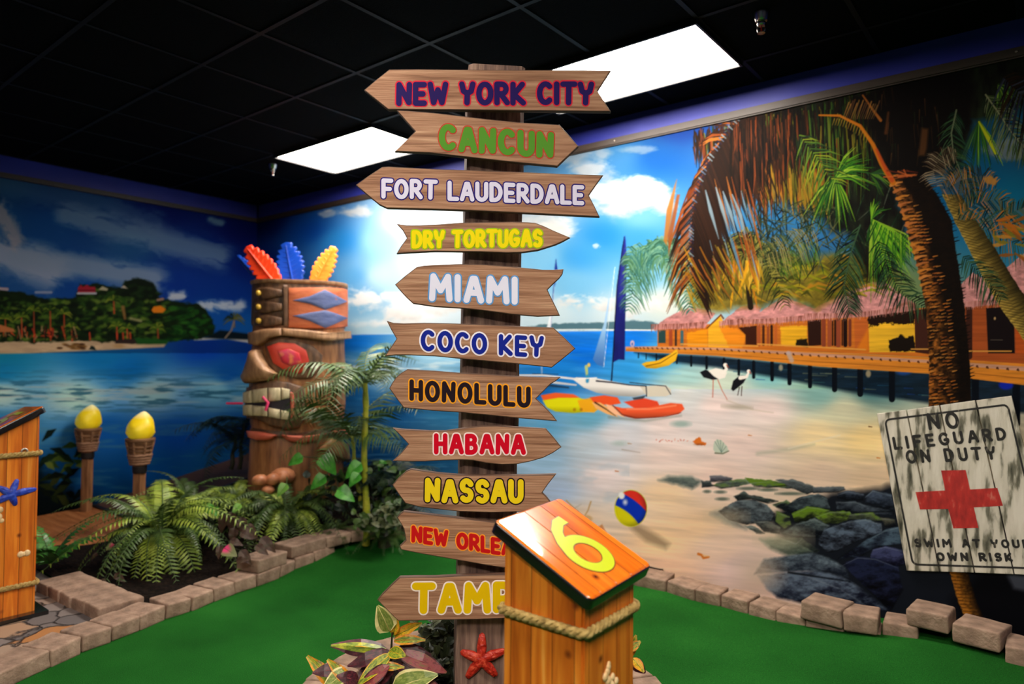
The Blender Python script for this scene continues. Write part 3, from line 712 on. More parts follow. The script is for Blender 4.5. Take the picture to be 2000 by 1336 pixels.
for q in [(420, 318, 480, 330), (510, 318, 600, 338), (690, 290, 860, 310), (520, 372, 620, 395), (860, 300, 1000, 322), (990, 330, 1220, 352)]:
    P.ell(1270 + (q[0] + q[2]) / 8.1, 880 + (q[1] + q[3]) / 8.1, (q[2] - q[0]) / 8.1, 3.2, (86, 98, 88), 1.6, 0.85)
rock([(1480, 342), (1560, 315), (1690, 342), (1690, 392), (1560, 392), (1480, 372)], (60, 70, 88), DKR, 2)
rock([(1700, 362), (1760, 310), (1910, 350), (1935, 480), (1830, 450), (1710, 415)], (64, 76, 96), DKR, 3)
rock([(1470, 402), (1620, 400), (1700, 430), (1920, 480), (1930, 515), (1650, 490), (1470, 465)], (66, 76, 88), DKR, 4)
rock([(600, 580), (480, 500), (560, 470), (700, 560), (760, 620)], (110, 124, 128), (70, 84, 90), 3, 6, 0.8)
rock([(540, 480), (600, 440), (700, 390), (820, 388), (930, 430), (985, 500), (960, 556), (760, 582), (620, 545)], (96, 108, 116), (18, 20, 26), 5)
rock([(660, 362), (740, 320), (780, 350), (900, 370), (1010, 402), (930, 416), (800, 382), (690, 392)], (70, 82, 78), (24, 28, 30), 6)
rock([(970, 430), (1080, 390), (1120, 420), (1060, 470), (1000, 450)], (70, 84, 78), DKR, 7, moss=.4)
rock([(1050, 470), (1120, 400), (1200, 365), (1330, 338), (1400, 380), (1420, 465), (1280, 455), (1160, 505)], (72, 86, 92), DKR, 1)
rock([(1000, 480), (1100, 520), (1112, 592), (1060, 625), (990, 565)], (80, 90, 70), DKR, 2, moss=.5)
rock([(1120, 500), (1250, 440), (1330, 450), (1420, 470), (1350, 515), (1230, 570), (1140, 565)], (90, 110, 50), (16, 22, 14), 3, moss=1.0)
rock([(1300, 522), (1420, 480), (1580, 480), (1610, 525), (1480, 580), (1370, 580)], (110, 130, 60), (26, 34, 20), 4, moss=1.0)
rock([(1580, 500), (1760, 490), (1850, 560), (1700, 560), (1560, 540)], (96, 108, 84), (30, 36, 30), 5, moss=.6)
rock([(1820, 530), (1930, 540), (1950, 600), (1860, 600)], (84, 84, 70), DKR, 5)
rock([(1040, 652), (1150, 580), (1300, 535), (1420, 592), (1340, 685), (1180, 690)], (84, 98, 100), DKR, 6)
rock([(1330, 705), (1380, 620), (1560, 560), (1700, 540), (1830, 580), (1830, 645), (1650, 710), (1480, 790), (1400, 805), (1330, 745)], (86, 102, 122), (8, 8, 14), 7)
rock([(740, 592), (830, 600), (905, 655), (840, 655)], (120, 128, 124), (30, 36, 40), 1)
rock([(820, 560), (930, 555), (1035, 612), (1020, 655), (900, 642)], (90, 94, 90), DKR, 2)
rock([(870, 702), (1000, 688), (1150, 700), (1320, 790), (1100, 840), (950, 775)], (112, 128, 112), (60, 74, 66), 3, 5, 0.9)
rock([(1040, 690), (1200, 690), (1330, 790), (1300, 800), (1150, 730)], (60, 72, 64), DKR, 2)
rock([(1480, 860), (1600, 780), (1740, 690), (1850, 630), (2000, 590), (2100, 700), (2000, 740), (1800, 760), (1650, 840)], (70, 90, 108), (12, 14, 26), 4)
rock([(1740, 850), (1760, 780), (1860, 755), (2000, 790), (2010, 900), (1900, 930)], (60, 66, 104), (8, 8, 22), 5)
rock([(1520, 900), (1640, 840), (1780, 850), (1960, 920), (2000, 1100), (1900, 1270), (1700, 1080)], (28, 34, 60), (4, 4, 8), 6)
rock([(820, 980), (900, 860), (1100, 830), (1280, 808), (1420, 850), (1545, 930), (1572, 1005), (1400, 945), (1000, 965)], (98, 114, 128), (22, 28, 40), 1, 2.5)
rock([(850, 990), (1100, 955), (1300, 950), (1500, 990), (1640, 1072), (1800, 1200), (1905, 1280), (1500, 1215), (1200, 1205), (1000, 1160), (920, 1090)], (92, 108, 128), (14, 16, 30), 2, 3)
P.stroke([(1480, 1110), (1560, 1120), (1640, 1150), (1710, 1195)], 2, 1, (140, 150, 160), 1.5, 0.35); P.stroke([(1540, 1118), (1620, 1130), (1660, 1136)], 4, 1, (8, 10, 16), 1.5, 0.9)
P.ell(1480, 1120, 40, 34, (206, 186, 166), 22, 0.75); P.ell(1530, 1050, 46, 18, (206, 190, 160), 14, 0.55); P.ell(1420, 1010, 36, 16, (214, 192, 160), 10, 0.5)
P.poly([(1860, 1170), (1920, 1110), (2080, 1130), (2080, 1260), (1880, 1260)], (4, 4, 8), 16, 0.8)
P.poly([(1964, 1118), (2080, 1130), (2080, 1170), (1980, 1150)], (90, 96, 110), 5, 0.7)
P.gain = 0.82
# ---- palms in the print
YL = [(232, 170, 30), (210, 130, 24), (180, 140, 30), (150, 120, 26), (110, 100, 24), (240, 190, 60)]
GR = [(60, 110, 30), (40, 84, 30), (90, 140, 40), (30, 60, 26), (120, 150, 50)]
DG = [(16, 34, 22), (26, 56, 34), (40, 76, 50), (12, 22, 16), (60, 96, 60)]
OR = [(196, 92, 34), (150, 66, 26), (90, 44, 22), (60, 30, 18), (226, 124, 44), (46, 26, 18)]
BK = [(20, 14, 12), (30, 20, 14), (44, 28, 16), (14, 10, 10)]
def crown(cx, cy, L, cols, n=11, w=2.2, droop=1.0, a0=-200, a1=20, lf=0.45, nl=22, rachis=None):
    for i in range(n):
        a = math.radians(a0 + (a1 - a0) * (i + 0.5) / n + RNG.uniform(-8, 8)); l = L * RNG.uniform(0.75, 1.15)
        sp = [(cx, cy), (cx + math.cos(a) * l * .5, cy + math.sin(a) * l * .5 + droop * l * .04), (cx + math.cos(a) * l * .85, cy + math.sin(a) * l * .8 + droop * l * .25), (cx + math.cos(a) * l, cy + math.sin(a) * l * .95 + droop * l * .55)]
        P.frond(sp, l * lf, cols, nl, w, rng=RNG, droop=1.0, spread=0.75, rachis=rachis)
P.poly([(1330, 520), (1400, 480), (1500, 500), (1600, 490), (1700, 500), (1760, 540), (1700, 552), (1645, 578), (1595, 604), (1535, 582), (1485, 600), (1450, 598), (1400, 612), (1350, 600)], lambda x, y: C3((120, 100, 24)) * (0.5 + 1.0 * fbm(x, y, 14, 10, 4, 5))[..., None], 8, 0.92, 8, 20)
HZ = [(96, 150, 130), (60, 120, 110), (120, 170, 140), (80, 130, 90), (50, 100, 80)]
P.stroke([(1296, 500), (1310, 560), (1330, 604)], 6, 8, (150, 140, 80), 2, 0.8)
crown(1292, 500, 74, HZ, 15, 3.0, 1.2, -230, 50, 0.45, 20)
for i in range(60):
    x = RNG.uniform(1330, 1480); y = RNG.uniform(480, 575); a = RNG.uniform(0.3, 2.2); l = RNG.uniform(18, 50)
    P.stroke([(x, y), (x + math.cos(a) * l * .5, y + math.sin(a) * l * .4), (x + math.cos(a) * l, y + math.sin(a) * l)], 3, 0.8, RNG.choice(YL), 0.8, 0.9, wm=5)
for i in range(80):
    x = RNG.uniform(1480, 1720); y = RNG.uniform(500, 580); a = RNG.uniform(-0.5, 0.5) + (math.pi if RNG.random() < .5 else 0); l = RNG.uniform(20, 56)
    P.stroke([(x, y), (x + math.cos(a) * l * .5, y - 6), (x + math.cos(a) * l, y + 6)], 2, 0.8, RNG.choice([(150, 150, 24), (110, 116, 20), (84, 84, 18), (180, 160, 30), (60, 62, 16), (190, 130, 30)]), 0.9, 0.8, wm=6)
P.stroke([(1452, 496), (1460, 545), (1466, 600)], 9, 11, (36, 26, 16), 1)
crown(1452, 496, 86, [(40, 44, 24), (70, 76, 30), (110, 110, 40), (150, 140, 60), (24, 24, 18)], 15, 2.4, 1.2, -215, 35, 0.42, 22)
for i in range(26):
    a = math.radians(RNG.uniform(60, 120)); l = RNG.uniform(30, 70); x = 1452 + RNG.uniform(-30, 30)
    P.stroke([(x, 510), (x + math.cos(a) * l * .5, 510 + l * .5), (x + math.cos(a) * l, 510 + math.sin(a) * l)], 3, 1, RNG.choice(YL), 0.8, .85, wm=6)
P.gain = 0.70
# dense dark mass behind the canopy
def darkleaf(x, y):
    n = fbm(x, y, 9, 34, 4, 2); g = fbm(x, y, 40, 40, 3, 6)
    return C3((16, 12, 10)) + (C3((44, 54, 30)) - C3((16, 12, 10))) * np.clip((n * 0.6 + g * 0.6 - 0.45) * 2, 0, 1)[..., None]
P.poly([(1440, 200), (1600, 150), (1800, 100), (2080, 40), (2080, 190), (1900, 240), (1880, 330), (1800, 350), (1760, 380), (1780, 480), (1730, 560), (1690, 545), (1660, 470), (1600, 430), (1540, 400), (1490, 300)], darkleaf, 10, 0.97, 14, 30)
for i in range(150):
    x = RNG.uniform(1480, 1790); y = RNG.uniform(330, 520); l = RNG.uniform(18, 60); a = RNG.uniform(0.6, 2.6)
    if x < 1560 and y > 430 and RNG.random() < 0.7: continue
    P.stroke([(x, y), (x + math.cos(a) * l * .5, y + math.sin(a) * l * .45), (x + math.cos(a) * l, y + math.sin(a) * l)], 1.5, 0.6, RNG.choice(DG + BK + [(100, 110, 90)]), 0.8, 0.85, wm=2.6)
for cx_, cy_, l_ in [(1525, 455, 26), (1640, 470, 20), (1590, 490, 22), (1560, 415, 14)]:
    P.ell(cx_, cy_, l_ * 1.3, l_ * .7, (50, 120, 180), 8, 0.75, -15, 0.4, 10, 2)
P.gain = 0.60
# hanging fringe along the top of the print
for i in range(900):
    x = 1352 + 348 * RNG.random() ** .8; ytop = 256 - (x - 1330) * 0.222
    y = ytop + RNG.uniform(-6, 130) * (0.1 + 0.9 * min(1, (x - 1345) / 130)) if RNG.random() < .75 else ytop + RNG.uniform(0, 40)
    l = RNG.uniform(36, 120) * (.35 + .65 * min(1, (x - 1345) / 110)); dx = RNG.uniform(-4, 8)
    t = (x - 1345) / 355
    cols = (OR[:4] if RNG.random() < 1.0 - t * 1.1 else (GR + [(150, 150, 30), (170, 150, 40)])) if RNG.random() < 0.46 else BK
    P.stroke([(x, y), (x + dx * .5, y + l * .5), (x + dx, y + l)], 2, 0.6, RNG.choice(cols), 0.8, 0.92, wm=RNG.uniform(1.6, 4.2))
for i in range(90):
    x = RNG.uniform(1470, 1610); y = RNG.uniform(300, 350) + (x - 1470) * 0.1; l = RNG.uniform(40, 90)
    P.stroke([(x, y), (x + 3, y + l * .5), (x + RNG.uniform(2, 14), y + l)], 2, 0.6, RNG.choice([(236, 170, 40), (200, 150, 40), (180, 160, 40), (226, 120, 40), (120, 120, 30)]), 0.7, 0.95, wm=RNG.uniform(2.5, 5))
for i in range(160):
    x = RNG.uniform(1470, 1660); y = RNG.uniform(390, 480); a = RNG.uniform(.2, 2.9); l = RNG.uniform(20, 64)
    P.stroke([(x, y), (x + math.cos(a) * l * .5, y + math.sin(a) * l * .45), (x + math.cos(a) * l, y + math.sin(a) * l)], 1.2, .5, RNG.choice([(30, 44, 30), (60, 76, 44), (100, 110, 70), (16, 20, 16), (24, 30, 22), (140, 140, 80)]), .7, .85, wm=2.6)
# the big drooping leaf
SP = [(1475, 196), (1440, 232), (1405, 278), (1376, 330), (1358, 385), (1351, 440), (1350, 490), (1356, 545)]
for (x0, y0), (x1, y1), n in [(SP[i], SP[i + 1], 12) for i in range(len(SP) - 1)]:
    for j in range(n):
        t = j / n; x, y = x0 + (x1 - x0) * t, y0 + (y1 - y0) * t; l = RNG.uniform(110, 190) * (1 - max(0, (y - 380)) / 330)
        P.stroke([(x, y), (x + l * .16, y + l * .45), (x + l * .36, y + l)], 4, 0.8, RNG.choice([(46, 26, 18), (56, 32, 22), (40, 24, 18), (64, 36, 24)]), 0.7, 0.97, wm=8)
for i in range(240):
    x = RNG.uniform(1425, 1580); y = 252 - (x - 1330) * .222 + RNG.uniform(-4, 110); l = RNG.uniform(30, 95)
    P.stroke([(x, y), (x + 1, y + l * .5), (x + RNG.uniform(-3, 8), y + l)], 1.5, .5, RNG.choice(OR[1:4] + BK * 3 + [(176, 80, 34), (150, 66, 34), (190, 84, 34)]), .8, .92, wm=RNG.uniform(1.4, 3.8))
for i in range(34):
    x = RNG.uniform(1385, 1480); y = RNG.uniform(330, 500); l = RNG.uniform(40, 110)
    P.stroke([(x, y), (x + l * .12, y + l * .5), (x + l * .26, y + l)], 1, 0.5, RNG.choice([(150, 200, 230), (110, 170, 220), (196, 92, 34), (226, 130, 50)]), 0.6, 0.85, wm=RNG.uniform(2, 5))
for i, (x, y) in enumerate([(1378, 372), (1398, 366), (1412, 374), (1430, 380)]):
    P.stroke([(x, y), (x + 10 + i * 2, y + 40), (x + 26, y + 95 - i * 6)], 2, 1, (170, 205, 225), 0.7, 0.9, wm=7)
for k in range(len(SP) - 1):
    (x0, y0), (x1, y1) = SP[k], SP[k + 1]
    for j in range(9):
        t = j / 9; x, y = x0 + (x1 - x0) * t, y0 + (y1 - y0) * t; l = RNG.uniform(50, 105) * (0.6 + 0.4 * min(1, k / 2))
        if k < 2: e = (x - l * .75, y + l * RNG.uniform(-.1, .4))
        else: e = (x - l * .5, y + l * .85)
        m = ((x * .5 + e[0] * .5) - 5, (y * .5 + e[1] * .5) - l * .06)
        P.stroke([(x, y), m, e], 2.5, 0.7, RNG.choice(OR + [(240, 140, 50), (200, 110, 60)]), 0.7, 0.97, wm=RNG.uniform(3, 6))
P.poly([(1318, 360), (1322, 350), (1312, 420), (1302, 480), (1296, 470), (1302, 410)], (232, 140, 50), 1.5, 0.9); P.poly([(1322, 380), (1328, 380), (1312, 470), (1306, 500), (1304, 460)], (200, 100, 40), 1.5, 0.9)
for k in range(len(SP) - 1):
    (x0, y0), (x1, y1) = SP[k], SP[k + 1]
    for j in range(8):
        t = j / 8; x, y = x0 + (x1 - x0) * t, y0 + (y1 - y0) * t
        P.stroke([(x - 4, y - 3), (x + 4, y + 4)], 3, 1.5, RNG.choice([(40, 40, 80), (170, 200, 215), (60, 40, 40), (120, 150, 190)]), 0.7, 0.9)
for i in range(40):
    x = RNG.uniform(1335, 1420); y = RNG.uniform(470, 560); l = RNG.uniform(30, 70)
    P.stroke([(x, y), (x + l * .25, y + l * .5), (x + l * .6, y + l)], 2, 0.6, RNG.choice(YL + OR), 0.7, 0.9, wm=3)
P.gain = 0.78
# green fans
def fan(cx, cy, a0, a1, L, cols, n=36, w=3.0, curve=0.25):
    for i in range(n):
        a = math.radians(RNG.uniform(a0, a1)); l = L * RNG.uniform(0.55, 1.1)
        P.stroke([(cx, cy), (cx + math.cos(a) * l * .5, cy + math.sin(a) * l * .5), (cx + math.cos(a) * l, cy + math.sin(a) * l + curve * l)], 1.6, 0.5, RNG.choice(cols), 0.7, 0.95, wm=w * RNG.uniform(.6, 1.2))
BG = [(96, 170, 30), (60, 130, 30), (140, 200, 40), (40, 100, 30), (170, 210, 60), (24, 70, 26)]
fan(1632, 346, -70, 10, 84, BG[:6], 46); fan(1632, 346, 60, 150, 84, BG, 40); fan(1700, 340, -30, 60, 50, DG + GR, 24)
P.frond([(1560, 262), (1590, 300), (1618, 340), (1632, 360)], 60, [(150, 170, 40), (110, 150, 40), (60, 100, 40), (30, 50, 30)], 22, 2.6, rng=RNG, spread=.6)
fan(1702, 428, 20, 95, 130, BG, 60, 3.2, .15); fan(1702, 428, -100, -40, 50, BG[1:], 18)
P.frond([(1702, 428), (1740, 452), (1772, 460), (1790, 462)], 70, BG, 26, 2.6, side=(1,), rng=RNG, spread=.8)
P.frond([(1715, 470), (1740, 540), (1770, 580), (1815, 606)], 52, DG, 34, 2.4, rng=RNG, spread=.6); P.frond([(1680, 440), (1660, 500), (1648, 560), (1660, 612)], 56, DG, 40, 2.4, rng=RNG, spread=.55, rachis=(60, 90, 60))
P.frond([(1600, 480), (1560, 500), (1520, 530)], 40, GR, 22, 2.2, rng=RNG); P.frond([(1590, 450), (1540, 480), (1480, 505)], 46, [(120, 120, 60), (70, 90, 50), (150, 140, 80), (40, 60, 40)], 30, 2.2, rng=RNG)
# crown of the near palm
P.poly([(1650, 190), (1720, 168), (1800, 150), (1890, 135), (1905, 200), (1880, 250), (1870, 320), (1820, 330), (1790, 375), (1745, 350), (1725, 300), (1690, 240)], (14, 10, 10), 8, 0.96, 10, 20)
for i in range(60):
    x = RNG.uniform(1680, 1900); y = RNG.uniform(170, 300); l = RNG.uniform(20, 50)
    P.stroke([(x, y), (x + RNG.uniform(-4, 4), y + l)], 2, 0.6, RNG.choice(BK + [(70, 44, 24), (110, 70, 40), (40, 50, 26)]), 0.9, 0.6)
P.poly([(1800, 250), (1813, 252), (1810, 290), (1806, 304), (1794, 304)], (96, 58, 28), 3, 0.85)
P.stroke([(1685, 186), (1705, 215), (1720, 235)], 3, 6, (170, 96, 34), 1); P.stroke([(1735, 220), (1730, 260)], 4, 6, (100, 56, 26), 2, .8)
P.gain = 0.80
# trunks
def trunk(pts, w, colf, n_ring, ring):
    A = np.array(pts, float); W = np.array(w, float)
    L_ = [(p[0] - q / 2, p[1]) for p, q in zip(A, W)]; R_ = [(p[0] + q / 2, p[1]) for p, q in zip(A, W)]
    P.poly(L_ + R_[::-1], colf, 1.2, 1, 1.5, 5)
    ys = np.linspace(A[0, 1], A[-1, 1], n_ring)
    for y in ys:
        x = np.interp(y, A[:, 1], A[:, 0]); ww = np.interp(y, A[:, 1], W); ring(x, y, ww)
T2 = [(1858, 380), (1885, 430), (1915, 480), (1950, 545), (1985, 600), (2030, 660), (2080, 720)]
def c2(x, y):
    cxl = np.interp(y, [p[1] for p in T2], [p[0] for p in T2]); u = (x - cxl) / 34 - 0.0
    n = fbm(x, y + x * 0.6, 30, 5, 4, 2); return (C3((168, 140, 60)) * np.clip(0.75 - u * 0.55, .15, 1.2)[..., None]) * (0.6 + 0.8 * n)[..., None]
def r2(x, y, w):
    P.stroke([(x - w * .5, y - 2), (x, y + 4), (x + w * .45, y - 4)], 1.2, 1.2, (56, 44, 20), 0.8, 0.75)
trunk(T2, [36, 42, 50, 58, 62, 66, 70], c2, 56, r2)
T1 = [(1770, 345), (1790, 380), (1812, 430), (1832, 520), (1846, 600), (1854, 700), (1856, 800)]
def c1(x, y):
    cxl = np.interp(y, [p[1] for p in T1], [p[0] for p in T1]); u = (x - cxl) / 42
    n = fbm(x, y, 12, 6, 4, 2); g = np.clip(fbm(x, y, 9, 7, 3, 4) * 1.5 - .3, 0, 1)
    up = np.clip((660 - y) / 220, 0, 1)
    lit = np.clip(0.72 - (u + 0.55) * (0.66 + 1.3 * up), 0.03, 1) * (0.10 + 1.5 * g ** 1.5)
    return C3((18, 11, 9)) + (C3((214, 124, 44)) - C3((18, 11, 9))) * np.clip(lit, 0, 1)[..., None]
def r1(x, y, w):
    for j in range(7):
        u = RNG.uniform(-.5, .5)
        P.stroke([(x + u * w, y + 2), (x + (u + .12) * w, y - 1)], 2.4, 1, (14, 9, 8), 0.8, 0.75)
        if u < 0.1 - max(0, (600 - y) / 700): P.stroke([(x + u * w, y - 2), (x + (u + .1) * w, y - 4)], 2.2, 1, RNG.choice([(236, 158, 70), (206, 116, 40), (170, 90, 40)]), 0.8, 0.8)
trunk(T1, [70, 80, 92, 80, 76, 78, 84], c1, 70, r1)
for i in range(16):
    y = 362 + i * 13; x = np.interp(y, [p[1] for p in T1], [p[0] for p in T1]) - np.interp(y, [345, 430, 520, 600], [36, 44, 38, 36])
    P.stroke([(x - 2, y), (x + 10, y - 5), (x + 20, y - 6)], 6, 2, RNG.choice([(236, 150, 70), (206, 120, 60), (226, 140, 50)]), 1, 0.9)
T3 = [(1870, 1100), (1876, 1130), (1888, 1170), (1904, 1210), (1918, 1240)]
def c3(x, y):
    cxl = np.interp(y, [p[1] for p in T3], [p[0] for p in T3]); u = (x - cxl) / 20
    return C3((8, 6, 8)) + (C3((206, 130, 40)) - C3((8, 6, 8))) * np.clip((0.75 - u * .7) * (0.35 + 1.0 * fbm(x, y, 6, 4, 3, 2)), 0, 1)[..., None]
def r3(x, y, w):
    P.stroke([(x - w * .45, y), (x + w * .3, y + 2)], 1.6, 1, (60, 30, 12), 0.8, 0.7)
trunk(T3, [34, 36, 36, 36, 36], c3, 22, r3)
P.stroke([(1600, 225), (1640, 226), (1680, 246), (1705, 282), (1722, 320), (1744, 356)], 3, 11, (206, 116, 22), 1, wm=7)
P.stroke([(1712, 292), (1726, 322), (1742, 352)], 5, 9, (196, 70, 30), 1.5, 0.8)
for i in range(14):
    t = i / 14; x = 1630 + t * 70; y = 232 + t * t * 40
    P.stroke([(x, y), (x - 4, y + 12)], 2, .8, (190, 150, 40), .8, .8)
for i in range(16):
    x = 1650 + i * 4; P.stroke([(x + 8, 200 + RNG.uniform(-6, 6)), (x - 4, 232)], 2.5, 1, RNG.choice([(150, 110, 50), (110, 70, 40), (190, 130, 60)]), .8, .8)
for i in range(12): P.stroke([(1735 + RNG.uniform(-10, 40), 340 + RNG.uniform(-8, 8)), (1760 + RNG.uniform(0, 40), 338 + RNG.uniform(-6, 10))], 3, 1.5, RNG.choice([(190, 60, 30), (220, 110, 50), (120, 44, 24)]), .9, .8)
# right-hand foliage
P.frond([(1868, 215), (1858, 260), (1862, 300), (1880, 345), (1912, 385)], 46, DG + [(50, 80, 40)], 44, 2.4, rng=RNG, spread=.6, rachis=(110, 120, 90))
fan(1912, 235, 50, 120, 84, BG[1:] + DG, 60, 2.8, .1); P.stroke([(1912, 238), (1930, 270), (1944, 300)], 3, 4, (200, 210, 30), .8, wm=8)
fan(1950, 165, 10, 100, 64, [(150, 190, 60), (80, 130, 40), (40, 80, 30), (24, 44, 24)], 60, 2.2, .1)
P.frond([(1925, 185), (1950, 220), (1978, 262), (2020, 310)], 52, [(60, 84, 40), (30, 44, 30), (90, 110, 60), (120, 130, 90)], 50, 2.2, rng=RNG, spread=.6, rachis=(150, 150, 110))
P.frond([(1960, 150), (2000, 190), (2060, 230)], 90, BK + [(40, 44, 60), (60, 64, 80)], 44, 3, rng=RNG, spread=.7)
P.frond([(1838, 372), (1880, 350), (1920, 342), (1948, 356)], 40, [(130, 100, 60), (90, 80, 60), (200, 130, 60), (40, 44, 40)], 36, 2.2, rng=RNG)
P.poly([(1920, 348), (1936, 343), (1948, 354), (1944, 362), (1926, 358)], (206, 140, 60), 1.5, .9)
P.frond([(1830, 365), (1822, 330), (1840, 304), (1868, 296)], 34, [(110, 90, 66), (160, 140, 110), (80, 60, 44)], 26, 2, rng=RNG)
for sp in ([(1870, 420), (1910, 395), (1950, 388), (1975, 400)], [(1870, 430), (1930, 425), (1990, 440)], [(1880, 440), (1940, 450), (1990, 480), (2050, 500)], [(1960, 420), (2000, 405), (2060, 400)]):
    P.frond(sp, 44, [(30, 54, 50), (60, 90, 60), (110, 100, 50), (196, 120, 40), (24, 34, 30), (80, 110, 110)], 34, 2.2, rng=RNG, spread=.6)
for i in range(46):
    x = RNG.uniform(1930, 2070); y = RNG.uniform(430, 500); a = RNG.uniform(-.6, 1.0); l = RNG.uniform(20, 60)
    P.stroke([(x, y), (x + math.cos(a) * l * .5, y + math.sin(a) * l * .5), (x + math.cos(a) * l, y + math.sin(a) * l)], 3, .8, RNG.choice([(206, 110, 30), (170, 90, 24), (150, 130, 30), (226, 150, 50)]), .9, .85, wm=8)
trunk(T2[1:], [42, 50, 58, 62, 66, 70], c2, 50, r2)
P.frond([(1880, 500), (1910, 530), (1940, 560), (1955, 585)], 44, DG, 26, 2.4, rng=RNG, spread=.6)
P.gain = 1.0
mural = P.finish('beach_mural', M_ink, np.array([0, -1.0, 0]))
tag(mural, 'printed beach mural with palms, huts on a pier, boats and a striped ball', 'mural')
del P, X, Y, nz_cloud, nz_fine
# ================================================================== left wall mural
_ypx = np.arange(-70, 509, 1.4)
_cols = np.array([onx(x, 690, WALL_X)[1] for x in _ypx]); _cols = np.clip(_cols, None, WALL_Y - 0.002); _cols[-1] = WALL_Y - 0.002
PL = Print(_cols, np.linspace(0.0, ZT - 0.004, 620), lambda c, rows: np.stack([np.full(len(rows), WALL_X + 0.004), np.full(len(rows), c), rows], -1))
P = PL; X, Y = P.PX, P.PY
P.field([(0, 360, (30, 80, 130)), (120, 380, (16, 60, 130)), (300, 420, (8, 34, 120)), (480, 450, (6, 26, 110)), (0, 430, (30, 90, 150)), (100, 440, (20, 84, 150)), (250, 480, (40, 96, 150)), (400, 500, (14, 56, 140)), (500, 520, (8, 40, 130)),
         (0, 540, (40, 96, 160)), (200, 560, (16, 80, 160)), (350, 560, (10, 60, 150)), (450, 570, (10, 60, 150)), (420, 620, (20, 90, 170)), (490, 640, (20, 96, 170))])
def streak(p0, p1, wid, a, col, k, sc=(80, 26), thr=.45):
    (x0, y0), (x1, y1) = p0, p1; ex, ey = x1 - x0, y1 - y0; l2 = ex * ex + ey * ey
    t = np.clip(((X - x0) * ex + (Y - y0) * ey) / l2, 0, 1); d = np.hypot(X - x0 - t * ex, Y - y0 - t * ey)
    u = X * ex / math.sqrt(l2) + Y * ey / math.sqrt(l2); v = -X * ey / math.sqrt(l2) + Y * ex / math.sqrt(l2)
    n = fbm(u + (fbm(X, Y, 30, 20, 3, k + 1) - .5) * 40, v + (fbm(X + 70, Y, 30, 16, 3, k + 2) - .5) * 26, sc[0] * .8, sc[1] * .7, 6, k, .6)
    m = np.clip((n + (1 - d / wid) * .5 - thr) * 3, 0, 1) * np.clip(1.3 - d / wid, 0, 1) * a
    P.I[:] += (C3(col) - P.I) * m[..., None]
streak((-60, 330), (300, 430), 40, .5, (100, 140, 175), 1); streak((130, 420), (430, 500), 34, .75, (130, 156, 185), 2); streak((-60, 470), (100, 530), 46, .9, (170, 178, 200), 3)
streak((40, 500), (300, 545), 34, .85, (150, 166, 190), 4); streak((0, 410), (30, 470), 26, .8, (180, 170, 175), 5, (40, 20)); streak((240, 375), (300, 385), 9, .6, (160, 160, 175), 2, (30, 12)); streak((412, 428), (432, 436), 10, .8, (130, 170, 190), 6, (20, 14))
streak((335, 580), (358, 578), 13, .95, (200, 205, 215), 3, (16, 12), .5); streak((395, 597), (470, 597), 15, .95, (196, 205, 218), 5, (20, 14), .5)
# bay
bay = np.clip((Y - 664) / 3 + .5, 0, 1)
P.field([(0, 695, (20, 110, 150)), (200, 695, (16, 100, 160)), (400, 680, (10, 60, 150)), (490, 690, (10, 60, 140)), (0, 725, (20, 110, 165)), (250, 720, (14, 96, 165)), (450, 730, (10, 70, 140)), (0, 770, (160, 176, 205)), (150, 775, (156, 178, 208)), (300, 765, (140, 168, 205)), (420, 760, (110, 150, 180)), (490, 760, (60, 110, 150)),
         (0, 830, (40, 110, 165)), (200, 840, (20, 84, 160)), (350, 850, (14, 70, 150)), (470, 840, (10, 56, 120)), (100, 930, (10, 60, 110)), (300, 920, (14, 80, 150)), (420, 900, (20, 80, 140)), (150, 1000, (6, 30, 60)), (0, 960, (8, 40, 60)), (250, 960, (10, 66, 120))], bay)
P.I = np.clip(P.I * (1 + .38 * bay * (Y > 690))[..., None], 0, 1)
fo = np.clip((fbm(X, Y, 60, 6, 5, 2) - .47) * 5, 0, 1) * np.exp(-((Y - 768) / 26) ** 2)
P.I += (C3((205, 214, 232)) - P.I) * (fo * .75)[..., None]
fo2 = np.clip((fbm(X, Y, 40, 4, 5, 5) - .52) * 6, 0, 1) * np.exp(-((Y - 770) / 40) ** 2)
P.I += (C3((50, 110, 150)) - P.I) * (fo2 * .8)[..., None]
ws = np.clip((fbm(X + Y, Y, 70, 8, 5, 4) - .52) * 5, 0, 1) * (Y > 800)
P.I += (C3((110, 160, 195)) - P.I) * (ws * .4)[..., None]
# beach and headland
P.poly([(-80, 660), (300, 655), (330, 664), (320, 678), (200, 684), (60, 690), (-80, 692)], lambda x, y: C3((214, 184, 150)) * (0.85 + .3 * fbm(x, y, 30, 6, 4, 3))[..., None], 1.5)
P.stroke([(380, 663), (440, 659), (500, 668)], 4, 8, (200, 196, 190), 1.5); P.poly([(400, 660), (430, 645), (470, 650), (505, 655), (505, 664), (430, 662)], (14, 30, 40), 2)
P.poly([(-80, 566), (10, 566), (50, 574), (100, 586), (150, 580), (155, 556), (200, 556), (240, 562), (245, 550), (270, 545), (298, 552), (310, 580), (335, 590), (390, 594), (408, 615), (422, 640), (418, 655), (370, 664), (330, 666), (270, 672), (180, 666), (80, 668), (-80, 668)], (22, 40, 18), 2, 1, 5, 12)
G1 = [(40, 70, 24), (70, 104, 34), (26, 48, 20), (96, 124, 44), (14, 26, 14), (18, 34, 16), (54, 90, 30), (116, 140, 54)]
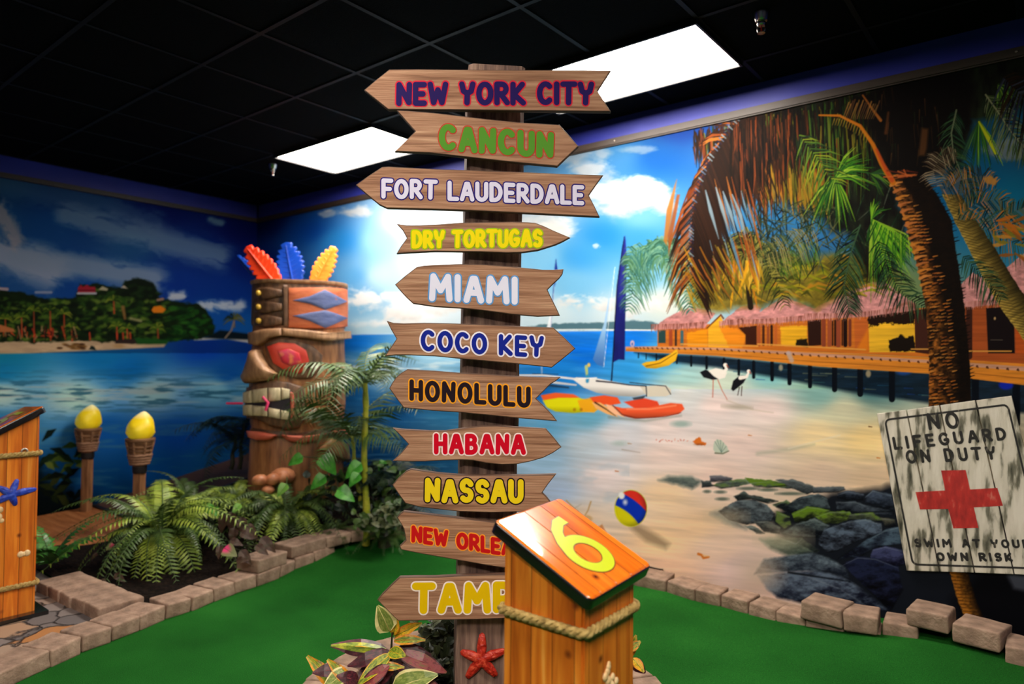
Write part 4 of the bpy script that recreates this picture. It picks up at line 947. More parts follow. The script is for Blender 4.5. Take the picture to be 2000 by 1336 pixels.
for i in range(900):
    x = RNG.uniform(-70, 420); y = RNG.uniform(555, 664)
    top = np.interp(x, [-70, 50, 150, 160, 240, 270, 300, 335, 390, 422], [568, 576, 582, 560, 564, 550, 560, 594, 598, 642])
    if y < top + 4: continue
    g = RNG.choice(G1 if x < 330 else [(40, 96, 30), (60, 120, 40), (24, 66, 24), (16, 44, 20)])
    P.ell(x, y, RNG.uniform(3, 10), RNG.uniform(2, 5), g, 1.6, .8, RNG.uniform(-20, 20), .3, 5, i)
P.poly([(244, 575), (246, 550), (268, 544), (296, 552), (310, 582), (280, 588)], (16, 30, 16), 3, .85, 4, 9)
for i in range(50): P.ell(RNG.uniform(248, 304), RNG.uniform(555, 584), 5, 3, RNG.choice([(20, 40, 18), (34, 60, 26), (14, 26, 14)]), 1.5, .7)
P.poly([(152, 574), (152, 562), (158, 556), (162, 560), (170, 556), (176, 560), (186, 560), (187, 574)], (170, 40, 60), .9); P.stroke([(152, 573), (187, 573)], 4, 4, (190, 190, 196), .8); P.stroke([(154, 567), (186, 567)], 1.5, 1.5, (90, 24, 40), .6)
P.poly([(192, 566), (200, 559), (211, 564), (209, 568)], (190, 180, 150), 1); P.poly([(236, 562), (242, 557), (250, 564)], (196, 180, 160), 1); P.stroke([(70, 571), (100, 571)], 5, 5, (150, 160, 190), 1); P.stroke([(-10, 563), (14, 565)], 5, 6, (190, 170, 180), 1)
P.poly([(296, 606), (300, 599), (314, 597), (324, 604), (318, 611), (300, 611)], (236, 140, 30), 1); P.stroke([(240, 600), (244, 622)], 7, 5, (170, 120, 70), 1.5, .8); P.stroke([(255, 622), (275, 627)], 5, 5, (190, 180, 130), 2, .8); P.stroke([(308, 586), (318, 584)], 5, 5, (180, 140, 120), 1.5)
def tinypalm(x, y, h, L, tc, cols):
    P.stroke([(x, y), (x + 1, y + h)], 2, 3, tc, .8)
    for a in range(9):
        t = math.radians(-200 + a * 27 + RNG.uniform(-6, 6)); P.stroke([(x, y), (x + math.cos(t) * L * .6, y + math.sin(t) * L * .5), (x + math.cos(t) * L, y + math.sin(t) * L * .6 + L * .35)], 2, .8, RNG.choice(cols), .8, .95, wm=3.5)
for x, y, h in [(42, 618, 40), (66, 606, 62), (98, 606, 58), (125, 612, 44), (222, 586, 26), (228, 636, 22), (248, 640, 20), (308, 640, 20), (10, 622, 20), (140, 640, 26)]:
    tinypalm(x, y, h, 17, RNG.choice([(190, 84, 50), (206, 100, 60), (170, 80, 50)]), [(70, 100, 30), (110, 130, 40), (40, 64, 24), (140, 150, 50)])
for i in range(70):
    x = RNG.uniform(-40, 150); P.stroke([(x, 642 + RNG.uniform(-4, 16)), (x + RNG.uniform(-6, 8), 650 + RNG.uniform(-2, 14))], 3, 2, RNG.choice([(206, 60, 40), (226, 90, 50), (150, 50, 40), (40, 30, 24), (190, 150, 110), (30, 40, 24)]), 1, .85)
P.poly([(-30, 640), (0, 634), (26, 642), (30, 648), (-30, 650)], (206, 130, 80), 1.2)
for x in (175, 228, 240, 254): P.stroke([(x, 650), (x + 1, 664)], 2.5, 2.5, (214, 80, 50), .8)
P.poly([(225, 664), (265, 662), (268, 671), (225, 671)], (60, 44, 44), 1.2); P.poly([(262, 660), (330, 664), (326, 672), (268, 672)], (40, 96, 40), 2)
for i in range(26): P.ell(RNG.uniform(115, 165), RNG.uniform(672, 681), 5, 2, RNG.choice([(120, 84, 40), (150, 110, 60), (84, 54, 34)]), 1, .8)
P.poly([(174, 682), (178, 675), (184, 677), (188, 684)], (26, 46, 46), 1); P.ell(232, 676, 10, 4, (190, 150, 100), 2, .7)
tinypalm(457, 623, 16, 22, (120, 104, 80), [(60, 74, 40), (100, 100, 50), (30, 44, 34), (130, 120, 60)])
P.stroke([(457, 628), (452, 645), (440, 660)], 3, 3, (150, 130, 110), .8)
# shaded leaves printed along the foot of the wall
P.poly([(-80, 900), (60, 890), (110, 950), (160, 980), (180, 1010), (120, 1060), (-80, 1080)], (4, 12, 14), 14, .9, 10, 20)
for i in range(44):
    x = RNG.uniform(70, 165); y = RNG.uniform(860, 985); a = RNG.uniform(-.9, .9); l = RNG.uniform(18, 40); c = RNG.choice([(60, 84, 40), (90, 110, 50), (30, 50, 34), (16, 34, 30), (120, 130, 60)])
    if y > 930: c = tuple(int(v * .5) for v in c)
    P.stroke([(x, y), (x + math.cos(a) * l * .5, y + math.sin(a) * l * .5 - 3), (x + math.cos(a) * l, y + math.sin(a) * l)], 2, .8, c, 1, .95, wm=13)
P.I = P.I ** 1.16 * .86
P.I *= 1 + (bay * (Y > 690))[..., None] * (np.array([1.0, 1.04, .95], np.float32) - 1)
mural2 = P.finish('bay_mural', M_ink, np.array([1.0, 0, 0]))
tag(mural2, 'printed bay mural with a green headland, beach umbrellas and surf, beside the ramp', 'mural')
del P, X, Y, PL, PB
# ------------------------------------------------------------------ paving stones, soil beds, ramp
M_stone = noisy('concrete_paver', [(118, 98, 84), (150, 124, 106), (172, 146, 126)], 14, rough=0.88, spec=0.25, bump=0.6, bump_scale=55, rnd=0.10)
M_soil = noisy('dark_potting_soil', [(10, 8, 7), (24, 17, 13), (44, 32, 24)], 34, rough=0.95, spec=0.1, bump=1.0, bump_scale=60, bump_dist=0.03)
def paver_mesh(l, d, h, seed, taper=1.0):
    r = random.Random(seed)
    bm = bmesh.new(); bmesh.ops.create_cube(bm, size=1.0)
    for v in bm.verts: v.co = Vector((v.co.x * l * (taper if v.co.y > 0 else 1), v.co.y * d, v.co.z * h + h / 2))
    for v in bm.verts: v.co += Vector((r.uniform(-.006, .006), r.uniform(-.006, .006), r.uniform(-.003, .003)))
    bmesh.ops.bevel(bm, geom=bm.edges[:], offset=0.011, segments=3, affect='EDGES', profile=0.6)
    bmesh.ops.subdivide_edges(bm, edges=[e for e in bm.edges if e.calc_length() > 0.05], cuts=3, use_grid_fill=True)
    for v in bm.verts:
        n = math.sin(v.co.x * 61 + seed) * math.cos(v.co.y * 53 + seed * 2) + math.sin(v.co.z * 90 + v.co.x * 31 + seed)
        v.co *= 1 + n * 0.008
    me = bpy.data.meshes.new('paver'); bm.to_mesh(me); bm.free()
    me.polygons.foreach_set('use_smooth', [True] * len(me.polygons)); me.materials.append(M_stone)
    return me
_pn = [0]
def paver(a, b, inward, z, label, group, d=0.19, h=0.082, gap=0.006, taper=1.0):
    """One block with its front edge from a to b (x, y), reaching back by d."""
    a, b = Vector((a[0], a[1])), Vector((b[0], b[1])); e = b - a; l = e.length; e.normalize()
    n = Vector((-e.y, e.x)); flip = n.dot(Vector(inward)) <= 0
    n = -n if flip else n
    c = (a + b) / 2 + n * d / 2
    _pn[0] += 1
    o = bpy.data.objects.new('curb_block', paver_mesh(l - gap, d, h, _pn[0], taper)); COL.objects.link(o)
    o.location = (c.x, c.y, z); o.rotation_euler = (random.uniform(-.012, .012), random.uniform(-.012, .012), math.atan2(e.y, e.x) + (math.pi if flip else 0) + random.uniform(-.012, .012))
    tag(o, label, 'curb block', group)
    return o
def on_turf(x, y):
    z = 0.0
    for _ in range(12):
        p = onz(x, y, z); z = float(turf_z(p[0], p[1]))
    return p
GL_ = 'curb along the planted bed'
LJ = [on_turf(*p) for p in [(-125, 1395), (-60, 1378), (-10, 1355), (100, 1303), (160, 1276), (218, 1254), (273, 1232), (325, 1210), (375, 1194), (418, 1176), (458, 1161), (504, 1146), (548, 1128), (576, 1112), (615, 1097), (655, 1077)]]
for i in range(len(LJ) - 1):
    a, b = LJ[i], LJ[i + 1]
    paver(a, b, (-1, 0.1), min(float(turf_z(a[0], a[1])), float(turf_z(b[0], b[1]))) * 0.6 - 0.004, 'tan concrete block of the bed curb, %s counted from the stone paving' % ORD[i], GL_)
UJ = [on_turf(*p) for p in [(569, 1113), (638, 1085), (686, 1069), (735, 1058), (785, 1052)]]
back = [tuple(UJ[-1][:2]), (-3.84, 3.66), (-3.70, 3.73), (-3.55, 3.765), (-3.39, 3.785), (-3.23, 3.795), (-3.07, 3.80), (-2.91, 3.80), (-2.75, 3.805), (-2.59, 3.81), (-2.43, 3.81), (-2.27, 3.815), (-2.12, 3.82)]
u1a, u1b = on_turf(503, 1146), on_turf(560, 1122)
paver(u1a, u1b, (-1, .1), 0.078, 'lone upper tan block lying on the bed curb beside the fern', 'raised blocks of the bed curb')
for i in range(len(UJ) - 1):
    paver(UJ[i], UJ[i + 1], (-1, .3), 0.084, 'raised tan block where the bed curb steps up, %s of that run' % ORD[i], 'raised blocks of the bed curb')
for i in range(len(back) - 1):
    a, b = back[i], back[i + 1]
    paver(a, b, (-0.2, 1), 0.075 - 0.045 * i / (len(back) - 1), 'tan concrete block at the back of the green, %s past the palm' % ORD[i], 'curb along the back of the green')
RJ = [(-2.12, 3.82)] + [tuple(on_turf(*p)[:2]) for p in [(1300, 1156), (1356, 1174), (1406, 1185), (1460, 1199), (1515, 1213), (1573, 1223)]]
for i in range(len(RJ) - 1):
    paver(RJ[i], RJ[i + 1], (0, 1), 0.028, 'tan block of the curb under the beach print, %s from the numbered post' % ORD[i], 'curb under the beach print', d=0.17)
def rj(x, y): return tuple(on_turf(x, y)[:2])
low = [(-1.053, 3.757), (-0.86, 3.75), (-0.70, 3.77)]
for i in range(2):
    paver(low[i], low[i + 1], (0, 1), 0.030, 'sunken tan block beneath the raised pair under the rocks print, %s of two' % ORD[i], 'curb under the rocks print', d=0.18)
paver((-1.075, 3.735), (-0.868, 3.715), (0, 1), 0.112, 'raised tan block below the rocks print, first of the raised pair', 'curb under the rocks print', d=0.19, h=0.09)
paver((-0.862, 3.715), (-0.705, 3.74), (0, 1), 0.110, 'raised tan block below the rocks print, second of the raised pair', 'curb under the rocks print', d=0.19, h=0.085)
paver((-0.70, 3.785), (-0.545, 3.80), (0, 1), 0.088, 'low tan block between the two raised pairs below the lifeguard notice', 'curb under the rocks print', d=0.18)
paver((-0.60, 3.80), (-0.42, 3.79), (0, 1), 0.172, 'raised tan block under the lifeguard notice, first of its pair', 'curb under the rocks print', d=0.19, h=0.085)
paver((-0.412, 3.785), (-0.22, 3.755), (0, 1), 0.150, 'raised tan block under the lifeguard notice, second of its pair', 'curb under the rocks print', d=0.19, h=0.09)
for i in range(4):
    paver((-0.215 + .17 * i, 3.735), (-0.215 + .17 * (i + 1), 3.73), (0, 1), 0.118, 'tan block at the frame edge past the lifeguard notice, %s in line' % ORD[i], 'curb under the rocks print', d=0.19, h=0.085)
# row of blocks closing the bed by the stone paving
for i in range(5):
    x = -3.99 - 0.155 * i
    paver((x, 1.475 - .012 * i), (x - 0.155, 1.475 - .012 * (i + 1)), (0, 1), 0.012, 'tan block closing the bed beside the paving, %s from the curb' % ORD[i], 'blocks between paving and bed', d=0.24, h=0.085)
# soil
def soil_z(x, y):
    x = np.asarray(x, float); y = np.asarray(y, float)
    return np.minimum(1.0, 0.055 * sstep(-6.3, -5.6, x) - 0.03 + 0.03 * sstep(-6.3, -5.6, x) + 0.26 * sstep(2.0, 3.5, y) * sstep(-4.1, -4.9, x) + 0.06 * sstep(3.0, 3.8, y) + 0.012 * np.sin(x * 13) * np.cos(y * 11)) - 0.1 * sstep(-5.75, -6.05, x)
def curb_x(y):
    ys = [0.9, 1.3, 1.6, 2.06, 2.55, 3.06, 3.34, 3.56, 3.75]; xs = [-3.54, -3.70, -3.78, -3.89, -3.97, -4.09, -4.03, -3.94, -3.6]
    return np.interp(y, ys, xs)
mb = heightfield(WALL_X, -2.0, 1.55, WALL_Y, 120, 62, soil_z, keep=lambda x, y: (x < curb_x(y) - 0.12) or y > 3.90)
struct('ground_bed', mb, M_soil, smooth=80)
# natural stone paving
def crazy_paving():
    m, nt, b = new_mat('crazy_paving'); N, L = nt.nodes, nt.links
    tc = N.new('ShaderNodeTexCoord'); v = N.new('ShaderNodeTexVoronoi'); v.feature = 'DISTANCE_TO_EDGE'; v.inputs['Scale'].default_value = 7
    v2 = N.new('ShaderNodeTexVoronoi'); v2.inputs['Scale'].default_value = 7
    nz = N.new('ShaderNodeTexNoise'); nz.inputs['Scale'].default_value = 6; nz.inputs['Detail'].default_value = 5
    ad = N.new('ShaderNodeMixRGB'); ad.inputs[0].default_value = 0.12
    L.new(tc.outputs['Object'], nz.inputs['Vector']); L.new(tc.outputs['Object'], ad.inputs[1]); L.new(nz.outputs['Color'], ad.inputs[2])
    L.new(ad.outputs[0], v.inputs['Vector']); L.new(ad.outputs[0], v2.inputs['Vector'])
    sp = N.new('ShaderNodeSeparateColor'); L.new(v2.outputs['Color'], sp.inputs[0])
    cr = N.new('ShaderNodeValToRGB')
    for i, (p, c) in enumerate([(0.0, (90, 84, 84)), (0.45, (132, 120, 114)), (0.7, (158, 132, 110)), (0.9, (164, 110, 60))]):
        if i > 1: cr.color_ramp.elements.new(p)
        cr.color_ramp.elements[i].position = p; cr.color_ramp.elements[i].color = lin(c)
    L.new(sp.outputs[0], cr.inputs[0])
    st = N.new('ShaderNodeMapRange'); st.inputs['From Max'].default_value = 0.05; L.new(v.outputs['Distance'], st.inputs['Value'])
    mx = N.new('ShaderNodeMixRGB'); mx.inputs[1].default_value = lin((58, 52, 50)); L.new(st.outputs[0], mx.inputs[0]); L.new(cr.outputs[0], mx.inputs[2])
    L.new(mx.outputs[0], b.inputs['Base Color']); b.inputs['Roughness'].default_value = 0.75
    bp = N.new('ShaderNodeBump'); bp.inputs['Distance'].default_value = 0.02; L.new(st.outputs[0], bp.inputs['Height']); L.new(bp.outputs[0], b.inputs['Normal'])
    return m
PAVE_Z = 0.035
mb = heightfield(WALL_X, -3.2, -1.4, 1.56, 60, 60, lambda x, y: PAVE_Z, keep=lambda x, y: x < curb_x(y) - 0.12 if y > 0.6 else x < -3.66 + (0.6 - y) * 0.35)
struct('floor_paving', mb, crazy_paving())
# ramp up to the carved figure
M_ply = noisy('ramp_plywood', [(140, 78, 36), (172, 104, 54), (190, 124, 74)], 3, (1.2, 9, 1), rough=0.6, bump=0.15)
M_mat = noisy('ramp_mesh_mat', [(74, 46, 34), (112, 74, 56)], 160, (1, 0.15, 1), rough=0.7, bump=0.5, bump_scale=220)
M_rim = flat('ramp_rim', (26, 22, 22), 0.5)
rp = thing('wooden_ramp', 'brown wooden ramp with a dark meshed mat rising along the bay print', 'ramp', (-6.44, 3.2, 0))
q = MB()
def quad_prism(mb, P, t, mi=0): mb.slab(P, np.cross(np.subtract(P[1], P[0]), np.subtract(P[3], P[0])), t, 0, mi)
y0, y1, z0, z1, xa, xb = 2.47, 4.02, 0.075, 0.40, WALL_X + 0.02, -6.0
V = [(xa, 1.62, .036), (-5.25, 1.62, .036), (-5.55, y0, z0), (xa, y0, z0)]
q.slab([(a, b, c - .02) for a, b, c in V], (0, -.04, 1), 0.02); relative(q.build('lower_deck', M_ply), rp)
q = MB(); q.add([(xa, y0, 0.06), (xb, y0, 0.06), (xb, y1, 0.06), (xa, y1, 0.06), (xa, y0, z0), (xb, y0, z0), (xb, y1, z1), (xa, y1, z1)], [(0, 1, 2, 3)[::-1], (4, 5, 6, 7), (0, 1, 5, 4), (1, 2, 6, 5), (2, 3, 7, 6), (3, 0, 4, 7)])
relative(q.build('upper_deck', M_ply), rp)
sl_ = (z1 - z0) / (y1 - y0)
q = MB(); zf = lambda y: z0 + sl_ * (y - y0)
q.add([(xa + .02, y0 + .02, zf(y0 + .02) + .008), (xb - .02, y0 + .02, zf(y0 + .02) + .008), (xb - .02, y1 - .02, zf(y1 - .02) + .008), (xa + .02, y1 - .02, zf(y1 - .02) + .008),
       (xa + .02, y0 + .02, zf(y0 + .02)), (xb - .02, y0 + .02, zf(y0 + .02)), (xb - .02, y1 - .02, zf(y1 - .02)), (xa + .02, y1 - .02, zf(y1 - .02))], [(0, 1, 2, 3), (0, 4, 5, 1), (1, 5, 6, 2), (2, 6, 7, 3), (3, 7, 4, 0)])
relative(q.build('mesh_mat', M_mat), rp)
q = MB()
q.slab([(xa, y0 - .012, z0 - .03), (xb + .012, y0 - .012, z0 - .03), (xb + .012, y0 + .022, zf(y0 + .022) - .03), (xa, y0 + .022, zf(y0 + .022) - .03)], (0, -sl_, 1), .044)
q.slab([(xb - .022, y0, z0 - .03), (xb + .014, y0, z0 - .03), (xb + .014, y1, z1 - .03), (xb - .022, y1, z1 - .03)], (0, -sl_, 1), .044)
relative(q.build('rim', M_rim), rp)
# ring of blocks round the signpost
RC = (-1.80, 2.06); RR = 0.76
GR_ = 'blocks ringing the signpost planter'
NB = 26
for i in range(NB):
    a0 = 2 * math.pi * i / NB; a1 = 2 * math.pi * (i + 1) / NB
    A = (RC[0] + RR * math.cos(a1), RC[1] + RR * math.sin(a1)); B = (RC[0] + RR * math.cos(a0), RC[1] + RR * math.sin(a0))
    paver(A, B, (RC[0] - (A[0] + B[0]) / 2, RC[1] - (A[1] + B[1]) / 2), 0.0, 'pinkish block in the ring round the signpost, %s counted from its wall side' % ORD[i], GR_, d=0.17, h=0.10, taper=0.76)
mb = MB(); NR, NA = 8, 48
mb.add([(RC[0] + (RR - .13) * r / NR * math.cos(2 * math.pi * k / NA), RC[1] + (RR - .13) * r / NR * math.sin(2 * math.pi * k / NA), 0.075 + 0.012 * math.sin(k * 2.3 + r * 1.7)) for r in range(NR + 1) for k in range(NA)],
       [(r * NA + k, (r + 1) * NA + k, (r + 1) * NA + (k + 1) % NA, r * NA + (k + 1) % NA) for r in range(NR) for k in range(NA)])
struct('ground_planter', mb, M_soil, smooth=80)
# ------------------------------------------------------------------ lettering by rounded strokes
def arc(cx, cy, rx, ry, a0, a1, n=14):
    return [(cx + rx * math.cos(math.radians(a0 + (a1 - a0) * i / n)), cy + ry * math.sin(math.radians(a0 + (a1 - a0) * i / n))) for i in range(n + 1)]
GLY = {
 'A': (.70, [[(0, 0), (.30, .97), (.42, .97), (.72, 0)], [(.14, .34), (.58, .34)]]),
 'B': (.58, [[(0, 0), (0, 1), (.26, 1)] + arc(.26, .77, .25, .23, 90, -90, 10) + [(.05, .53)], [(.26, .54)] + arc(.28, .27, .29, .27, 90, -90, 10) + [(0, 0)]]),
 'C': (.66, [arc(.36, .5, .36, .5, 48, 312, 20)]),
 'D': (.64, [[(0, 0), (0, 1), (.18, 1)] + arc(.2, .5, .43, .5, 90, -90, 16) + [(0, 0)]]),
 'E': (.52, [[(.52, 1), (0, 1), (0, 0), (.52, 0)], [(0, .5), (.44, .5)]]),
 'F': (.52, [[(.54, 1), (0, 1), (0, 0)], [(0, .48), (.44, .48)]]),
 'G': (.70, [arc(.36, .5, .36, .5, 50, 330, 20) + [(.68, .42), (.42, .42)]]),
 'H': (.62, [[(0, 0), (0, 1)], [(.62, 0), (.62, 1)], [(0, .5), (.62, .5)]]),
 'I': (.02, [[(0, 0), (0, 1)]]),
 'K': (.62, [[(0, 0), (0, 1)], [(.56, 1), (.06, .46), (.62, 0)]]),
 'L': (.50, [[(0, 1), (0, 0), (.52, 0)]]),
 'M': (.84, [[(0, 0), (.06, 1), (.42, .38), (.78, 1), (.86, 0)]]),
 'N': (.64, [[(0, 0), (.02, 1), (.60, .04), (.64, 1)]]),
 'O': (.72, [arc(.36, .5, .36, .5, 90, 450, 26)]),
 'P': (.56, [[(0, 0), (0, 1), (.26, 1)] + arc(.27, .71, .29, .29, 90, -90, 12) + [(0, .42)]]),
 'R': (.60, [[(0, 0), (0, 1), (.26, 1)] + arc(.28, .74, .27, .26, 90, -90, 12) + [(.04, .48)], [(.22, .48), (.62, 0)]]),
 'S': (.58, [[(.56, .84)] + arc(.30, .75, .26, .25, 40, 250, 12) + arc(.29, .26, .28, .26, 70, -140, 14)]),
 'T': (.68, [[(0, 1), (.70, 1)], [(.35, 1), (.33, 0)]]),
 'U': (.62, [[(0, 1), (0, .32)] + arc(.31, .31, .31, .31, 180, 360, 12) + [(.62, 1)]]),
 'W': (.92, [[(0, 1), (.20, .02), (.46, .70), (.70, .02), (.92, 1)]]),
 'Y': (.66, [[(0, 1), (.10, .62), (.33, .50), (.56, .62), (.66, 1)], [(.33, .5), (.31, 0)]]),
}
def stroke_strip(mb, P, w, to3d, z, mi):
    """One brush stroke: a strip with round ends; sharp turns split it and get a round joint slightly below."""
    runs, cur = [], [P[0]]
    for i in range(1, len(P)):
        cur.append(P[i])
        if i < len(P) - 1:
            a, b = (P[i][0] - P[i - 1][0], P[i][1] - P[i - 1][1]), (P[i + 1][0] - P[i][0], P[i + 1][1] - P[i][1])
            c = (a[0] * b[0] + a[1] * b[1]) / (math.hypot(*a) * math.hypot(*b) + 1e-9)
            if c < 0.8: runs.append(cur); cur = [P[i]]
    runs.append(cur)
    closed = math.hypot(P[0][0] - P[-1][0], P[0][1] - P[-1][1]) < 0.5
    for ri, Q in enumerate(runs):
        zz = z + ri * 0.00003
        m = len(Q); L_, R_ = [], []
        for i in range(m):
            p, q = Q[max(0, i - 1)], Q[min(m - 1, i + 1)]
            if closed and len(runs) == 1 and i in (0, m - 1): p, q = Q[-2], Q[1]
            d = math.hypot(q[0] - p[0], q[1] - p[1]) or 1
            nx, ny = -(q[1] - p[1]) / d * w, (q[0] - p[0]) / d * w
            L_.append((Q[i][0] + nx, Q[i][1] + ny)); R_.append((Q[i][0] - nx, Q[i][1] - ny))
        V = [to3d(x, y, zz) for x, y in L_ + R_]
        mb.add(V, [(i, m + i, m + i + 1, i + 1) for i in range(m - 1)], mi)
        if not (closed and len(runs) == 1):
            for (x, y), (x2, y2) in ((Q[0], Q[1]), (Q[-1], Q[-2])):
                a0 = math.atan2(y - y2, x - x2)
                cap = [to3d(x + w * math.cos(a0 + math.pi * (k / 8 - .5)), y + w * math.sin(a0 + math.pi * (k / 8 - .5)), zz) for k in range(9)]
                mb.add(cap[::-1], [tuple(range(9))], mi)
def put_text(mb, text, p0, p1, h, w, to3d, mi, lift, sp=0.34, space=0.62, jig=0.0, seed=0, lean=0.0, xs=None):
    """Strokes of half-width w (pixels) laid between baseline points p0 and p1 (pixels); to3d maps a pixel to the surface."""
    r = random.Random(seed)
    xsn, cur = [], 0.0
    for ch in text:
        if ch == ' ': xsn.append(None); cur += space; continue
        xsn.append(cur); cur += GLY[ch][0] + sp
    tot = cur - sp
    k = (p1[0] - p0[0]) / tot; dy = (p1[1] - p0[1]) / (p1[0] - p0[0])
    for ch, u0 in zip(text, xsn):
        if u0 is None: continue
        jy = r.uniform(-jig, jig) * h
        lay = 0
        for st in GLY[ch][1]:
            P = [(p0[0] + (u0 + a) * k - lean * b * h, p0[1] + (u0 + a) * k * dy - b * h + jy) for a, b in st]
            z = lift + lay * 0.00014
            lay += 1
            stroke_strip(mb, P, w, to3d, z, mi)

# ------------------------------------------------------------------ signpost
POST_D = 2.70
pc = ondepth(938, 1400, POST_D)
post_root = thing('signpost', 'tall weathered timber signpost stacked with arrow boards naming cities, in the ringed planter', 'signpost', (pc[0], pc[1], 0.07), (0, 0, math.radians(38.9)))
_inv = (Matrix.Translation(post_root.location) @ post_root.rotation_euler.to_matrix().to_4x4()).inverted()
def local(mb, inv):
    mb.v = [tuple(inv @ Vector(p)) for p in mb.v]; return mb
M_post = noisy('weathered_post_wood', [(64, 48, 46), (112, 86, 76), (146, 116, 100), (176, 146, 126)], 5, (9, 9, 0.9), rough=0.7, bump=0.6, bump_scale=12, stops=[.28, .42, .56, .74])
M_board = noisy('sign_board_wood', [(112, 76, 56), (150, 108, 82), (172, 130, 102), (194, 156, 124)], 3.2, (1.1, 12, 22), rough=0.6, spec=0.2, bump=0.25, bump_scale=9, stops=[.25, .42, .58, .75])
M_edge = noisy('sign_board_edge', [(66, 44, 34), (104, 74, 56)], 6, (1, 8, 8), rough=0.7)
fh = np.array([FW[0], FW[1], 0]); fh /= np.linalg.norm(fh)
def post_pt(x, y, dd): return ondepth(x, y, POST_D + dd)
mb = MB()
hw = 0.111; ch = 0.016
prof = [(-hw + ch, -hw), (hw - ch, -hw), (hw, -hw + ch), (hw, hw - ch), (hw - ch, hw), (-hw + ch, hw), (-hw, hw - ch), (-hw, -hw + ch)]
_r = random.Random(5); rows_ = 40; V = []
yaw7 = math.radians(7)
for j in range(rows_ + 1):
    z = 0.0 + 2.515 * j / rows_
    ctr = 0.0245 * (z / 2.5) + 0.006
    for k, (a, b) in enumerate(prof):
        w_ = 1 + 0.012 * math.sin(j * .9 + k * 1.7) + _r.uniform(-.008, .008)
        V.append((ctr + (a * math.cos(yaw7) - b * math.sin(yaw7)) * w_, (a * math.sin(yaw7) + b * math.cos(yaw7)) * w_, z))
F = [(j * 8 + k, j * 8 + (k + 1) % 8, (j + 1) * 8 + (k + 1) % 8, (j + 1) * 8 + k) for j in range(rows_) for k in range(8)] + [tuple(rows_ * 8 + k for k in range(8)), tuple(range(8))[::-1]]
mb.add(V, F); mb.build('post', M_post, post_root, smooth=30)
BN = -fh                                                     # boards face the camera side
BP = CAM + fh * (POST_D - 0.128)                             # plane of the board backs
TH = 0.022
def bpt(x, y, lift): return onplane(x, y, BP + BN * lift, BN)
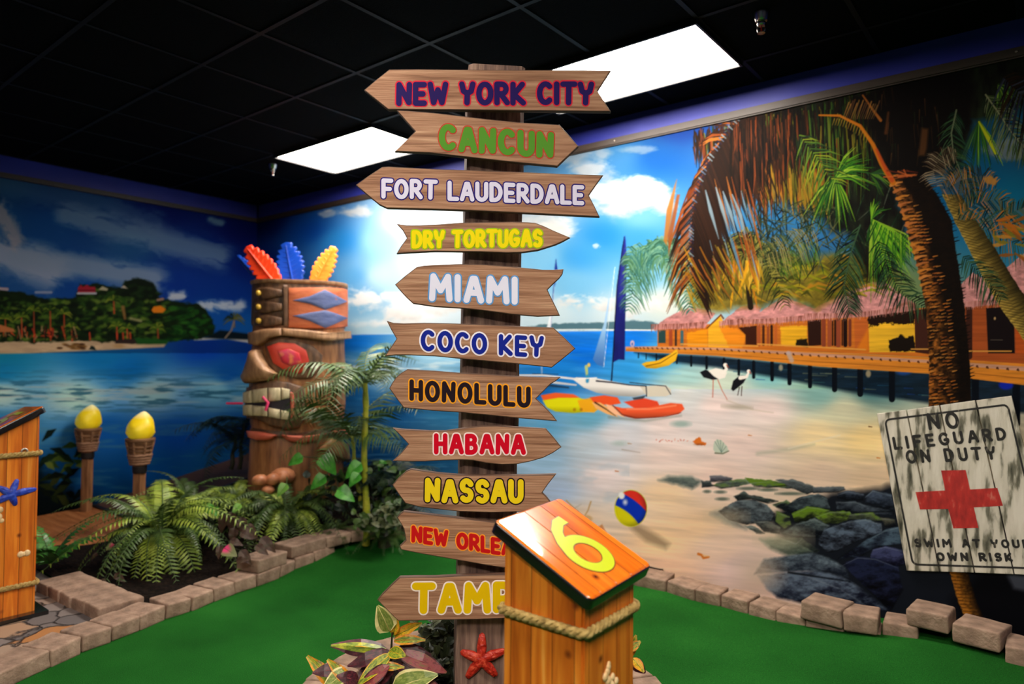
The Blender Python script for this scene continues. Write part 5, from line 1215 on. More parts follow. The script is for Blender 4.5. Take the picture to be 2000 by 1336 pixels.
BOARDS = [
 ('NEW YORK CITY', [(713, 180), (738, 159), (762, 140), (820, 139.5), (880, 140), (1000, 141), (1100, 141), (1192, 142), (1179, 162), (1166, 182), (1179, 202), (1192, 222), (1100, 221), (1000, 220), (900, 219), (760, 218), (736, 199)], (779, 201), (1155, 200), 36, 5.4, 2.6, (30, 8, 84), (206, 36, 58), 'brown arrow board reading NEW YORK CITY in purple with red edges'),
 ('CANCUN', [(776, 219), (800, 220), (850, 224), (950, 236), (1020, 243), (1092, 247), (1111, 268), (1129, 289), (1108, 309), (1088, 328), (1000, 320), (900, 309), (840, 302), (772, 299), (792, 280), (812, 260), (794, 240)], (863, 288), (1076, 304), 40, 6.2, 2.2, (80, 140, 40), (186, 62, 44), 'brown arrow board reading CANCUN in green'),
 ('FORT LAUDERDALE', [(697, 364), (722, 346), (748, 329), (760, 328), (850, 333), (920, 335), (1000, 338), (1090, 342), (1177, 345), (1163, 364), (1149, 384), (1160, 405), (1170, 426), (1050, 420), (900, 413), (757, 409), (742, 402), (720, 384)], (749, 383), (1137, 397), 31, 4.2, 2.4, (216, 212, 236), (34, 20, 110), 'brown arrow board reading FORT LAUDERDALE in pale lilac'),
 ('DRY TORTUGAS', [(776, 439), (795, 442), (820, 442), (860, 440), (900, 437), (1000, 435), (1030, 436), (1045, 437), (1063, 444), (1080, 452), (1113, 466), (1098, 474), (1085, 480), (1050, 491), (1020, 495), (990, 496), (940, 494), (850, 493), (810, 495), (776, 497), (785, 482), (796, 467), (788, 452)], (808, 482), (1056, 479), 28, 4.0, 2.2, (240, 218, 0), (160, 196, 10), 'short brown arrow board reading DRY TORTUGAS in yellow'),
 ('MIAMI', [(773, 557), (793, 540), (815, 523), (830, 520), (850, 519), (900, 517), (950, 518), (1010, 523), (1060, 528), (1080, 528), (1100, 527), (1098, 537), (1092, 545), (1080, 556), (1069, 567), (1074, 578), (1080, 590), (1087, 604), (1093, 617), (1050, 619), (1000, 615), (940, 607), (900, 603), (850, 600), (808, 594), (795, 582), (784, 570)], (844, 583), (1006, 590), 43, 6.0, 2.6, (226, 226, 246), (88, 150, 212), 'brown arrow board reading MIAMI in white and light blue'),
 ('COCO KEY', [(757, 627), (770, 631), (790, 632), (830, 631), (880, 632), (940, 634), (1000, 637), (1080, 640), (1102, 660), (1123, 681), (1100, 700), (1077, 718), (1040, 714), (1000, 710), (900, 701), (850, 696), (800, 694), (775, 694), (753, 696), (764, 680), (776, 662), (766, 645)], (826, 681), (1058, 694), 33, 4.4, 3.0, (16, 34, 142), (238, 232, 244), 'brown arrow board reading COCO KEY in navy on white'),
 ('HONOLULU', [(762, 758), (768, 747), (775, 737), (785, 728), (797, 721), (850, 724), (900, 728), (950, 730), (1000, 734), (1050, 736), (1095, 736), (1085, 744), (1075, 750), (1060, 765), (1047, 778), (1058, 788), (1070, 800), (1080, 811), (1088, 822), (1050, 819), (1000, 815), (950, 810), (900, 805), (850, 802), (790, 796), (776, 778)], (804, 778), (1032, 792), 33, 4.4, 2.6, (30, 16, 26), (244, 160, 32), 'brown arrow board reading HONOLULU in black and orange'),
 ('HABANA', [(769, 835), (784, 837), (800, 838), (840, 840), (870, 840), (905, 835), (940, 831), (970, 830), (1000, 832), (1066, 836), (1080, 852), (1096, 872), (1080, 883), (1060, 893), (1035, 900), (1010, 905), (980, 906), (950, 903), (925, 898), (900, 897), (865, 898), (830, 900), (800, 900), (768, 899), (784, 884), (799, 866), (786, 852)], (852, 883), (1022, 884), 32, 4.6, 2.6, (202, 0, 34), (246, 222, 220), 'brown arrow board reading HABANA in crimson on white'),
 ('NASSAU', [(768, 945), (780, 931), (795, 918), (805, 914), (830, 918), (860, 922), (895, 925), (930, 926), (980, 926), (1020, 926), (1055, 925), (1086, 924), (1078, 934), (1070, 944), (1059, 960), (1067, 968), (1075, 978), (1088, 990), (1065, 993), (1040, 996), (1000, 998), (960, 999), (900, 997), (860, 993), (820, 988), (793, 981), (780, 963)], (835, 976), (1017, 979), 37, 5.6, 2.6, (236, 206, 22), (34, 16, 22), 'brown arrow board reading NASSAU in yellow and dark brown'),
 ('NEW ORLEANS', [(777, 1008), (783, 1001), (790, 996), (815, 999), (850, 1003), (900, 1009), (950, 1015), (1020, 1023), (1080, 1030), (1098, 1050), (1112, 1074), (1096, 1092), (1078, 1112), (1030, 1110), (990, 1107), (945, 1100), (900, 1092), (860, 1085), (820, 1078), (785, 1071), (782, 1064), (788, 1058), (794, 1052), (792, 1040), (790, 1030), (783, 1018)], (807, 1056), (1044, 1090), 26, 3.8, 2.2, (196, 20, 22), (250, 156, 44), 'brown arrow board reading NEW ORLEANS in red, partly behind the numbered post'),
 ('TAMPA', [(739, 1168), (747, 1158), (755, 1150), (768, 1137), (782, 1124), (815, 1123), (850, 1123), (910, 1120), (985, 1118), (1040, 1117), (1100, 1116), (1090, 1138), (1080, 1160), (1092, 1182), (1105, 1205), (1040, 1205), (985, 1204), (930, 1206), (870, 1207), (825, 1208), (780, 1209), (770, 1200), (760, 1190), (748, 1178)], (812, 1192), (1046, 1190), 47, 7.4, 2.8, (226, 186, 0), (246, 228, 220), 'brown arrow board reading TAMPA in yellow and white, partly behind the numbered post'),
]
for bi, (txt, out, p0, p1, h, w, wo, cf, co, lab) in enumerate(BOARDS):
    lift0 = 0.0005 * (bi % 2)
    mb = MB(); mb.slab([bpt(x, y, lift0) for x, y in out], BN, TH, 0.0035, 0, mi_side=1)
    local(mb, _inv)
    bo = mb.build('sign_board', [M_board, M_edge], post_root, smooth=35)
    bo['label'] = lab
    # front faces keep the board grain
    tb = MB()
    put_text(tb, txt, p0, p1, h, w + wo, lambda x, y, z: bpt(x, y, lift0 + TH + z), 1, 0.0003, seed=bi, sp=0.37 if len(txt) > 8 else 0.42, jig=0.02)
    put_text(tb, txt, p0, p1, h, w, lambda x, y, z: bpt(x, y, lift0 + TH + z), 0, 0.0012, seed=bi, sp=0.37 if len(txt) > 8 else 0.42, jig=0.02)
    local(tb, _inv)
    tb.build('lettering', [flat('letter_fill', cf, 0.6, 0.12), flat('letter_edge', co, 0.6, 0.12)], bo)
# red starfish on the post
def starfish(mb, c, ux, uy, n, R_, tips, wfac=0.30, hgt=0.22):
    """Five plump arms: tips = angles in degrees and lengths; built as a domed surface over the star outline."""
    c, ux, uy, n = [np.array(v, float) for v in (c, ux, uy, n)]
    ring = []
    for i, (a, l) in enumerate(tips):
        a = math.radians(a); a2 = math.radians((tips[i][0] + tips[(i + 1) % 5][0] + (360 if i == 4 else 0)) / 2)
        for t, wd in ((0.45, .20), (0.75, .15), (0.93, .10)):
            ring.append((a, l * t, -wd * R_))
        ring.append((a, l, 0))
        for t, wd in ((0.93, .10), (0.75, .15), (0.45, .20)):
            ring.append((a, l * t, wd * R_))
        ring.append((a2, R_ * .30, 0))
    P2 = [(math.cos(a) * r - math.sin(a) * o, math.sin(a) * r + math.cos(a) * o) for a, r, o in ring]
    m = len(P2); V = []; lv = [(1.0, 0.0), (0.96, .35), (0.82, .70), (0.6, .9), (0.3, 1.0)]
    for s_, hh in lv:
        for (x, y), (a, r, o) in zip(P2, ring):
            cx_, cy_ = math.cos(a) * r * (s_ if o == 0 else min(1, s_ + .15)), math.sin(a) * r * (s_ if o == 0 else min(1, s_ + .15))
            q = (x * s_, y * s_) if o == 0 else (cx_ - math.sin(a) * o * s_ ** 1.6, cy_ + math.cos(a) * o * s_ ** 1.6)
            V.append(c + ux * q[0] + uy * q[1] + n * (hh * hgt * R_ * (1 - .45 * r / R_ * (1 if s_ > .5 else .5))))
    F = [(j * m + i, j * m + (i + 1) % m, (j + 1) * m + (i + 1) % m, (j + 1) * m + i) for j in range(len(lv) - 1) for i in range(m)]
    F.append(tuple((len(lv) - 1) * m + i for i in range(m)))
    mb.add(V, F)
M_star = noisy('starfish_red', [(150, 26, 18), (196, 44, 26), (226, 90, 60)], 60, rough=0.35, spec=0.5, bump=0.6, bump_scale=90)
sc_ = ondepth(940, 1287, POST_D - 0.117); pxm = POST_D / FPX * 0.956
mb = MB(); starfish(mb, sc_, RT, UP, -fh, 50 * pxm, [(88, 52 * pxm), (160, 44 * pxm), (232, 48 * pxm), (312, 46 * pxm), (380, 52 * pxm)])
local(mb, _inv); o = mb.build('starfish', M_star, post_root, smooth=70); o['label'] = 'red starfish decoration'
# a screw head on the post
# ------------------------------------------------------------------ numbered tee posts
def plank_mat(name, base, groove_axis, period=0.066, gloss=0.3, coat=0.4):
    m, nt, b = new_mat(name); N, L = nt.nodes, nt.links
    tc = N.new('ShaderNodeTexCoord'); sx = N.new('ShaderNodeSeparateXYZ'); L.new(tc.outputs['Object'], sx.inputs[0])
    if groove_axis == 'xy':
        u = N.new('ShaderNodeMath'); u.operation = 'ADD'; L.new(sx.outputs[0], u.inputs[0]); L.new(sx.outputs[1], u.inputs[1]); uo = u.outputs[0]
    else:
        uo = sx.outputs[0]
    dv = N.new('ShaderNodeMath'); dv.operation = 'DIVIDE'; dv.inputs[1].default_value = period; L.new(uo, dv.inputs[0])
    off = N.new('ShaderNodeMath'); off.operation = 'ADD'; off.inputs[1].default_value = 100.42; L.new(dv.outputs[0], off.inputs[0])
    fr = N.new('ShaderNodeMath'); fr.operation = 'FRACT'; L.new(off.outputs[0], fr.inputs[0])
    fl = N.new('ShaderNodeMath'); fl.operation = 'FLOOR'; L.new(off.outputs[0], fl.inputs[0])
    gv = N.new('ShaderNodeMapRange'); gv.inputs['From Max'].default_value = 0.055; gv.interpolation_type = 'SMOOTHSTEP'; L.new(fr.outputs[0], gv.inputs['Value'])
    mp = N.new('ShaderNodeMapping'); L.new(tc.outputs['Object'], mp.inputs['Vector'])
    mp.inputs['Scale'].default_value = (14, 14, 1.1) if groove_axis == 'xy' else (14, 1.1, 14)
    cb = N.new('ShaderNodeCombineXYZ'); L.new(fl.outputs[0], cb.inputs[2])
    va = N.new('ShaderNodeVectorMath'); L.new(mp.outputs[0], va.inputs[0]); L.new(cb.outputs[0], va.inputs[1])
    n1 = N.new('ShaderNodeTexNoise'); n1.inputs['Scale'].default_value = 2.2; n1.inputs['Detail'].default_value = 7; n1.inputs['Distortion'].default_value = 0.6; L.new(va.outputs[0], n1.inputs['Vector'])
    wn = N.new('ShaderNodeTexWhiteNoise'); wn.noise_dimensions = '1D'; L.new(fl.outputs[0], wn.inputs['W'])
    cr = N.new('ShaderNodeValToRGB')
    for i, (p, c) in enumerate(base):
        if i > 1: cr.color_ramp.elements.new(p)
        cr.color_ramp.elements[i].position = p; cr.color_ramp.elements[i].color = lin(c)
    L.new(n1.outputs['Fac'], cr.inputs[0])
    hs = N.new('ShaderNodeHueSaturation'); mr = N.new('ShaderNodeMapRange'); mr.inputs['To Min'].default_value = .86; mr.inputs['To Max'].default_value = 1.1
    L.new(wn.outputs[0], mr.inputs['Value']); L.new(mr.outputs[0], hs.inputs['Value']); L.new(cr.outputs[0], hs.inputs['Color'])
    mx = N.new('ShaderNodeMixRGB'); mx.inputs[1].default_value = lin((60, 24, 8)); L.new(gv.outputs[0], mx.inputs[0]); L.new(hs.outputs[0], mx.inputs[2])
    # knots
    vo = N.new('ShaderNodeTexVoronoi'); vo.inputs['Scale'].default_value = 9; L.new(tc.outputs['Object'], vo.inputs['Vector'])
    kr = N.new('ShaderNodeMapRange'); kr.inputs['From Min'].default_value = 0.03; kr.inputs['From Max'].default_value = 0.13; L.new(vo.outputs['Distance'], kr.inputs['Value'])
    m2 = N.new('ShaderNodeMixRGB'); m2.inputs[1].default_value = lin((110, 40, 10)); L.new(kr.outputs[0], m2.inputs[0]); L.new(mx.outputs[0], m2.inputs[2])
    L.new(m2.outputs[0], b.inputs['Base Color']); b.inputs['Roughness'].default_value = gloss; b.inputs['Coat Weight'].default_value = coat; b.inputs['Coat Roughness'].default_value = 0.06
    bp = N.new('ShaderNodeBump'); bp.inputs['Distance'].default_value = 0.004; bp.inputs['Strength'].default_value = 0.6; L.new(gv.outputs[0], bp.inputs['Height']); L.new(bp.outputs[0], b.inputs['Normal'])
    return m
ORG = [(0.25, (166, 74, 14)), (0.45, (208, 108, 26)), (0.62, (230, 136, 40)), (0.8, (244, 176, 84))]
M_body = plank_mat('orange_plank_body', ORG, 'xy', gloss=0.4, coat=0.2)
M_cap = plank_mat('orange_plank_lacquer', [(0.25, (196, 84, 14)), (0.45, (226, 108, 20)), (0.62, (240, 130, 30)), (0.8, (246, 150, 50))], 'x', period=0.075, gloss=0.18, coat=1.0)
M_capedge = flat('cap_edge_black', (16, 13, 13), 0.25, coat=0.6)
M_num = flat('numeral_lime', (190, 206, 20), 0.3, coat=0.6); M_numo = flat('numeral_outline', (120, 60, 14), 0.3)
M_rope = noisy('manila_rope', [(120, 96, 48), (166, 138, 78), (190, 164, 104)], 60, (1, 1, 1), rough=0.9, bump=0.6, bump_scale=120)
M_shell = noisy('shell_cream', [(214, 176, 120), (236, 208, 160)], 30, rough=0.5, bump=0.3)
M_bluestar = noisy('starfish_blue', [(12, 30, 120), (24, 56, 176), (60, 96, 206)], 40, rough=0.4, bump=0.5, bump_scale=90)
W_ = 0.25; H_LO, H_HI = 0.866, 0.985
def rope_ring(mb, z, r=0.0095, hx=W_ / 2, sag=None):
    """Three-strand rope wrapped round the square post."""
    R0 = hx + r * 0.95; k = 0.02; path = []
    cs = [(1, -1), (1, 1), (-1, 1), (-1, -1)]
    for i, (a, b) in enumerate(cs):
        c = (a * (R0 - k), b * (R0 - k)); st = math.degrees(math.atan2(b, a)) - 45
        for q in range(7):
            t = math.radians(st + 90 * q / 6); path.append((c[0] + k * math.cos(t), c[1] + k * math.sin(t)))
    path.append(path[0])
    P = np.array(path); cum = np.r_[0, np.cumsum(np.linalg.norm(np.diff(P, axis=0), axis=1))]; tot = cum[-1]; n = 260
    tw = round(tot / 0.062)
    for s in range(3):
        pts = []
        for i in range(n + 1):
            u = tot * i / n; x, y = np.interp(u, cum, P[:, 0]), np.interp(u, cum, P[:, 1])
            x2, y2 = np.interp((u + .002) % tot, cum, P[:, 0]), np.interp((u + .002) % tot, cum, P[:, 1]); dx, dy = x2 - x, y2 - y; l = math.hypot(dx, dy) + 1e-9
            nx, ny = dy / l, -dx / l; a = 2 * math.pi * (tw * i / n + s / 3)
            zz = z + (sag(x, y) if sag else 0)
            pts.append((x + nx * r * .62 * math.cos(a), y + ny * r * .62 * math.cos(a), zz + r * .75 * math.sin(a)))
        mb.tube(pts, r * 0.72, 6)
def numeral(mb, strokes, org, ux, uy, n, w, mi, lift):
    for si, st in enumerate(strokes):
        L_, R_ = [], []
        for i, (a, b) in enumerate(st):
            p, q = st[max(0, i - 1)], st[min(len(st) - 1, i + 1)]; d = math.hypot(q[0] - p[0], q[1] - p[1]) or 1
            nx, ny = -(q[1] - p[1]) / d * w, (q[0] - p[0]) / d * w
            L_.append((a + nx, b + ny)); R_.append((a - nx, b - ny))
        f = lambda c: Vector(org) + Vector(ux) * c[0] + Vector(uy) * c[1] + Vector(n) * (lift + si * .0001)
        V = [f(c) for c in L_] + [f(c) for c in R_]; m = len(L_)
        mb.add(V, [(i, i + 1, m + i + 1, m + i) for i in range(m - 1)], mi)
SIX = [arc(0.33, .32, .30, .30, 118, 118 + 360, 34), [(0.64, 1.0), (0.47, .98), (0.28, .85), (0.12, .62), (0.04, .40), (0.03, .32)]]
FIVE = [[(0.58, 1.0), (0.08, 1.0), (0.05, 0.60)] + arc(0.30, .33, .30, .33, 115, -150, 24)]
def tee_post(name, label, loc, rz, num):
    """Local x: along the low front edge; local y: towards the high edge of the cap."""
    t = thing(name, label, 'tee marker', loc, (0, 0, rz))
    h = W_ / 2; mb = MB()
    V = [(-h, -h, 0), (h, -h, 0), (h, h, 0), (-h, h, 0), (-h, -h, H_LO), (h, -h, H_LO), (h, h, H_HI), (-h, h, H_HI)]
    mb.add(V, [(3, 2, 1, 0), (4, 5, 6, 7), (0, 1, 5, 4), (1, 2, 6, 5), (2, 3, 7, 6), (3, 0, 4, 7)])
    bm = bmesh.new(); me = bpy.data.meshes.new('body'); me.from_pydata(mb.v, [], mb.f); bm.from_mesh(me)
    bmesh.ops.bevel(bm, geom=[e for e in bm.edges if abs(e.verts[0].co.z - e.verts[1].co.z) > .5], offset=0.006, segments=2, affect='EDGES'); bm.to_mesh(me); bm.free()
    me.materials.append(M_body); body = bpy.data.objects.new('body', me); COL.objects.link(body); body.parent = t
    # cap
    sl = math.atan2(H_HI - H_LO, W_); cs, sn = math.cos(sl), math.sin(sl)
    hx, hy, r = 0.153, 0.150 / cs, 0.018; out = []
    for cx_, cy_, a0 in ((hx - r, -hy + r, -90), (hx - r, hy - r, 0), (-hx + r, hy - r, 90), (-hx + r, -hy + r, 180)):
        out += [(cx_ + r * math.cos(math.radians(a0 + 90 * q / 6)), cy_ + r * math.sin(math.radians(a0 + 90 * q / 6))) for q in range(7)]
    cap = thing('cap', None, None); cap_ob = None
    bpy.data.objects.remove(cap)
    mb = MB(); mb.slab([(x, y, 0) for x, y in out], (0, 0, 1), 0.034, 0.010, 0, mi_side=1, segs=4)
    # the rounded rim turns from black to wood over its last steps
    nv = len(out)
    for fi in range(nv * 3, nv * 5):
        mb.mi[fi] = 0
    cap_ob = mb.build('cap', [M_cap, M_capedge], t, smooth=40)
    cap_ob.location = (0, 0, (H_LO + H_HI) / 2 + 0.001); cap_ob.rotation_euler = (sl, -0.05, 0)
    mb = MB(); org = (-0.064, -0.108, 0.0345)
    sc = 0.190
    S_ = [[(a * sc, b * sc) for a, b in st] for st in num]
    numeral(mb, S_, org, (1, 0, 0), (0, 1, 0), (0, 0, 1), 0.0195, 1, 0.0004); numeral(mb, S_, org, (1, 0, 0), (0, 1, 0), (0, 0, 1), 0.0165, 0, 0.001)
    mb.build('numeral', [M_num, M_numo], cap_ob)
    for z in (0.785 if num is SIX else 0.80, 0.16):
        mb = MB(); rope_ring(mb, z); mb.build('rope', M_rope, t, smooth=60)
    # foot plate
    mb = MB(); mb.box((0, 0, 0.010), (W_ + 0.10, W_ + 0.10, 0.02)); mb.build('base_plate', M_capedge, t)
    return t
nb = ondepth(1140, 1180, 1.64)
tp = tee_post('tee_marker', 'orange planked post with a slanted lacquered cap numbered six, in front of the signpost', (nb[0] - W_ / 2, nb[1] + W_ / 2, 0), math.radians(90), SIX)
# sea-horse shaped shell ornament on its side
def lumps(mb, pts, n=10):
    for c, r, e in pts:
        V, F = [], []
        for i in range(7):
            for k in range(n):
                a = math.pi * i / 6; b = 2 * math.pi * k / n
                V.append((c[0] + r * e[0] * math.sin(a) * math.cos(b), c[1] + r * e[1] * math.sin(a) * math.sin(b), c[2] + r * e[2] * math.cos(a)))
        F = [(i * n + k, i * n + (k + 1) % n, (i + 1) * n + (k + 1) % n, (i + 1) * n + k) for i in range(6) for k in range(n)]
        mb.add(V, F)
def to_face(px, py, axis, val, root):
    """Pixel -> local point on the face local[axis] = val of a tee post."""
    Mw = Matrix.Translation(root.location) @ root.rotation_euler.to_matrix().to_4x4()
    n = Mw.to_3x3() @ Vector((1, 0, 0) if axis == 0 else (0, 1, 0)); p0 = Mw @ Vector((val, 0, 0) if axis == 0 else (0, val, 0))
    return Mw.inverted() @ Vector(onplane(px, py, np.array(p0), np.array(n)))
mb = MB(); y_ = -W_ / 2
def fp(px, py): return to_face(px, py, 1, -W_ / 2, tp)
q = lambda px, py, r, e=(1, .6, 1): (tuple(fp(px, py)), r, e)
lumps(mb, [q(1189, 1297, .008), q(1188, 1303, .010), q(1186, 1312, .011), q(1182, 1322, .012), q(1187, 1330, .013), q(1196, 1322, .010), q(1203, 1330, .010), q(1192, 1340, .015), q(1184, 1348, .012), q(1194, 1356, .012), q(1200, 1345, .009), q(1188, 1366, .010)])
mb.build('seahorse', M_shell, tp, smooth=70)['label'] = 'cream seahorse ornament'
cb_ = onz(68, 1193, PAVE_Z + .02)
tl = tee_post('tee_marker', 'orange planked post with a blue starfish on its side, standing on the stone paving', (cb_[0] - W_ / 2, cb_[1] - W_ / 2, PAVE_Z), 0.0, FIVE)
tl.scale = (1, 1, 1.09)
def fl_(px, py):
    Mw = Matrix.Translation(tl.location) @ Matrix.Diagonal((1, 1, 1.09, 1))
    return Mw.inverted() @ Vector(onx(px, py, tl.location.x + W_ / 2))
mb = MB(); c = fl_(22, 965); pm = 3.9 / FPX
starfish(mb, c, (0, 1, 0), (0, 0, 1), (1, 0, 0), 30 * pm, [(70, 26 * pm), (145, 26 * pm), (205, 28 * pm), (290, 22 * pm), (365, 40 * pm)]); mb.build('starfish', M_bluestar, tl, smooth=70)['label'] = 'blue starfish ornament'
mb = MB(); ee = (.5, 1, 1)
lumps(mb, [(tuple(fl_(40, 1083)), .016, ee), (tuple(fl_(53, 1080)), .016, ee), (tuple(fl_(46, 1082)), .012, ee)]); mb.build('bone_shell', M_shell, tl, smooth=70)
mb = MB(); lumps(mb, [(tuple(fl_(0, 996)), .016, ee), (tuple(fl_(-4, 1010)), .02, ee), (tuple(fl_(3, 1017)), .012, ee), (tuple(fl_(-10, 1000)), .018, ee)]); mb.build('white_shell', M_shell, tl, smooth=70)
mb = MB(); c = fl_(47, 882); mb.tube([tuple(Vector(c) + Vector((.006, .014 * math.cos(a * math.pi / 8), .014 * math.sin(a * math.pi / 8)))) for a in range(17)], .005, 8); mb.build('eyelet', flat('steel_eyelet', (190, 186, 180), .3, metal=.9), tl, smooth=60)
# ------------------------------------------------------------------ carved tiki figure
M_tk = noisy('tiki_wood', [(108, 66, 36), (158, 102, 58), (192, 134, 82)], 4, (6, 6, 1), rough=0.5, bump=0.3, bump_scale=14)
M_tkd = noisy('tiki_dark_carving', [(56, 38, 26), (98, 68, 46), (132, 96, 66)], 7, (4, 4, 1.5), rough=0.5, bump=0.35, bump_scale=18)
M_tkl = noisy('tiki_light_wood', [(130, 92, 62), (164, 122, 86), (190, 148, 108)], 6, (5, 5, 1), rough=0.5, bump=0.3, bump_scale=16)
M_tko = noisy('tiki_orange_paint', [(176, 84, 48), (206, 112, 66)], 9, (1, 1, 4), rough=0.55, bump=0.3, bump_scale=40)
M_tkb = noisy('tiki_blue_paint', [(70, 84, 132), (100, 112, 156)], 9, (1, 1, 4), rough=0.55, bump=0.3, bump_scale=40)
M_tkr = noisy('tiki_red_paint', [(186, 44, 34), (220, 74, 50)], 10, rough=0.4, bump=0.2)
M_tki = noisy('tiki_eye_glow_paint', [(226, 60, 40), (200, 40, 80), (240, 150, 70)], 14, rough=0.35)
M_tooth = noisy('tiki_teeth', [(176, 160, 122), (220, 206, 168)], 9, (6, 6, 1), rough=0.5, bump=0.2)
M_pinkl = noisy('tiki_collar_pink', [(190, 82, 60), (220, 118, 92)], 6, rough=0.45)
M_mouth = flat('tiki_mouth_dark', (30, 22, 32), 0.6); M_gold = flat('tiki_gold_stud', (206, 166, 60), 0.4); M_pink = flat('pink_straw', (226, 60, 110), 0.4)
TKD = 5.85
tcen = ondepth(585, 700, TKD); TZ0 = 0.28
HALF, RADC = 0.385, 0.27                                      # half width and corner radius of the rounded square column
a_u = math.radians(38.9 + 14)
TU = np.array([math.cos(a_u), math.sin(a_u), 0]); TV = np.array([-math.sin(a_u), math.cos(a_u), 0])
tk = thing('tiki_statue', 'tall carved tiki head with bared teeth and painted crown standing in the room corner', 'statue', (tcen[0], tcen[1], TZ0))
def tl_build(mb, name, mat, smooth=40, label=None, parent=None):
    mb.v = [(x - tcen[0], y - tcen[1], z - TZ0) for x, y, z in mb.v]; o = mb.build(name, mat, parent or tk, smooth=smooth)
    if label: o['label'] = label
    return o
def zpx(y): return 1.44 - (y - 705) / FPX * (TKD - .36)
def sq_ring(half, rad, z, n=8):
    out = []
    for (sx, sy, a0) in ((1, 1, 0), (-1, 1, 90), (-1, -1, 180), (1, -1, 270)):
        for k in range(n + 1):
            a = math.radians(a0 + 90 * k / n); p = tcen + TU * (sx * (half - rad) + rad * math.cos(a)) + TV * (sy * (half - rad) + rad * math.sin(a)); out.append((p[0], p[1], z))
    return out
def column(mb, prof, k=RADC / HALF):
    R_ = [sq_ring(h, h * k, z) for h, z in prof]; n = len(R_[0]); V = [p for r in R_ for p in r]
    F = [(i * n + k2, i * n + (k2 + 1) % n, (i + 1) * n + (k2 + 1) % n, (i + 1) * n + k2) for i in range(len(R_) - 1) for k2 in range(n)]
    F += [tuple(range(n))[::-1], tuple((len(R_) - 1) * n + k2 for k2 in range(n))]; mb.add(V, F)
zt, zcb, zcol = zpx(553), zpx(643), zpx(858)
PROF = [(HALF * .97, TZ0), (HALF * 1.0, TZ0 + .08), (HALF * .97, zcol - .03), (HALF * .93, zcol + .01), (HALF * .97, zpx(835)), (HALF * 1.01, zpx(800)), (HALF * 1.01, zpx(740)), (HALF * .97, zpx(690)), (HALF * .96, zcb), (HALF * .96, zcb + .03)]
mb = MB(); column(mb, PROF); tl_build(mb, 'body', M_tk, 60)
mb = MB(); column(mb, [(HALF * .97, zcb), (HALF * .99, zcb + .02), (HALF * .99, zt - .01), (HALF * .97, zt), (HALF * .86, zt), (HALF * .84, zt - .05)]); tl_build(mb, 'crown', M_tkd, 60)
mb = MB(); column(mb, [(HALF * 1.0, zt - .032), (HALF * 1.025, zt - .018), (HALF * 1.02, zt), (HALF * .92, zt + .002), (HALF * .92, zt - .03)]); tl_build(mb, 'crown_rim', M_tkl, 60)
def sdf(p, half=HALF):
    u, v = np.dot(p - tcen, TU), np.dot(p - tcen, TV); r = half * RADC / HALF; qx, qy = abs(u) - (half - r), abs(v) - (half - r)
    return math.hypot(max(qx, 0), max(qy, 0)) + min(max(qx, qy), 0) - r
def surf(x, y):
    """Point and outward normal where the sight line of a pixel meets the column (or grazes it)."""
    d = ray(x, y); t, best, bt = TKD - .7, 9, TKD
    for _ in range(60):
        p = CAM + d * t; s_ = sdf(p)
        if s_ < best: best, bt = s_, t
        if s_ < 5e-4 or t > TKD + .3: break
        t += max(s_ * .8, .004)
    p = CAM + d * bt; e = 1e-3
    n = np.array([sdf(p + np.array([e, 0, 0])) - sdf(p - np.array([e, 0, 0])), sdf(p + np.array([0, e, 0])) - sdf(p - np.array([0, e, 0])), 0]); n /= np.linalg.norm(n) + 1e-9
    return p - n * best, n
def feat(mb, pts, t, b=.012, l=-.03, inner=(.62, .28)):
    """A carved relief following the column: outline in pixels, t proud of the surface, edge rounded by b."""
    P = []
    for i in range(len(pts)):
        (x0, y0), (x1, y1) = pts[i], pts[(i + 1) % len(pts)]; m = max(1, int(math.hypot(x1 - x0, y1 - y0) / 9))
        P += [(x0 + (x1 - x0) * k / m, y0 + (y1 - y0) * k / m) for k in range(m)]
    c = (sum(p[0] for p in P) / len(P), sum(p[1] for p in P) / len(P)); n = len(P); V = []; S_ = [surf(*p) for p in P]
    rad = np.mean([math.hypot(p[0] - c[0], p[1] - c[1]) for p in P]) / FPX * TKD; ins = min(.4, b / max(rad, .01))
    levels = [(1.0, l), (1.0, t - b), (1 - ins * .3, t - b * .3), (1 - ins, t)] + [(k * (1 - ins), t * 1.06) for k in inner]
    for s_, h in levels:
        for p, q in zip(P, S_):
            a, nn = q if s_ == 1.0 else surf(c[0] + (p[0] - c[0]) * s_, c[1] + (p[1] - c[1]) * s_); V.append(a + nn * h)
    a, nn = surf(*c); V.append(a + nn * t * 1.08)
    F = [(i * n + k, (i + 1) * n + k, (i + 1) * n + (k + 1) % n, i * n + (k + 1) % n) for i in range(len(levels) - 1) for k in range(n)] + [((len(levels) - 1) * n + k, len(V) - 1, (len(levels) - 1) * n + (k + 1) % n) for k in range(n)]
    o = len(mb.v); mb.add(V, F)
    area = sum(P[i][0] * P[(i + 1) % n][1] - P[(i + 1) % n][0] * P[i][1] for i in range(n))
    if area > 0:
        for i in range(len(mb.f) - len(F), len(mb.f)): mb.f[i] = mb.f[i][::-1]
def part_(name, pts, t, mat, b=.012, l=-.03, label=None, parent=None, sm=50):
    mb = MB(); feat(mb, pts, t, b, l); return tl_build(mb, name, mat, sm, label, parent)
pan = part_('painted_panel', [(564, 563), (600, 562), (640, 562), (668, 564), (676, 566), (677, 600), (676, 638), (640, 641), (600, 641), (564, 639)], .016, M_tko, .005, label='orange painted crown panel')
for dp in ([(572, 587), (605, 579), (633, 566), (652, 576), (674, 589), (655, 597), (634, 605), (607, 594)], [(572, 617), (605, 611), (634, 606), (655, 613), (675, 621), (655, 631), (634, 641), (605, 627)]):
    part_('diamond', dp, .021, M_tkb, .002, label='blue painted diamond', parent=pan)
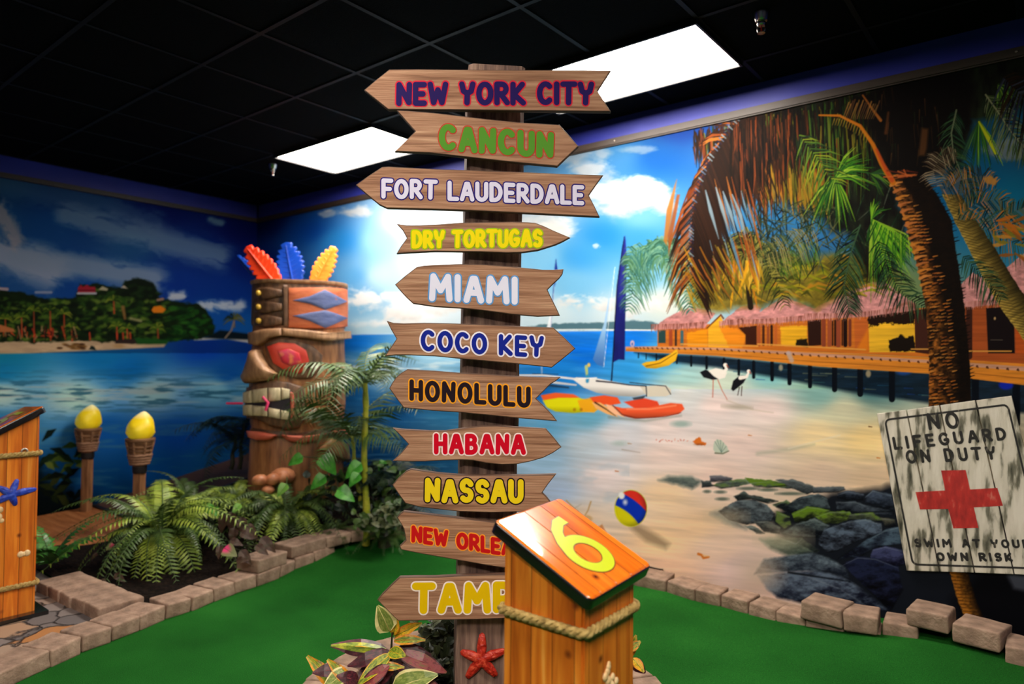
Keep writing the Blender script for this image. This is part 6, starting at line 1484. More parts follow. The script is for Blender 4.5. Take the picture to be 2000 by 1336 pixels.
part_('corner_rib', [(554, 557), (562, 557), (563, 640), (555, 640)], .03, M_tkd)
for yy in (573, 600, 627):
    part_('carved_scale', [(500, yy - 9), (522, yy - 12), (552, yy - 6), (552, yy + 6), (522, yy + 12), (500, yy + 9)], .022, M_tkd)
    mb = MB(); c, nn = surf(510, yy); lumps(mb, [(tuple(c + nn * .028), .023, (1, 1, 1))]); tl_build(mb, 'gold_stud', M_gold, 60)
for nm, pts in (('brow', [(494, 650), (520, 643), (552, 641), (552, 655), (530, 660), (508, 676), (494, 672)]), ('brow', [(548, 641), (600, 645), (640, 650), (677, 647), (678, 661), (640, 667), (600, 661), (548, 655)])):
    part_(nm, pts, .055, M_tkl, .02)
part_('eye_socket', [(519, 672), (545, 661), (580, 664), (612, 676), (629, 694), (627, 720), (609, 739), (580, 740), (545, 730), (527, 714)], .03, M_tkd, .014)
eye = part_('eye', [(525, 677), (546, 669), (576, 671), (598, 684), (604, 704), (599, 722), (585, 730), (556, 723), (536, 709)], .042, M_tkr, .01, label='red painted eye')
part_('iris', [(545, 686), (565, 681), (585, 690), (589, 707), (573, 716), (552, 707)], .052, M_tki, .006, parent=eye)
part_('nose', [(503, 684), (511, 683), (519, 700), (530, 718), (547, 731), (532, 742), (508, 746), (493, 749), (489, 738), (494, 724), (499, 704)], .11, M_tkl, .05)
lip = part_('lips', [(489, 757), (505, 749), (535, 743), (565, 746), (592, 755), (598, 775), (595, 815), (586, 834), (560, 838), (530, 831), (505, 817), (489, 817)], .045, M_tkd, .02, label='dark carved lips round the mouth')
part_('mouth', [(491, 764), (530, 757), (566, 759), (574, 768), (573, 810), (562, 820), (528, 813), (491, 810)], .054, M_mouth, .004, parent=lip)
for pts in ([(490, 766), (503, 762), (504, 786), (490, 787)], [(505, 761), (528, 757), (529, 784), (505, 786)], [(530, 757), (549, 757), (550, 781), (530, 784)], [(551, 757), (567, 760), (566, 777), (551, 780)],
            [(490, 790), (504, 790), (504, 811), (490, 811)], [(505, 791), (528, 793), (528, 812), (505, 811)], [(530, 795), (548, 799), (548, 817), (530, 813)], [(550, 800), (566, 803), (563, 819), (550, 818)]):
    part_('tooth', pts, .070, M_tooth, .012)
part_('gum', [(568, 764), (575, 768), (575, 811), (569, 816)], .062, M_pinkl, .006)
q_ = lambda x, y, l: surf(x, y)[0] + surf(x, y)[1] * l
mb = MB(); mb.tube([q_(492, 787, .085) - RT * .12 + FW * .0, q_(494, 787, .085)], .009, 8); tl_build(mb, 'straw', M_pink, 60)
mb = MB(); mb.tube([q_(524, 774, .09), q_(532, 785, .095), q_(528, 800, .09)], .012, 8); tl_build(mb, 'pink_bow', M_pink, 60, 'pink twist between the teeth')
part_('cheek_ridge', [(604, 754), (640, 737), (674, 729), (674, 740), (640, 749), (608, 764)], .03, M_tkl, .014)
part_('chin_line', [(492, 836), (530, 842), (572, 846), (620, 844), (660, 836), (676, 830), (676, 838), (650, 845), (610, 852), (560, 854), (520, 850), (492, 844)], .02, M_tkd, .008)
for pts in ([(491, 841), (520, 844), (544, 849), (528, 858), (508, 859), (494, 853)], [(548, 848), (575, 850), (605, 850), (634, 846), (622, 858), (592, 864), (564, 860)], [(646, 842), (664, 834), (677, 841), (677, 857), (662, 852)]):
    part_('collar_leaf', pts, .06, M_pinkl, .022, label='pink painted collar leaf')
part_('shoulder', [(618, 876), (644, 856), (672, 866), (678, 902), (648, 890)], .05, M_tk, .02)
mb = MB(); fc = ondepth(508, 938, 5.22)
lumps(mb, [(tuple(fc), .062, (1.0, 1.0, .72)), (tuple(fc + RT * .085 + FW * .03), .056, (1, 1, .85)), (tuple(fc + RT * .145 + FW * .08), .05, (1, 1, .9)), (tuple(fc + RT * .06 - UP * .075), .05, (1.0, 1, .7)), (tuple(fc + RT * .12 + FW * .16), .085, (1.1, 1.2, .8))], 16)
tl_build(mb, 'foot', noisy('tiki_foot_paint', [(150, 84, 54), (206, 136, 92), (166, 64, 44)], 7, rough=.45), 70)
# feathers
def feather(base, tip, wid, mat, lab):
    B, T_ = ondepth(base[0], base[1], base[2]), ondepth(tip[0], tip[1], tip[2]); ax = T_ - B; L_ = np.linalg.norm(ax); ax /= L_
    sd = np.cross(ax, -FW); sd /= np.linalg.norm(sd); nn = np.cross(sd, ax)
    n = 9; out = []
    prof = [0.5, .75, .9, 1.0, 1.0, .95, .85, .68, .42]
    for sgn in (1, -1):
        seq = range(n) if sgn > 0 else reversed(range(n))
        for i in seq:
            t0, tm, t1 = i / n, (i + .55) / n, (i + 1) / n
            w = prof[i] * wid / 2
            loc = [(t0, w * .84), (tm, w * 1.05), (t1 - .012, w)]
            if sgn < 0: loc = loc[::-1]
            out += [(a, sgn * b) for a, b in loc]
        if sgn > 0: out.append((1.02, 0.0))
    mb = MB(); mb.slab([B + ax * (t * L_) + sd * o for t, o in out], nn, .028, .010, segs=3)
    # quill and barbs standing a little proud
    mb.tube([B + nn * .03, B + ax * L_ * .5 + nn * .034, B + ax * L_ * .95 + nn * .03], [.010, .008, .004], 6)
    for i in range(n):
        for sgn in (1, -1):
            p = B + ax * (i / n * L_) + nn * .027; q = B + ax * ((i + .75) / n * L_) + sd * sgn * prof[i] * wid * .46 + nn * .022
            mb.tube([p, q], [.007, .004], 5)
    return tl_build(mb, 'feather', mat, 50, lab)
M_fr = noisy('feather_red_orange', [(206, 34, 24), (236, 78, 26)], 3, rough=.35); M_fb = noisy('feather_blue', [(8, 40, 120), (16, 70, 180)], 4, rough=.3); M_fo = noisy('feather_orange', [(236, 120, 24), (250, 160, 60)], 4, rough=.35)
feather((546, 562, 5.75), (484, 484, 5.78), .20, M_fr, 'red and orange feather'); feather((576, 562, 5.95), (560, 476, 6.0), .24, M_fb, 'blue feather'); feather((612, 562, 5.8), (654, 484, 5.82), .17, M_fo, 'orange feather'); feather((520, 555, 6.0), (466, 500, 6.02), .07, M_fb, 'thin blue feather seen edge on')
# ------------------------------------------------------------------ garden torches
M_pole = noisy('torch_pole_wood', [(110, 72, 44), (146, 100, 64), (170, 122, 80)], 5, (8, 8, 1), rough=.6, bump=.2)
M_bask = noisy('torch_basket', [(92, 62, 40), (130, 92, 62), (160, 118, 82)], 12, (1, 1, 6), rough=.7, bump=.4, bump_scale=60)
M_cord = noisy('torch_cord', [(120, 84, 60), (160, 120, 92)], 40, rough=.8); M_band = flat('torch_band_dark', (26, 20, 20), .6)
def flame_mat():
    m, nt, b = new_mat('flame_yellow_plastic'); N, L = nt.nodes, nt.links
    tc = N.new('ShaderNodeTexCoord'); n = N.new('ShaderNodeTexNoise'); n.inputs['Scale'].default_value = 9; L.new(tc.outputs['Object'], n.inputs['Vector'])
    sx = N.new('ShaderNodeSeparateXYZ'); L.new(tc.outputs['Object'], sx.inputs[0])
    mr = N.new('ShaderNodeMapRange'); mr.inputs['From Min'].default_value = .155; mr.inputs['From Max'].default_value = .225; L.new(sx.outputs[2], mr.inputs['Value'])
    cr = N.new('ShaderNodeValToRGB'); cr.color_ramp.elements[0].color = lin((224, 190, 10)); cr.color_ramp.elements[0].position = .35; cr.color_ramp.elements[1].color = lin((244, 226, 60)); L.new(n.outputs['Fac'], cr.inputs[0])
    mx = N.new('ShaderNodeMixRGB'); mx.inputs[2].default_value = lin((250, 240, 196)); L.new(mr.outputs[0], mx.inputs[0]); L.new(cr.outputs[0], mx.inputs[1])
    L.new(mx.outputs[0], b.inputs['Base Color']); b.inputs['Roughness'].default_value = .4
    L.new(mx.outputs[0], b.inputs['Emission Color']); b.inputs['Emission Strength'].default_value = .22
    b.inputs['Subsurface Weight'].default_value = .3; b.inputs['Subsurface Radius'].default_value = (.05, .03, .01)
    return m
M_flame = flame_mat()
def torch(x, y, zb, label, seed):
    t = thing('garden_torch', label, 'torch', (x, y, zb), group='garden torches by the ramp')
    Hp = 0.53 - zb
    mb = MB(); mb.box((0, 0, (Hp + .04) / 2), (.062, .062, Hp + .04), Matrix.Rotation(.5, 3, 'Z')); mb.build('pole', M_pole, t)
    mb = MB(); mb.lathe([(.046, Hp), (.05, Hp + .01), (.052, Hp + .05), (.048, Hp + .055)], n=20); mb.build('band', M_band, t, smooth=40)
    bs = MB(); bs.lathe([(.046, Hp + .05), (.055, Hp + .07), (.068, Hp + .15), (.088, Hp + .235), (.10, Hp + .245), (.106, Hp + .255), (.104, Hp + .268), (.09, Hp + .272), (.07, Hp + .25)], n=28)
    for k in range(7):
        a = 2 * math.pi * k / 7; bs.tube([(.058 * math.cos(a), .058 * math.sin(a), Hp + .07), (.078 * math.cos(a), .078 * math.sin(a), Hp + .16), (.096 * math.cos(a), .096 * math.sin(a), Hp + .245)], [.009, .01, .011], 8)
    for zz, rr in ((.175, .082), (.205, .09)):
        bs.tube([(rr * math.cos(a * math.pi / 12), rr * math.sin(a * math.pi / 12), Hp + zz) for a in range(25)], .006, 6, cap=False)
    b = bs.build('basket', M_bask, t, smooth=50)
    cd = MB()
    for i in range(4): cd.tube([((.064 + .005 * i) * math.cos(a * math.pi / 12), (.064 + .005 * i) * math.sin(a * math.pi / 12), Hp + .075 + i * .021 + .002 * math.sin(a * 2)) for a in range(25)], .0115, 8, cap=False)
    cd.build('cord', M_cord, b, smooth=60)
    fm = MB(); n = 30; prof = [(0.0, 0.0), (.06, .0), (.086, .018), (.099, .05), (.101, .085), (.096, .115), (.084, .142), (.066, .164), (.047, .182), (.030, .197), (.016, .208), (.004, .213)]; V = []
    for i, (r, z) in enumerate(prof):
        tw = z * 9 + seed; off = .034 * max(0, (z - .10) / .11)
        for k in range(n):
            a = 2 * math.pi * k / n; rr = r * (1 + .10 * max(0, math.sin(4 * (a + tw))) * min(1, z * 20) - .05)
            V.append((rr * math.cos(a) + off * math.cos(seed), rr * math.sin(a) + off * math.sin(seed), z))
    fm.add(V, [(i * n + k, i * n + (k + 1) % n, (i + 1) * n + (k + 1) % n, (i + 1) * n + k) for i in range(len(prof) - 1) for k in range(n)] + [tuple((len(prof) - 1) * n + k for k in range(n))])
    f = fm.build('flame', M_flame, t, smooth=80); f.location = (0, 0, Hp + .262); f['label'] = 'yellow plastic flame'
    return t
ta = onz(172, 990, .045); torch(-6.70, 2.36, .062, 'tiki torch with yellow flame at the foot of the ramp by the bay print', 0.4)
tb_ = onz(273, 1030, .03); torch(-5.60, 2.34, .062, 'tiki torch with yellow flame rising behind the big fern', 2.1)
# ------------------------------------------------------------------ ceiling sprinklers
M_chrome = flat('sprinkler_chrome', (190, 184, 178), .22, metal=1.0)
def sprinkler(px, py, label):
    p = onz(px, py, CEIL_Z); t = thing('fire_sprinkler', label, 'sprinkler', (p[0], p[1], CEIL_Z), group='ceiling sprinklers')
    s = 1.0
    mb = MB(); mb.lathe([(.040 * s, 0), (.040 * s, -.006), (.036 * s, -.016), (.030 * s, -.038), (.026 * s, -.044), (.0, -.044)], n=28); mb.build('escutcheon', M_chrome, t, smooth=35)
    mb = MB(); mb.lathe([(.018, -.042), (.022, -.05), (.022, -.058), (.016, -.066), (.0, -.066)], n=18); mb.build('body', M_chrome, t, smooth=40)
    mb = MB()
    for sx in (1, -1): mb.tube([(sx * .016, 0, -.058), (sx * .019, 0, -.075), (sx * .015, 0, -.092), (.0, 0, -.10)], .0042, 8)
    mb.build('frame', M_chrome, t, smooth=60)
    mb = MB(); mb.tube([(0, 0, -.062), (0, 0, -.096)], .003, 6); mb.build('bulb', flat('sprinkler_bulb', (150, 30, 20), .15), t, smooth=60)
    mb = MB(); mb.lathe([(.0, -.098), (.018, -.099), (.018, -.1015), (.0, -.103)], n=20); mb.build('deflector', M_chrome, t, smooth=40)
sprinkler(1487, 24, 'chrome sprinkler head on the black ceiling beyond the lit panel over the palms')
sprinkler(533, 320, 'chrome sprinkler head on the black ceiling above the tiki, by the corner')
# ------------------------------------------------------------------ lifeguard notice
LT = 0.016
lgp = np.array([0, WALL_Y - 0.006 - LT, 0]); LN = np.array([0, -1.0, 0])
def lg(x, y, l=0.0): return onplane(x, y, lgp + LN * l, LN)
M_lg = noisy('weathered_white_paint', [(44, 46, 34), (120, 116, 100), (206, 198, 182), (222, 214, 200)], 3.0, (8, 8, 1.6), rough=.7, bump=.3, bump_scale=20, stops=[.32, .41, .48, .64], detail=10)
M_lgb = noisy('worn_black_paint', [(20, 18, 18), (30, 27, 26), (120, 112, 100)], 20, (4, 4, 1), rough=.7, stops=[.3, .62, .72]); M_lgr = noisy('worn_red_paint', [(150, 24, 22), (190, 40, 34), (206, 120, 104)], 16, (3, 3, 1), rough=.6, stops=[.3, .6, .78])
lc = lg(1880, 950)
lgt = thing('lifeguard_notice', 'weathered white plank notice with a red cross hung tilted over the palm trunk print', 'sign', tuple(lc))
linv = Matrix.Translation(-lgt.location)
TOPS = [(1714, 808), (1771, 801), (1836, 791), (1906, 782), (1976, 773)]; BOTS = [(1772, 1113), (1804, 1114), (1836, 1115), (1904, 1117), (1981, 1120)]
TOPS = [(1714, 808), (1771.5, 800.5), (1836, 791.5), (1906, 781.8), (1976, 773)]; BOTS = [(1772, 1113), (1836, 1115), (1904, 1117), (1981, 1120), (2061, 1124)]
pan_ = []
for i in range(4):
    mb = MB(); g = 1.3
    mb.slab([lg(TOPS[i][0] + g * (i > 0), TOPS[i][1], -LT + .004), lg(TOPS[i + 1][0] - g * (i < 3), TOPS[i + 1][1], -LT + .004), lg(BOTS[i + 1][0] - g * (i < 3), BOTS[i + 1][1], -LT + .004), lg(BOTS[i][0] + g * (i > 0), BOTS[i][1], -LT + .004)], LN, LT, .002)
    local(mb, linv); o = mb.build('plank', M_lg, lgt, smooth=30)
def lgl(x, y, z): return lg(x, y, .0045 + z)
def lq(u, v):                                                # u, v in 0..1 over the board
    a = (TOPS[0][0] + (TOPS[4][0] - TOPS[0][0]) * u, TOPS[0][1] + (TOPS[4][1] - TOPS[0][1]) * u); b = (BOTS[0][0] + (BOTS[4][0] - BOTS[0][0]) * u, BOTS[0][1] + (BOTS[4][1] - BOTS[0][1]) * u)
    return (a[0] + (b[0] - a[0]) * v, a[1] + (b[1] - a[1]) * v)
mb = MB(); m_ = .045; r_ = .035; bp_ = []
for cu, cv, a0 in ((1 - m_ - r_, m_ + r_ * .85, -90), (1 - m_ - r_, 1 - m_ * .8 - r_ * .85, 0), (m_ + r_, 1 - m_ * .8 - r_ * .85, 90), (m_ + r_, m_ + r_ * .85, 180)):
    for k in range(6):
        a = math.radians(a0 + 90 * k / 5); bp_.append(lq(cu + r_ * math.cos(a), cv + r_ * .85 * math.sin(a)))
bp_.append(bp_[0])
Lp, Rp = [], []
for i, p in enumerate(bp_):
    a, b = bp_[i - 1 if i else -2], bp_[i + 1 if i < len(bp_) - 1 else 1]; d = math.hypot(b[0] - a[0], b[1] - a[1]); nx, ny = -(b[1] - a[1]) / d * 2.0, (b[0] - a[0]) / d * 2.0
    Lp.append(lgl(p[0] + nx, p[1] + ny, 0)); Rp.append(lgl(p[0] - nx, p[1] - ny, 0))
n_ = len(bp_); mb.add(Lp + Rp, [(i, n_ + i, n_ + i + 1, i + 1) for i in range(n_ - 1)]); local(mb, linv); mb.build('border_line', M_lgb, lgt)
mb = MB()
for txt, p0, p1, h, w in (('NO', (1817, 837), (1872, 834), 27, 3.4), ('LIFEGUARD', (1749, 876), (1964, 857), 20, 3.0), ('ON DUTY', (1774, 903), (1944, 895), 21, 3.0)):
    put_text(mb, txt, p0, p1, h, w, lgl, 0, .0004, sp=.62, space=.9, lean=.2)
local(mb, linv); mb.build('lettering', M_lgb, lgt)
mb = MB()
for txt, p0, p1, h, w in (('SWIM AT YOUR', (1789, 1067), (2010, 1069), 13, 2.4), ('OWN RISK', (1832, 1094), (1976, 1095), 13, 2.6)):
    put_text(mb, txt, p0, p1, h, w, lgl, 0, .0004, sp=.62, space=.9, lean=.2)
local(mb, linv); mb.build('lettering', M_lgb, lgt)
mb = MB(); mb.slab([lgl(x, y, 0) for x, y in [(1838, 919), (1886, 918), (1895, 956), (1948, 953), (1959, 988), (1902, 991), (1911, 1031), (1862, 1032), (1852, 994), (1797, 995), (1788, 961), (1846, 958)]], LN, .0005); local(mb, linv); mb.build('red_cross', M_lgr, lgt)
# ------------------------------------------------------------------ plants
def leaf_mat(name, rgbs, scale=30, rough=.45, rnd=.12, trans=.25, stretch=(1, 1, 1)):
    m = noisy(name, rgbs, scale, stretch, rough=rough, spec=.4, rnd=rnd)
    b = m.node_tree.nodes['Principled BSDF']
    return m
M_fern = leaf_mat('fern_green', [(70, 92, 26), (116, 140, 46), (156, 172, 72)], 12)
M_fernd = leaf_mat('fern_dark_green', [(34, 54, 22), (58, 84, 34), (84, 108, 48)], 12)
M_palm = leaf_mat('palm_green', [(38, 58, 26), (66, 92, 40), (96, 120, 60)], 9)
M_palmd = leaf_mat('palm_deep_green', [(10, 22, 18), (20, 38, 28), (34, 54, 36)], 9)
M_cane = noisy('cane_yellow_green', [(110, 130, 30), (160, 164, 44), (190, 180, 70)], 6, (3, 3, 3), rough=.4)
M_stem = flat('plant_stem_green', (60, 84, 34), .6); M_stemd = flat('plant_stem_dark', (44, 46, 26), .6)
M_poth = leaf_mat('broad_leaf_green', [(40, 110, 34), (70, 150, 50), (110, 180, 80)], 16, rough=.3)
M_pothl = leaf_mat('pale_leaf_green', [(84, 140, 50), (130, 176, 80)], 16, rough=.35)
M_shrub = leaf_mat('shrub_grey_green', [(40, 50, 28), (74, 82, 50), (110, 112, 72)], 20, rough=.5)
M_rust = leaf_mat('rusty_leaf', [(40, 30, 24), (76, 52, 42), (54, 58, 32)], 20, rough=.5)
def frond_mesh(name, L, n, ll, droop, rise, mat, seed, wid=.2, rach=.004, tip_fold=.3, cup=.25, taper=.75):
    """A feathered leaf along +x from the origin: an arching midrib with paired leaflets."""
    r = random.Random(seed); mb = MB(); pts = []
    for i in range(n + 1):
        t = i / n; pts.append(Vector((L * (t - .12 * droop * t * t), .03 * L * math.sin(seed) * t * t, L * (rise * t - droop * t ** 2.2))))
    mb.tube(pts, [rach * (1 - .8 * i / n) for i in range(n + 1)], 5, 0)
    for i in range(1, n + 1):
        t = i / n; p = pts[i]; d = (pts[i] - pts[i - 1]).normalized(); sv = Vector((0, 0, 1)).cross(d).normalized(); up = d.cross(sv)
        prof = min(1, .35 + t * 3.0) * (1 - max(0, t - .35) / .65 * taper)
        for sg in (1, -1):
            l = ll * prof * r.uniform(.85, 1.12); ang = .30 + .25 * t + r.uniform(-.08, .08)
            v = (sv * sg * math.cos(ang) + d * math.sin(ang) - up * cup * r.uniform(.5, 1.4)).normalized(); w = l * wid * r.uniform(.85, 1.15)
            m = p + v * l * .5 + up * l * .05; e = p + v * l - up * l * tip_fold * .4
            b = d * w
            mb.add([p - b * .35, p + b * .35, m + b * .5, e, m - b * .5], [(0, 1, 2, 4), (4, 2, 3)], 1)
    me_o = mb.build(name, [M_stem, mat], None); me = me_o.data; bpy.data.objects.remove(me_o); return me
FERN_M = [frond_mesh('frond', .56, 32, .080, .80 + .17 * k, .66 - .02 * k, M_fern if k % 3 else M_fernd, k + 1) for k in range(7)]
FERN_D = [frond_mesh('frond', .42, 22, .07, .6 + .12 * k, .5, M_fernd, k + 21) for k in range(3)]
def add_leaf(parent, me, az, tilt, sc, off=(0, 0, 0), roll=0.0, name='frond'):
    o = bpy.data.objects.new(name, me); COL.objects.link(o); o.parent = parent
    o.location = off; o.rotation_euler = (roll, tilt, az); o.scale = (sc,) * 3; return o
def fern(loc, label, n, size, seed, meshes=FERN_M, az=(0, 360), tilt=(-.55, .35)):
    t = thing('fern', label, 'fern', tuple(loc), group='ferns in the planted bed'); r = random.Random(seed)
    for i in range(n):
        a = math.radians(az[0] + (az[1] - az[0]) * (i + r.uniform(-.3, .3)) / n)
        add_leaf(t, meshes[r.randrange(len(meshes))], a, r.uniform(*tilt), size * r.uniform(.6, 1.14), (.03 * math.cos(a), .03 * math.sin(a), .02), r.uniform(-.3, .3))
    c = MB(); c.lathe([(.05, -.06), (.045, .0), (.02, .05), (.0, .06)], n=10); c.build('rootstock', M_stemd, t, smooth=60)
    return t
def gp(px, py, dz=0.0):
    """Ground point of the planted bed under a pixel."""
    z = .1
    for _ in range(25):
        p = onz(px, py, z); z = float(soil_z(p[0], p[1]))
    return (p[0], p[1], z + dz)
f1 = ondepth(316, 1048, 4.6); fern((f1[0], f1[1], float(soil_z(f1[0], f1[1])) + .17), 'large arching green fern spilling over the curb by the stone paving', 66, 1.22, 4, tilt=(-.85, .30))
f1b = ondepth(372, 1000, 5.1); fern((f1b[0], f1b[1], float(soil_z(f1b[0], f1b[1])) + .15), 'upright pale fern behind the largest fern, beside the ramp', 26, .85, 9, tilt=(-1.0, 0))
f2 = ondepth(560, 985, 5.15); fern((f2[0], f2[1], float(soil_z(f2[0], f2[1])) + .07), 'broad green fern below the tiki, over the stepped curb blocks', 50, .98, 14, tilt=(-.75, .3))
f3 = ondepth(752, 1000, 5.0); fern((f3[0], f3[1], float(soil_z(f3[0], f3[1])) + .04), 'small dull green fern at the palm foot, by the lettered boards', 26, .6, 19, meshes=FERN_D, tilt=(-.6, .3))
f4 = ondepth(650, 995, 5.1); fern((f4[0], f4[1], float(soil_z(f4[0], f4[1])) + .05), 'dark low fern between the broad fern and the palm canes', 22, .62, 23, meshes=FERN_D, tilt=(-.6, .2))
f5 = ondepth(455, 985, 5.2); fern((f5[0], f5[1], float(soil_z(f5[0], f5[1])) + .12), 'mid green fern between the largest fern and the broad fern', 30, .75, 29, tilt=(-.8, .2))
# broad sword-leaf plant by the paving
sw = [frond_mesh('frond', .36, 12, .10, .42, .6, leaf_mat('sword_fern_green', [(30, 80, 30), (56, 120, 44), (86, 150, 60)], 14, rough=.35), 40 + k, wid=.36, taper=.5) for k in range(2)]
t = thing('sword_fern', 'bright green broad-leaved fern beside the starfish post', 'fern', tuple(ondepth(98, 1120, 4.35)))
t.location.z = 0.10
for k in range(9): add_leaf(t, sw[k % 2], random.uniform(0, 6.28), random.uniform(-.7, .1), random.uniform(.7, 1.0))
# areca palm
def palm(loc, label, canes, meshes, n, size, seed, cane_mat, tilt=(-.9, .25), azs=None):
    t = thing('palm', label, 'palm', tuple(loc), group='palms beside the tiki'); r = random.Random(seed)
    for base, top, rad in canes:
        mb = MB(); pts = [Vector(base).lerp(Vector(top), i / 18) + Vector((.012 * math.sin(i * .5), 0, 0)) for i in range(19)]
        mb.tube(pts, [rad * (1.16 if i % 4 == 0 else 1.0) * (1 - .25 * i / 18) for i in range(19)], 10); mb.build('cane', cane_mat, t, smooth=60)
        top = pts[-1]
        for k in range(n):
            a = (azs[k % len(azs)] if azs else 2 * math.pi * k / n) + r.uniform(-.3, .3)
            add_leaf(t, meshes[r.randrange(len(meshes))], a, r.uniform(*tilt), size * r.uniform(.75, 1.15), tuple(Vector(top) - Vector((0, 0, .03 * r.random()))), r.uniform(-.4, .4))
    return t
PAL_M = [frond_mesh('frond', .62, 24, .20, .50 + .18 * k, .50, M_palm, k + 61, wid=.085, rach=.006, cup=.35, taper=.6) for k in range(4)]
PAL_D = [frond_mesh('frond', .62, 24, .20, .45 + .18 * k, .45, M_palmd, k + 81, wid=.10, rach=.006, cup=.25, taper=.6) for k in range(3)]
pb = np.array(ondepth(716, 990, 5.0)); pb[2] = soil_z(pb[0], pb[1]) + .0
def rel(px, py, d): return tuple(np.array(ondepth(px, py, d)) - pb)
palm(pb, 'green feathery palm with yellow-green canes standing before the tiki', [((0, 0, 0), rel(712, 748, 5.0), .026), (rel(704, 990, 5.05), rel(686, 850, 5.1), .017)], PAL_M, 13, 1.0, 31, M_cane, tilt=(-.95, .2))
db = np.array(ondepth(452, 880, 6.35)); db[2] = .40
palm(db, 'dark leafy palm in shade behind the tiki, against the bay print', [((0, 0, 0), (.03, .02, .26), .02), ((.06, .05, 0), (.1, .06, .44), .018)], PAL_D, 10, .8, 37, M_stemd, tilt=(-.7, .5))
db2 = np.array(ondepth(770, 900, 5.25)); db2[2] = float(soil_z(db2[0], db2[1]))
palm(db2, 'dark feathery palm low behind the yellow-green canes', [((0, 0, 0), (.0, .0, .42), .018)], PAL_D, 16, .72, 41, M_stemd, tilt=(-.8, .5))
# leaves with a heart or oval outline
def blade_mesh(name, L, W, mats, seed=0, fold=.18, curl=.25, tipw=.5, n=8, edge=0.0, wav=0.0, under=None):
    """One leaf along +x, z up; a rim of width `edge` takes the second material."""
    r = random.Random(seed); mb = MB(); rows = []
    for i in range(n + 1):
        t = i / n; w = W / 2 * (math.sin(math.pi * min(1, (t * .92 + .06)) ** (tipw + .35)) ** .85) if 0 < i < n else (.004 if i else .006)
        x = L * t; z = -curl * L * t * t
        cr = []
        for s_ in (-1, -(1 - edge) if edge else -.5, 0, (1 - edge) if edge else .5, 1):
            y = s_ * w; cr.append((x, y, z + fold * abs(y) + (wav * W * math.sin(i * 1.9 + (s_ > 0) * 1.3 + seed) * abs(s_) ** 2)))
        rows.append(cr)
    V = [p for c in rows for p in c]; m = 5
    for i in range(n):
        for k in range(4):
            mb.add([rows[i][k], rows[i][k + 1], rows[i + 1][k + 1], rows[i + 1][k]], [(0, 3, 2, 1)[::-1]], 1 if (edge and k in (0, 3)) else 0)
    mb.tube([(0, 0, .001), (L * .5, 0, -curl * L * .25 + .001), (L * .95, 0, -curl * L * .9)], [.0022, .0016, .0006], 4, len(mats) - 1)
    o = mb.build(name, mats, None); me = o.data
    me.polygons.foreach_set('use_smooth', [True] * len(me.polygons)); bpy.data.objects.remove(o); return me
POTH = [blade_mesh('leaf', .15, .115, [M_poth, M_poth, M_stem], k, .2, .3, .2) for k in range(3)]
POTL = [blade_mesh('leaf', .14, .105, [M_pothl, M_pothl, M_stem], k, .2, .25, .2) for k in range(2)]
def aim(o, tip_dir, face):
    x = Vector(tip_dir).normalized(); z = Vector(face); z = (z - x * z.dot(x)).normalized(); y = z.cross(x)
    o.rotation_euler = Matrix((x, y, z)).transposed().to_euler()
def leafy(name, label, cat, base, specs, stem_mat=M_stem, group=None):
    """Leaves placed by where their foot and tip stand: (foot px, tip px, depth, mesh, size of mesh)."""
    t = thing(name, label, cat, tuple(base), group=group); B = Vector(base)
    for (fx, fy), (tx, ty), d, me, L0, dz in specs:
        a, b = Vector(ondepth(fx, fy, d)), Vector(ondepth(tx, ty, d - dz)); o = bpy.data.objects.new('leaf', me); COL.objects.link(o); o.parent = t
        o.location = a - B; o.scale = ((b - a).length / L0,) * 3; aim(o, b - a, Vector(-FW) + Vector((0, 0, .7)))
        mb = MB(); mid = (a - B) * .55 + Vector((0, 0, (a - B).z * .15)); mb.tube([(0, 0, 0), mid, a - B], [.006, .005, .003], 6); mb.build('stem', stem_mat, t, smooth=60)
    return t
bb = gp(655, 985); leafy('pothos', 'bright green oval-leaved plant by the palm canes, before the tiki', 'plant', bb, [((628, 890), (655, 924), 4.95, POTH[0], .15, .04), ((706, 905), (672, 930), 4.95, POTH[1], .15, .05), ((636, 930), (604, 952), 4.9, POTH[2], .15, .05), ((702, 925), (680, 948), 4.9, POTH[0], .15, .05), ((592, 892), (560, 905), 5.0, POTH[1], .15, .03), ((752, 900), (738, 918), 5.1, POTH[2], .15, .03), ((660, 955), (690, 975), 4.9, POTH[1], .15, .05)])
bb = gp(560, 985); leafy('pothos', 'pale green oval leaves poking up through the broad fern', 'plant', bb, [((560, 945), (540, 968), 4.75, POTL[0], .14, .05), ((470, 985), (452, 1000), 4.7, POTL[0], .14, .05)])
bb = gp(400, 1000); leafy('pothos', 'glossy green oval-leaved plant by the ramp, behind the largest fern', 'plant', bb, [((400, 985), (376, 992), 4.8, POTH[0], .15, .05), ((415, 985), (398, 1004), 4.75, POTH[1], .15, .05), ((380, 1000), (356, 1012), 4.75, POTH[2], .15, .05), ((300, 1020), (288, 1004), 4.8, POTH[0], .15, 0), ((310, 1022), (300, 1000), 4.8, POTH[1], .15, 0), ((418, 992), (424, 1008), 4.75, POTH[2], .15, .04)])
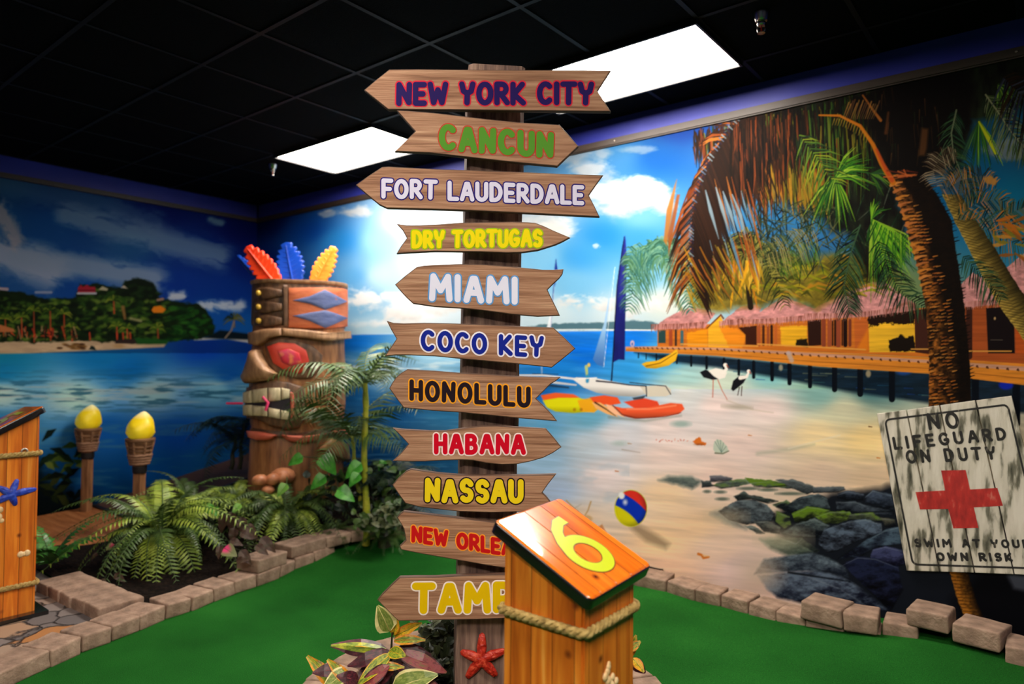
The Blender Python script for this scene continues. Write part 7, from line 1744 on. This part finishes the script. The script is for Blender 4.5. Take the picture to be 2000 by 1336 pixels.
# caladiums with pink centres
def cal_mat():
    m, nt, b = new_mat('caladium_pink_green'); N, L = nt.nodes, nt.links
    tc = N.new('ShaderNodeTexCoord'); mp = N.new('ShaderNodeMapping'); mp.inputs['Location'].default_value = (-.05, 0, 0); mp.inputs['Scale'].default_value = (14, 22, 0); L.new(tc.outputs['Object'], mp.inputs[0])
    gr = N.new('ShaderNodeTexGradient'); gr.gradient_type = 'SPHERICAL'; L.new(mp.outputs[0], gr.inputs[0]); cr = N.new('ShaderNodeValToRGB')
    for i, (p, c) in enumerate([(0.0, (110, 116, 70)), (.25, (150, 100, 90)), (.5, (206, 60, 110)), (.9, (226, 50, 120))]):
        if i > 1: cr.color_ramp.elements.new(p)
        cr.color_ramp.elements[i].position = p; cr.color_ramp.elements[i].color = lin(c)
    L.new(gr.outputs['Fac'], cr.inputs[0]); L.new(cr.outputs[0], b.inputs['Base Color']); b.inputs['Roughness'].default_value = .5; return m
M_cal = cal_mat(); CAL = [blade_mesh('leaf', .12, .10, [M_cal, M_cal, M_stem], k, .1, .2, .2) for k in range(2)]; RUS = [blade_mesh('leaf', .13, .075, [M_rust, M_rust, M_stemd], k, .15, .35, .3, wav=.05) for k in range(3)]
bb = gp(450, 1085); leafy('caladium', 'small caladium with pink-centred leaves at the curb between the two ferns', 'plant', bb, [((438, 1070), (460, 1084), 4.2, CAL[0], .12, .04), ((430, 1066), (424, 1090), 4.2, RUS[0], .13, .04), ((450, 1055), (470, 1062), 4.3, RUS[1], .13, .03), ((470, 1040), (490, 1050), 4.35, RUS[2], .13, .03), ((462, 1095), (480, 1092), 4.2, RUS[0], .13, .03), ((500, 1065), (520, 1080), 4.3, RUS[1], .13, .04), ((510, 1050), (535, 1075), 4.35, RUS[2], .13, .04), ((470, 1075), (488, 1100), 4.25, RUS[1], .13, .04)], M_stemd)
bb = gp(225, 1090); leafy('caladium', 'small caladium with a pink leaf half under the largest fern', 'plant', bb, [((222, 1062), (206, 1074), 4.45, CAL[1], .12, .04), ((190, 1080), (176, 1092), 4.4, RUS[0], .13, .03), ((205, 1130), (192, 1146), 4.2, RUS[1], .13, .03), ((225, 1120), (240, 1134), 4.2, RUS[2], .13, .03)], M_stemd)
bb = gp(440, 1040); leafy('rusty_plant', 'rusty brown-leaved plant behind the curb, between two ferns', 'plant', bb, [((452, 1000), (448, 1040), 4.6, RUS[0], .13, .04), ((470, 1010), (476, 1046), 4.6, RUS[1], .13, .04), ((440, 1005), (426, 1040), 4.6, RUS[2], .13, .04), ((458, 1030), (452, 1065), 4.5, RUS[0], .13, .04), ((480, 1025), (500, 1052), 4.5, RUS[1], .13, .04)], M_stemd)
# shrub of many small leaves
def shrub(base, label, boxes, d, n, size, mats, seed):
    r = random.Random(seed); t = thing('shrub', label, 'plant', tuple(base)); B = Vector(base); mb = MB()
    me = [blade_mesh('leaf', .05, .034, [m, m, M_stemd], k, .2, .3, .3) for k, m in enumerate(mats)]
    fo = MB()
    for i in range(n):
        x0, y0, x1, y1 = boxes[r.randrange(len(boxes))]; p = Vector(ondepth(r.uniform(x0, x1), r.uniform(y0, y1), d + r.uniform(-.12, .12))) - B
        x = Vector((r.uniform(-1, 1), r.uniform(-1, 1), r.uniform(-.6, .7))).normalized(); z = Vector((-FW[0] + r.uniform(-.6, .6), -FW[1] + r.uniform(-.6, .6), r.uniform(.2, 1.2))); z = (z - x * z.dot(x)).normalized(); y = z.cross(x); s_ = size * r.uniform(.7, 1.3); k = r.randrange(len(me))
        vs = [p + (x * v.co.x + y * v.co.y + z * v.co.z) * s_ for v in me[k].vertices]; fo.add(vs, [list(q.vertices) for q in me[k].polygons], k)
        if i % 9 == 0: mb.tube([(0, 0, 0), p * .5 + Vector((0, 0, .03)), p], [.006, .004, .002], 5)
    mb.build('stem', M_stemd, t, smooth=60); o = fo.build('foliage', mats, t); o.data.polygons.foreach_set('use_smooth', [True] * len(o.data.polygons)); return t
bb = np.array(ondepth(845, 1330, 2.86)); bb[2] = .085
shrub(bb, 'grey-green small-leaved shrub beside the signpost foot', [(812, 1212, 884, 1300), (800, 1260, 884, 1336), (840, 1206, 884, 1240), (830, 1290, 884, 1400)], 2.86, 230, .95, [M_shrub, leaf_mat('shrub_dark', [(24, 32, 20), (48, 58, 34)], 20)], 5)
bb = gp(760, 1040); shrub(bb, 'dusky small-leaved ground cover at the palm foot above the curb', [(690, 1000, 775, 1036), (740, 985, 780, 1030)], 4.75, 150, 1.1, [M_shrub, M_fernd], 8)
bb = gp(650, 985); shrub(bb, 'dark leafy filler plant behind the oval leaves', [(590, 930, 770, 1000), (720, 900, 790, 1000)], 5.1, 200, 1.5, [M_palmd, M_fernd], 12)
# ------------------------------------------------------------------ crotons in the ringed planter
def crot(name, rgbs, scale=26, st=(2, 5, 2)): return noisy(name, rgbs, scale, st, rough=.38, spec=.45, stops=None, distortion=.6)
C_cream = flat('croton_cream', (232, 220, 150), .4); C_green = crot('croton_green', [(96, 116, 44), (120, 140, 60), (170, 176, 96)]); C_yel = crot('croton_yellow', [(226, 150, 20), (226, 180, 40), (120, 130, 30)])
C_pur = crot('croton_purple', [(34, 12, 18), (62, 22, 32), (104, 40, 50)]); C_pink = crot('croton_pink', [(90, 40, 40), (150, 70, 74), (110, 96, 56)]); C_org = crot('croton_orange', [(200, 100, 20), (230, 150, 30), (90, 90, 30)]); C_gy = crot('croton_green_yellow', [(60, 84, 24), (120, 140, 36), (196, 190, 50)])
CR = {'cream': blade_mesh('leaf', .12, .092, [C_green, C_cream, C_cream], 1, .16, .05, .30, edge=.36, wav=.02), 'green': blade_mesh('leaf', .16, .056, [C_gy, C_yel, C_yel], 2, .3, .18, .5, edge=.16, wav=.03), 'yel': blade_mesh('leaf', .12, .044, [C_yel, C_org, C_gy], 3, .4, .1, .5, edge=.3, wav=.06),
      'pur': blade_mesh('leaf', .16, .060, [C_pur, C_pur, C_pink], 4, .25, .35, .5, edge=.2, wav=.05), 'pink': blade_mesh('leaf', .16, .062, [C_pink, C_pur, C_pink], 5, .2, .3, .5, edge=.2, wav=.05), 'two': blade_mesh('leaf', .16, .054, [C_gy, C_pur, C_yel], 6, -.5, .35, .5, edge=.45, wav=.04), 'org': blade_mesh('leaf', .12, .040, [C_gy, C_org, C_org], 7, .3, .2, .5, edge=.4, wav=.05), 'cg': blade_mesh('leaf', .16, .085, [C_green, C_cream, C_cream], 8, .25, .2, .4, edge=.22, wav=.03)}
LN0 = {'cream': .12, 'green': .16, 'yel': .12, 'pur': .16, 'pink': .16, 'two': .16, 'org': .12, 'cg': .16}
def croton(label, base, d, specs):
    t = thing('croton', label, 'plant', tuple(base), group='crotons in the ringed planter'); B = Vector(base)
    for k, f, tip, dz, dd in specs:
        a, b = Vector(ondepth(f[0], f[1], d + dd)), Vector(ondepth(tip[0], tip[1], d + dd - dz)); o = bpy.data.objects.new('leaf', CR[k]); COL.objects.link(o); o.parent = t
        o.location = a - B; s_ = (b - a).length / LN0[k]; o.scale = (s_, max(s_, .8 if k in ('cg', 'cream') else .9), s_); aim(o, b - a, Vector(-FW) + Vector((0, 0, .9)))
    return t
cb0 = np.array(ondepth(764, 1400, 2.66)); cb0[2] = .085
ct = croton('croton with cream-edged, yellow and purple leaves at the ring, beside the signpost', cb0, 2.66, [
 ('cream', (761, 1233), (738, 1183), .0, .0), ('yel', (768, 1240), (775, 1206), .0, .01), ('yel', (771, 1243), (822, 1216), .0, .02), ('org', (770, 1252), (826, 1246), .03, .0), ('two', (757, 1270), (660, 1250), .08, .0),
 ('pur', (768, 1278), (682, 1290), .06, -.03), ('pur', (775, 1268), (836, 1272), .03, .02), ('pink', (780, 1276), (868, 1304), .05, .0), ('green', (762, 1278), (697, 1334), .08, -.06), ('green', (760, 1272), (788, 1278), .05, -.05), ('org', (735, 1302), (786, 1300), .02, -.08),
 ('cg', (766, 1346), (846, 1314), .03, -.10), ('pur', (770, 1300), (720, 1345), .08, -.04), ('pur', (776, 1296), (842, 1340), .06, -.02), ('pink', (760, 1300), (690, 1350), .05, -.1), ('org', (690, 1340), (640, 1287), -.02, -.08), ('cg', (680, 1310), (628, 1345), .05, -.06), ('pur', (668, 1308), (614, 1308), .04, -.04),
 ('org', (660, 1345), (602, 1282), .0, .02), ('pur', (745, 1290), (700, 1316), .1, .02), ('yel', (735, 1336), (722, 1350), .1, -.1), ('pur', (700, 1330), (668, 1318), .05, -.12), ('pink', (800, 1318), (866, 1350), .05, -.08), ('pur', (730, 1360), (660, 1390), .05, -.1), ('green', (720, 1360), (640, 1370), .05, -.1)])
mb = MB(); B = Vector(cb0)
for pts in ([(764, 1400), (763, 1320), (764, 1275), (766, 1235)], [(764, 1380), (740, 1330), (690, 1335)], [(764, 1370), (790, 1330), (800, 1318)]):
    mb.tube([Vector(ondepth(x, y, 2.66)) - B for x, y in pts], [.007, .006, .005, .003][:len(pts)], 6)
mb.build('stem', M_stemd, ct, smooth=60)
cb1 = np.array(ondepth(1236, 1350, 2.75)); cb1[2] = .085
ct = croton('croton with orange-flecked leaves in the ring, half behind the numbered post', cb1, 2.75, [('org', (1228, 1270), (1250, 1252), .0, 0), ('pur', (1232, 1290), (1262, 1310), .03, 0), ('yel', (1236, 1286), (1258, 1312), .04, -.03), ('pink', (1225, 1280), (1205, 1300), .03, .02), ('green', (1226, 1276), (1206, 1262), .0, .02), ('org', (1230, 1282), (1242, 1243), .0, .02)])
mb = MB(); mb.tube([Vector((0, 0, 0)), Vector(ondepth(1228, 1280, 2.75)) - Vector(cb1)], [.007, .004], 6); mb.build('stem', M_stemd, ct, smooth=60)
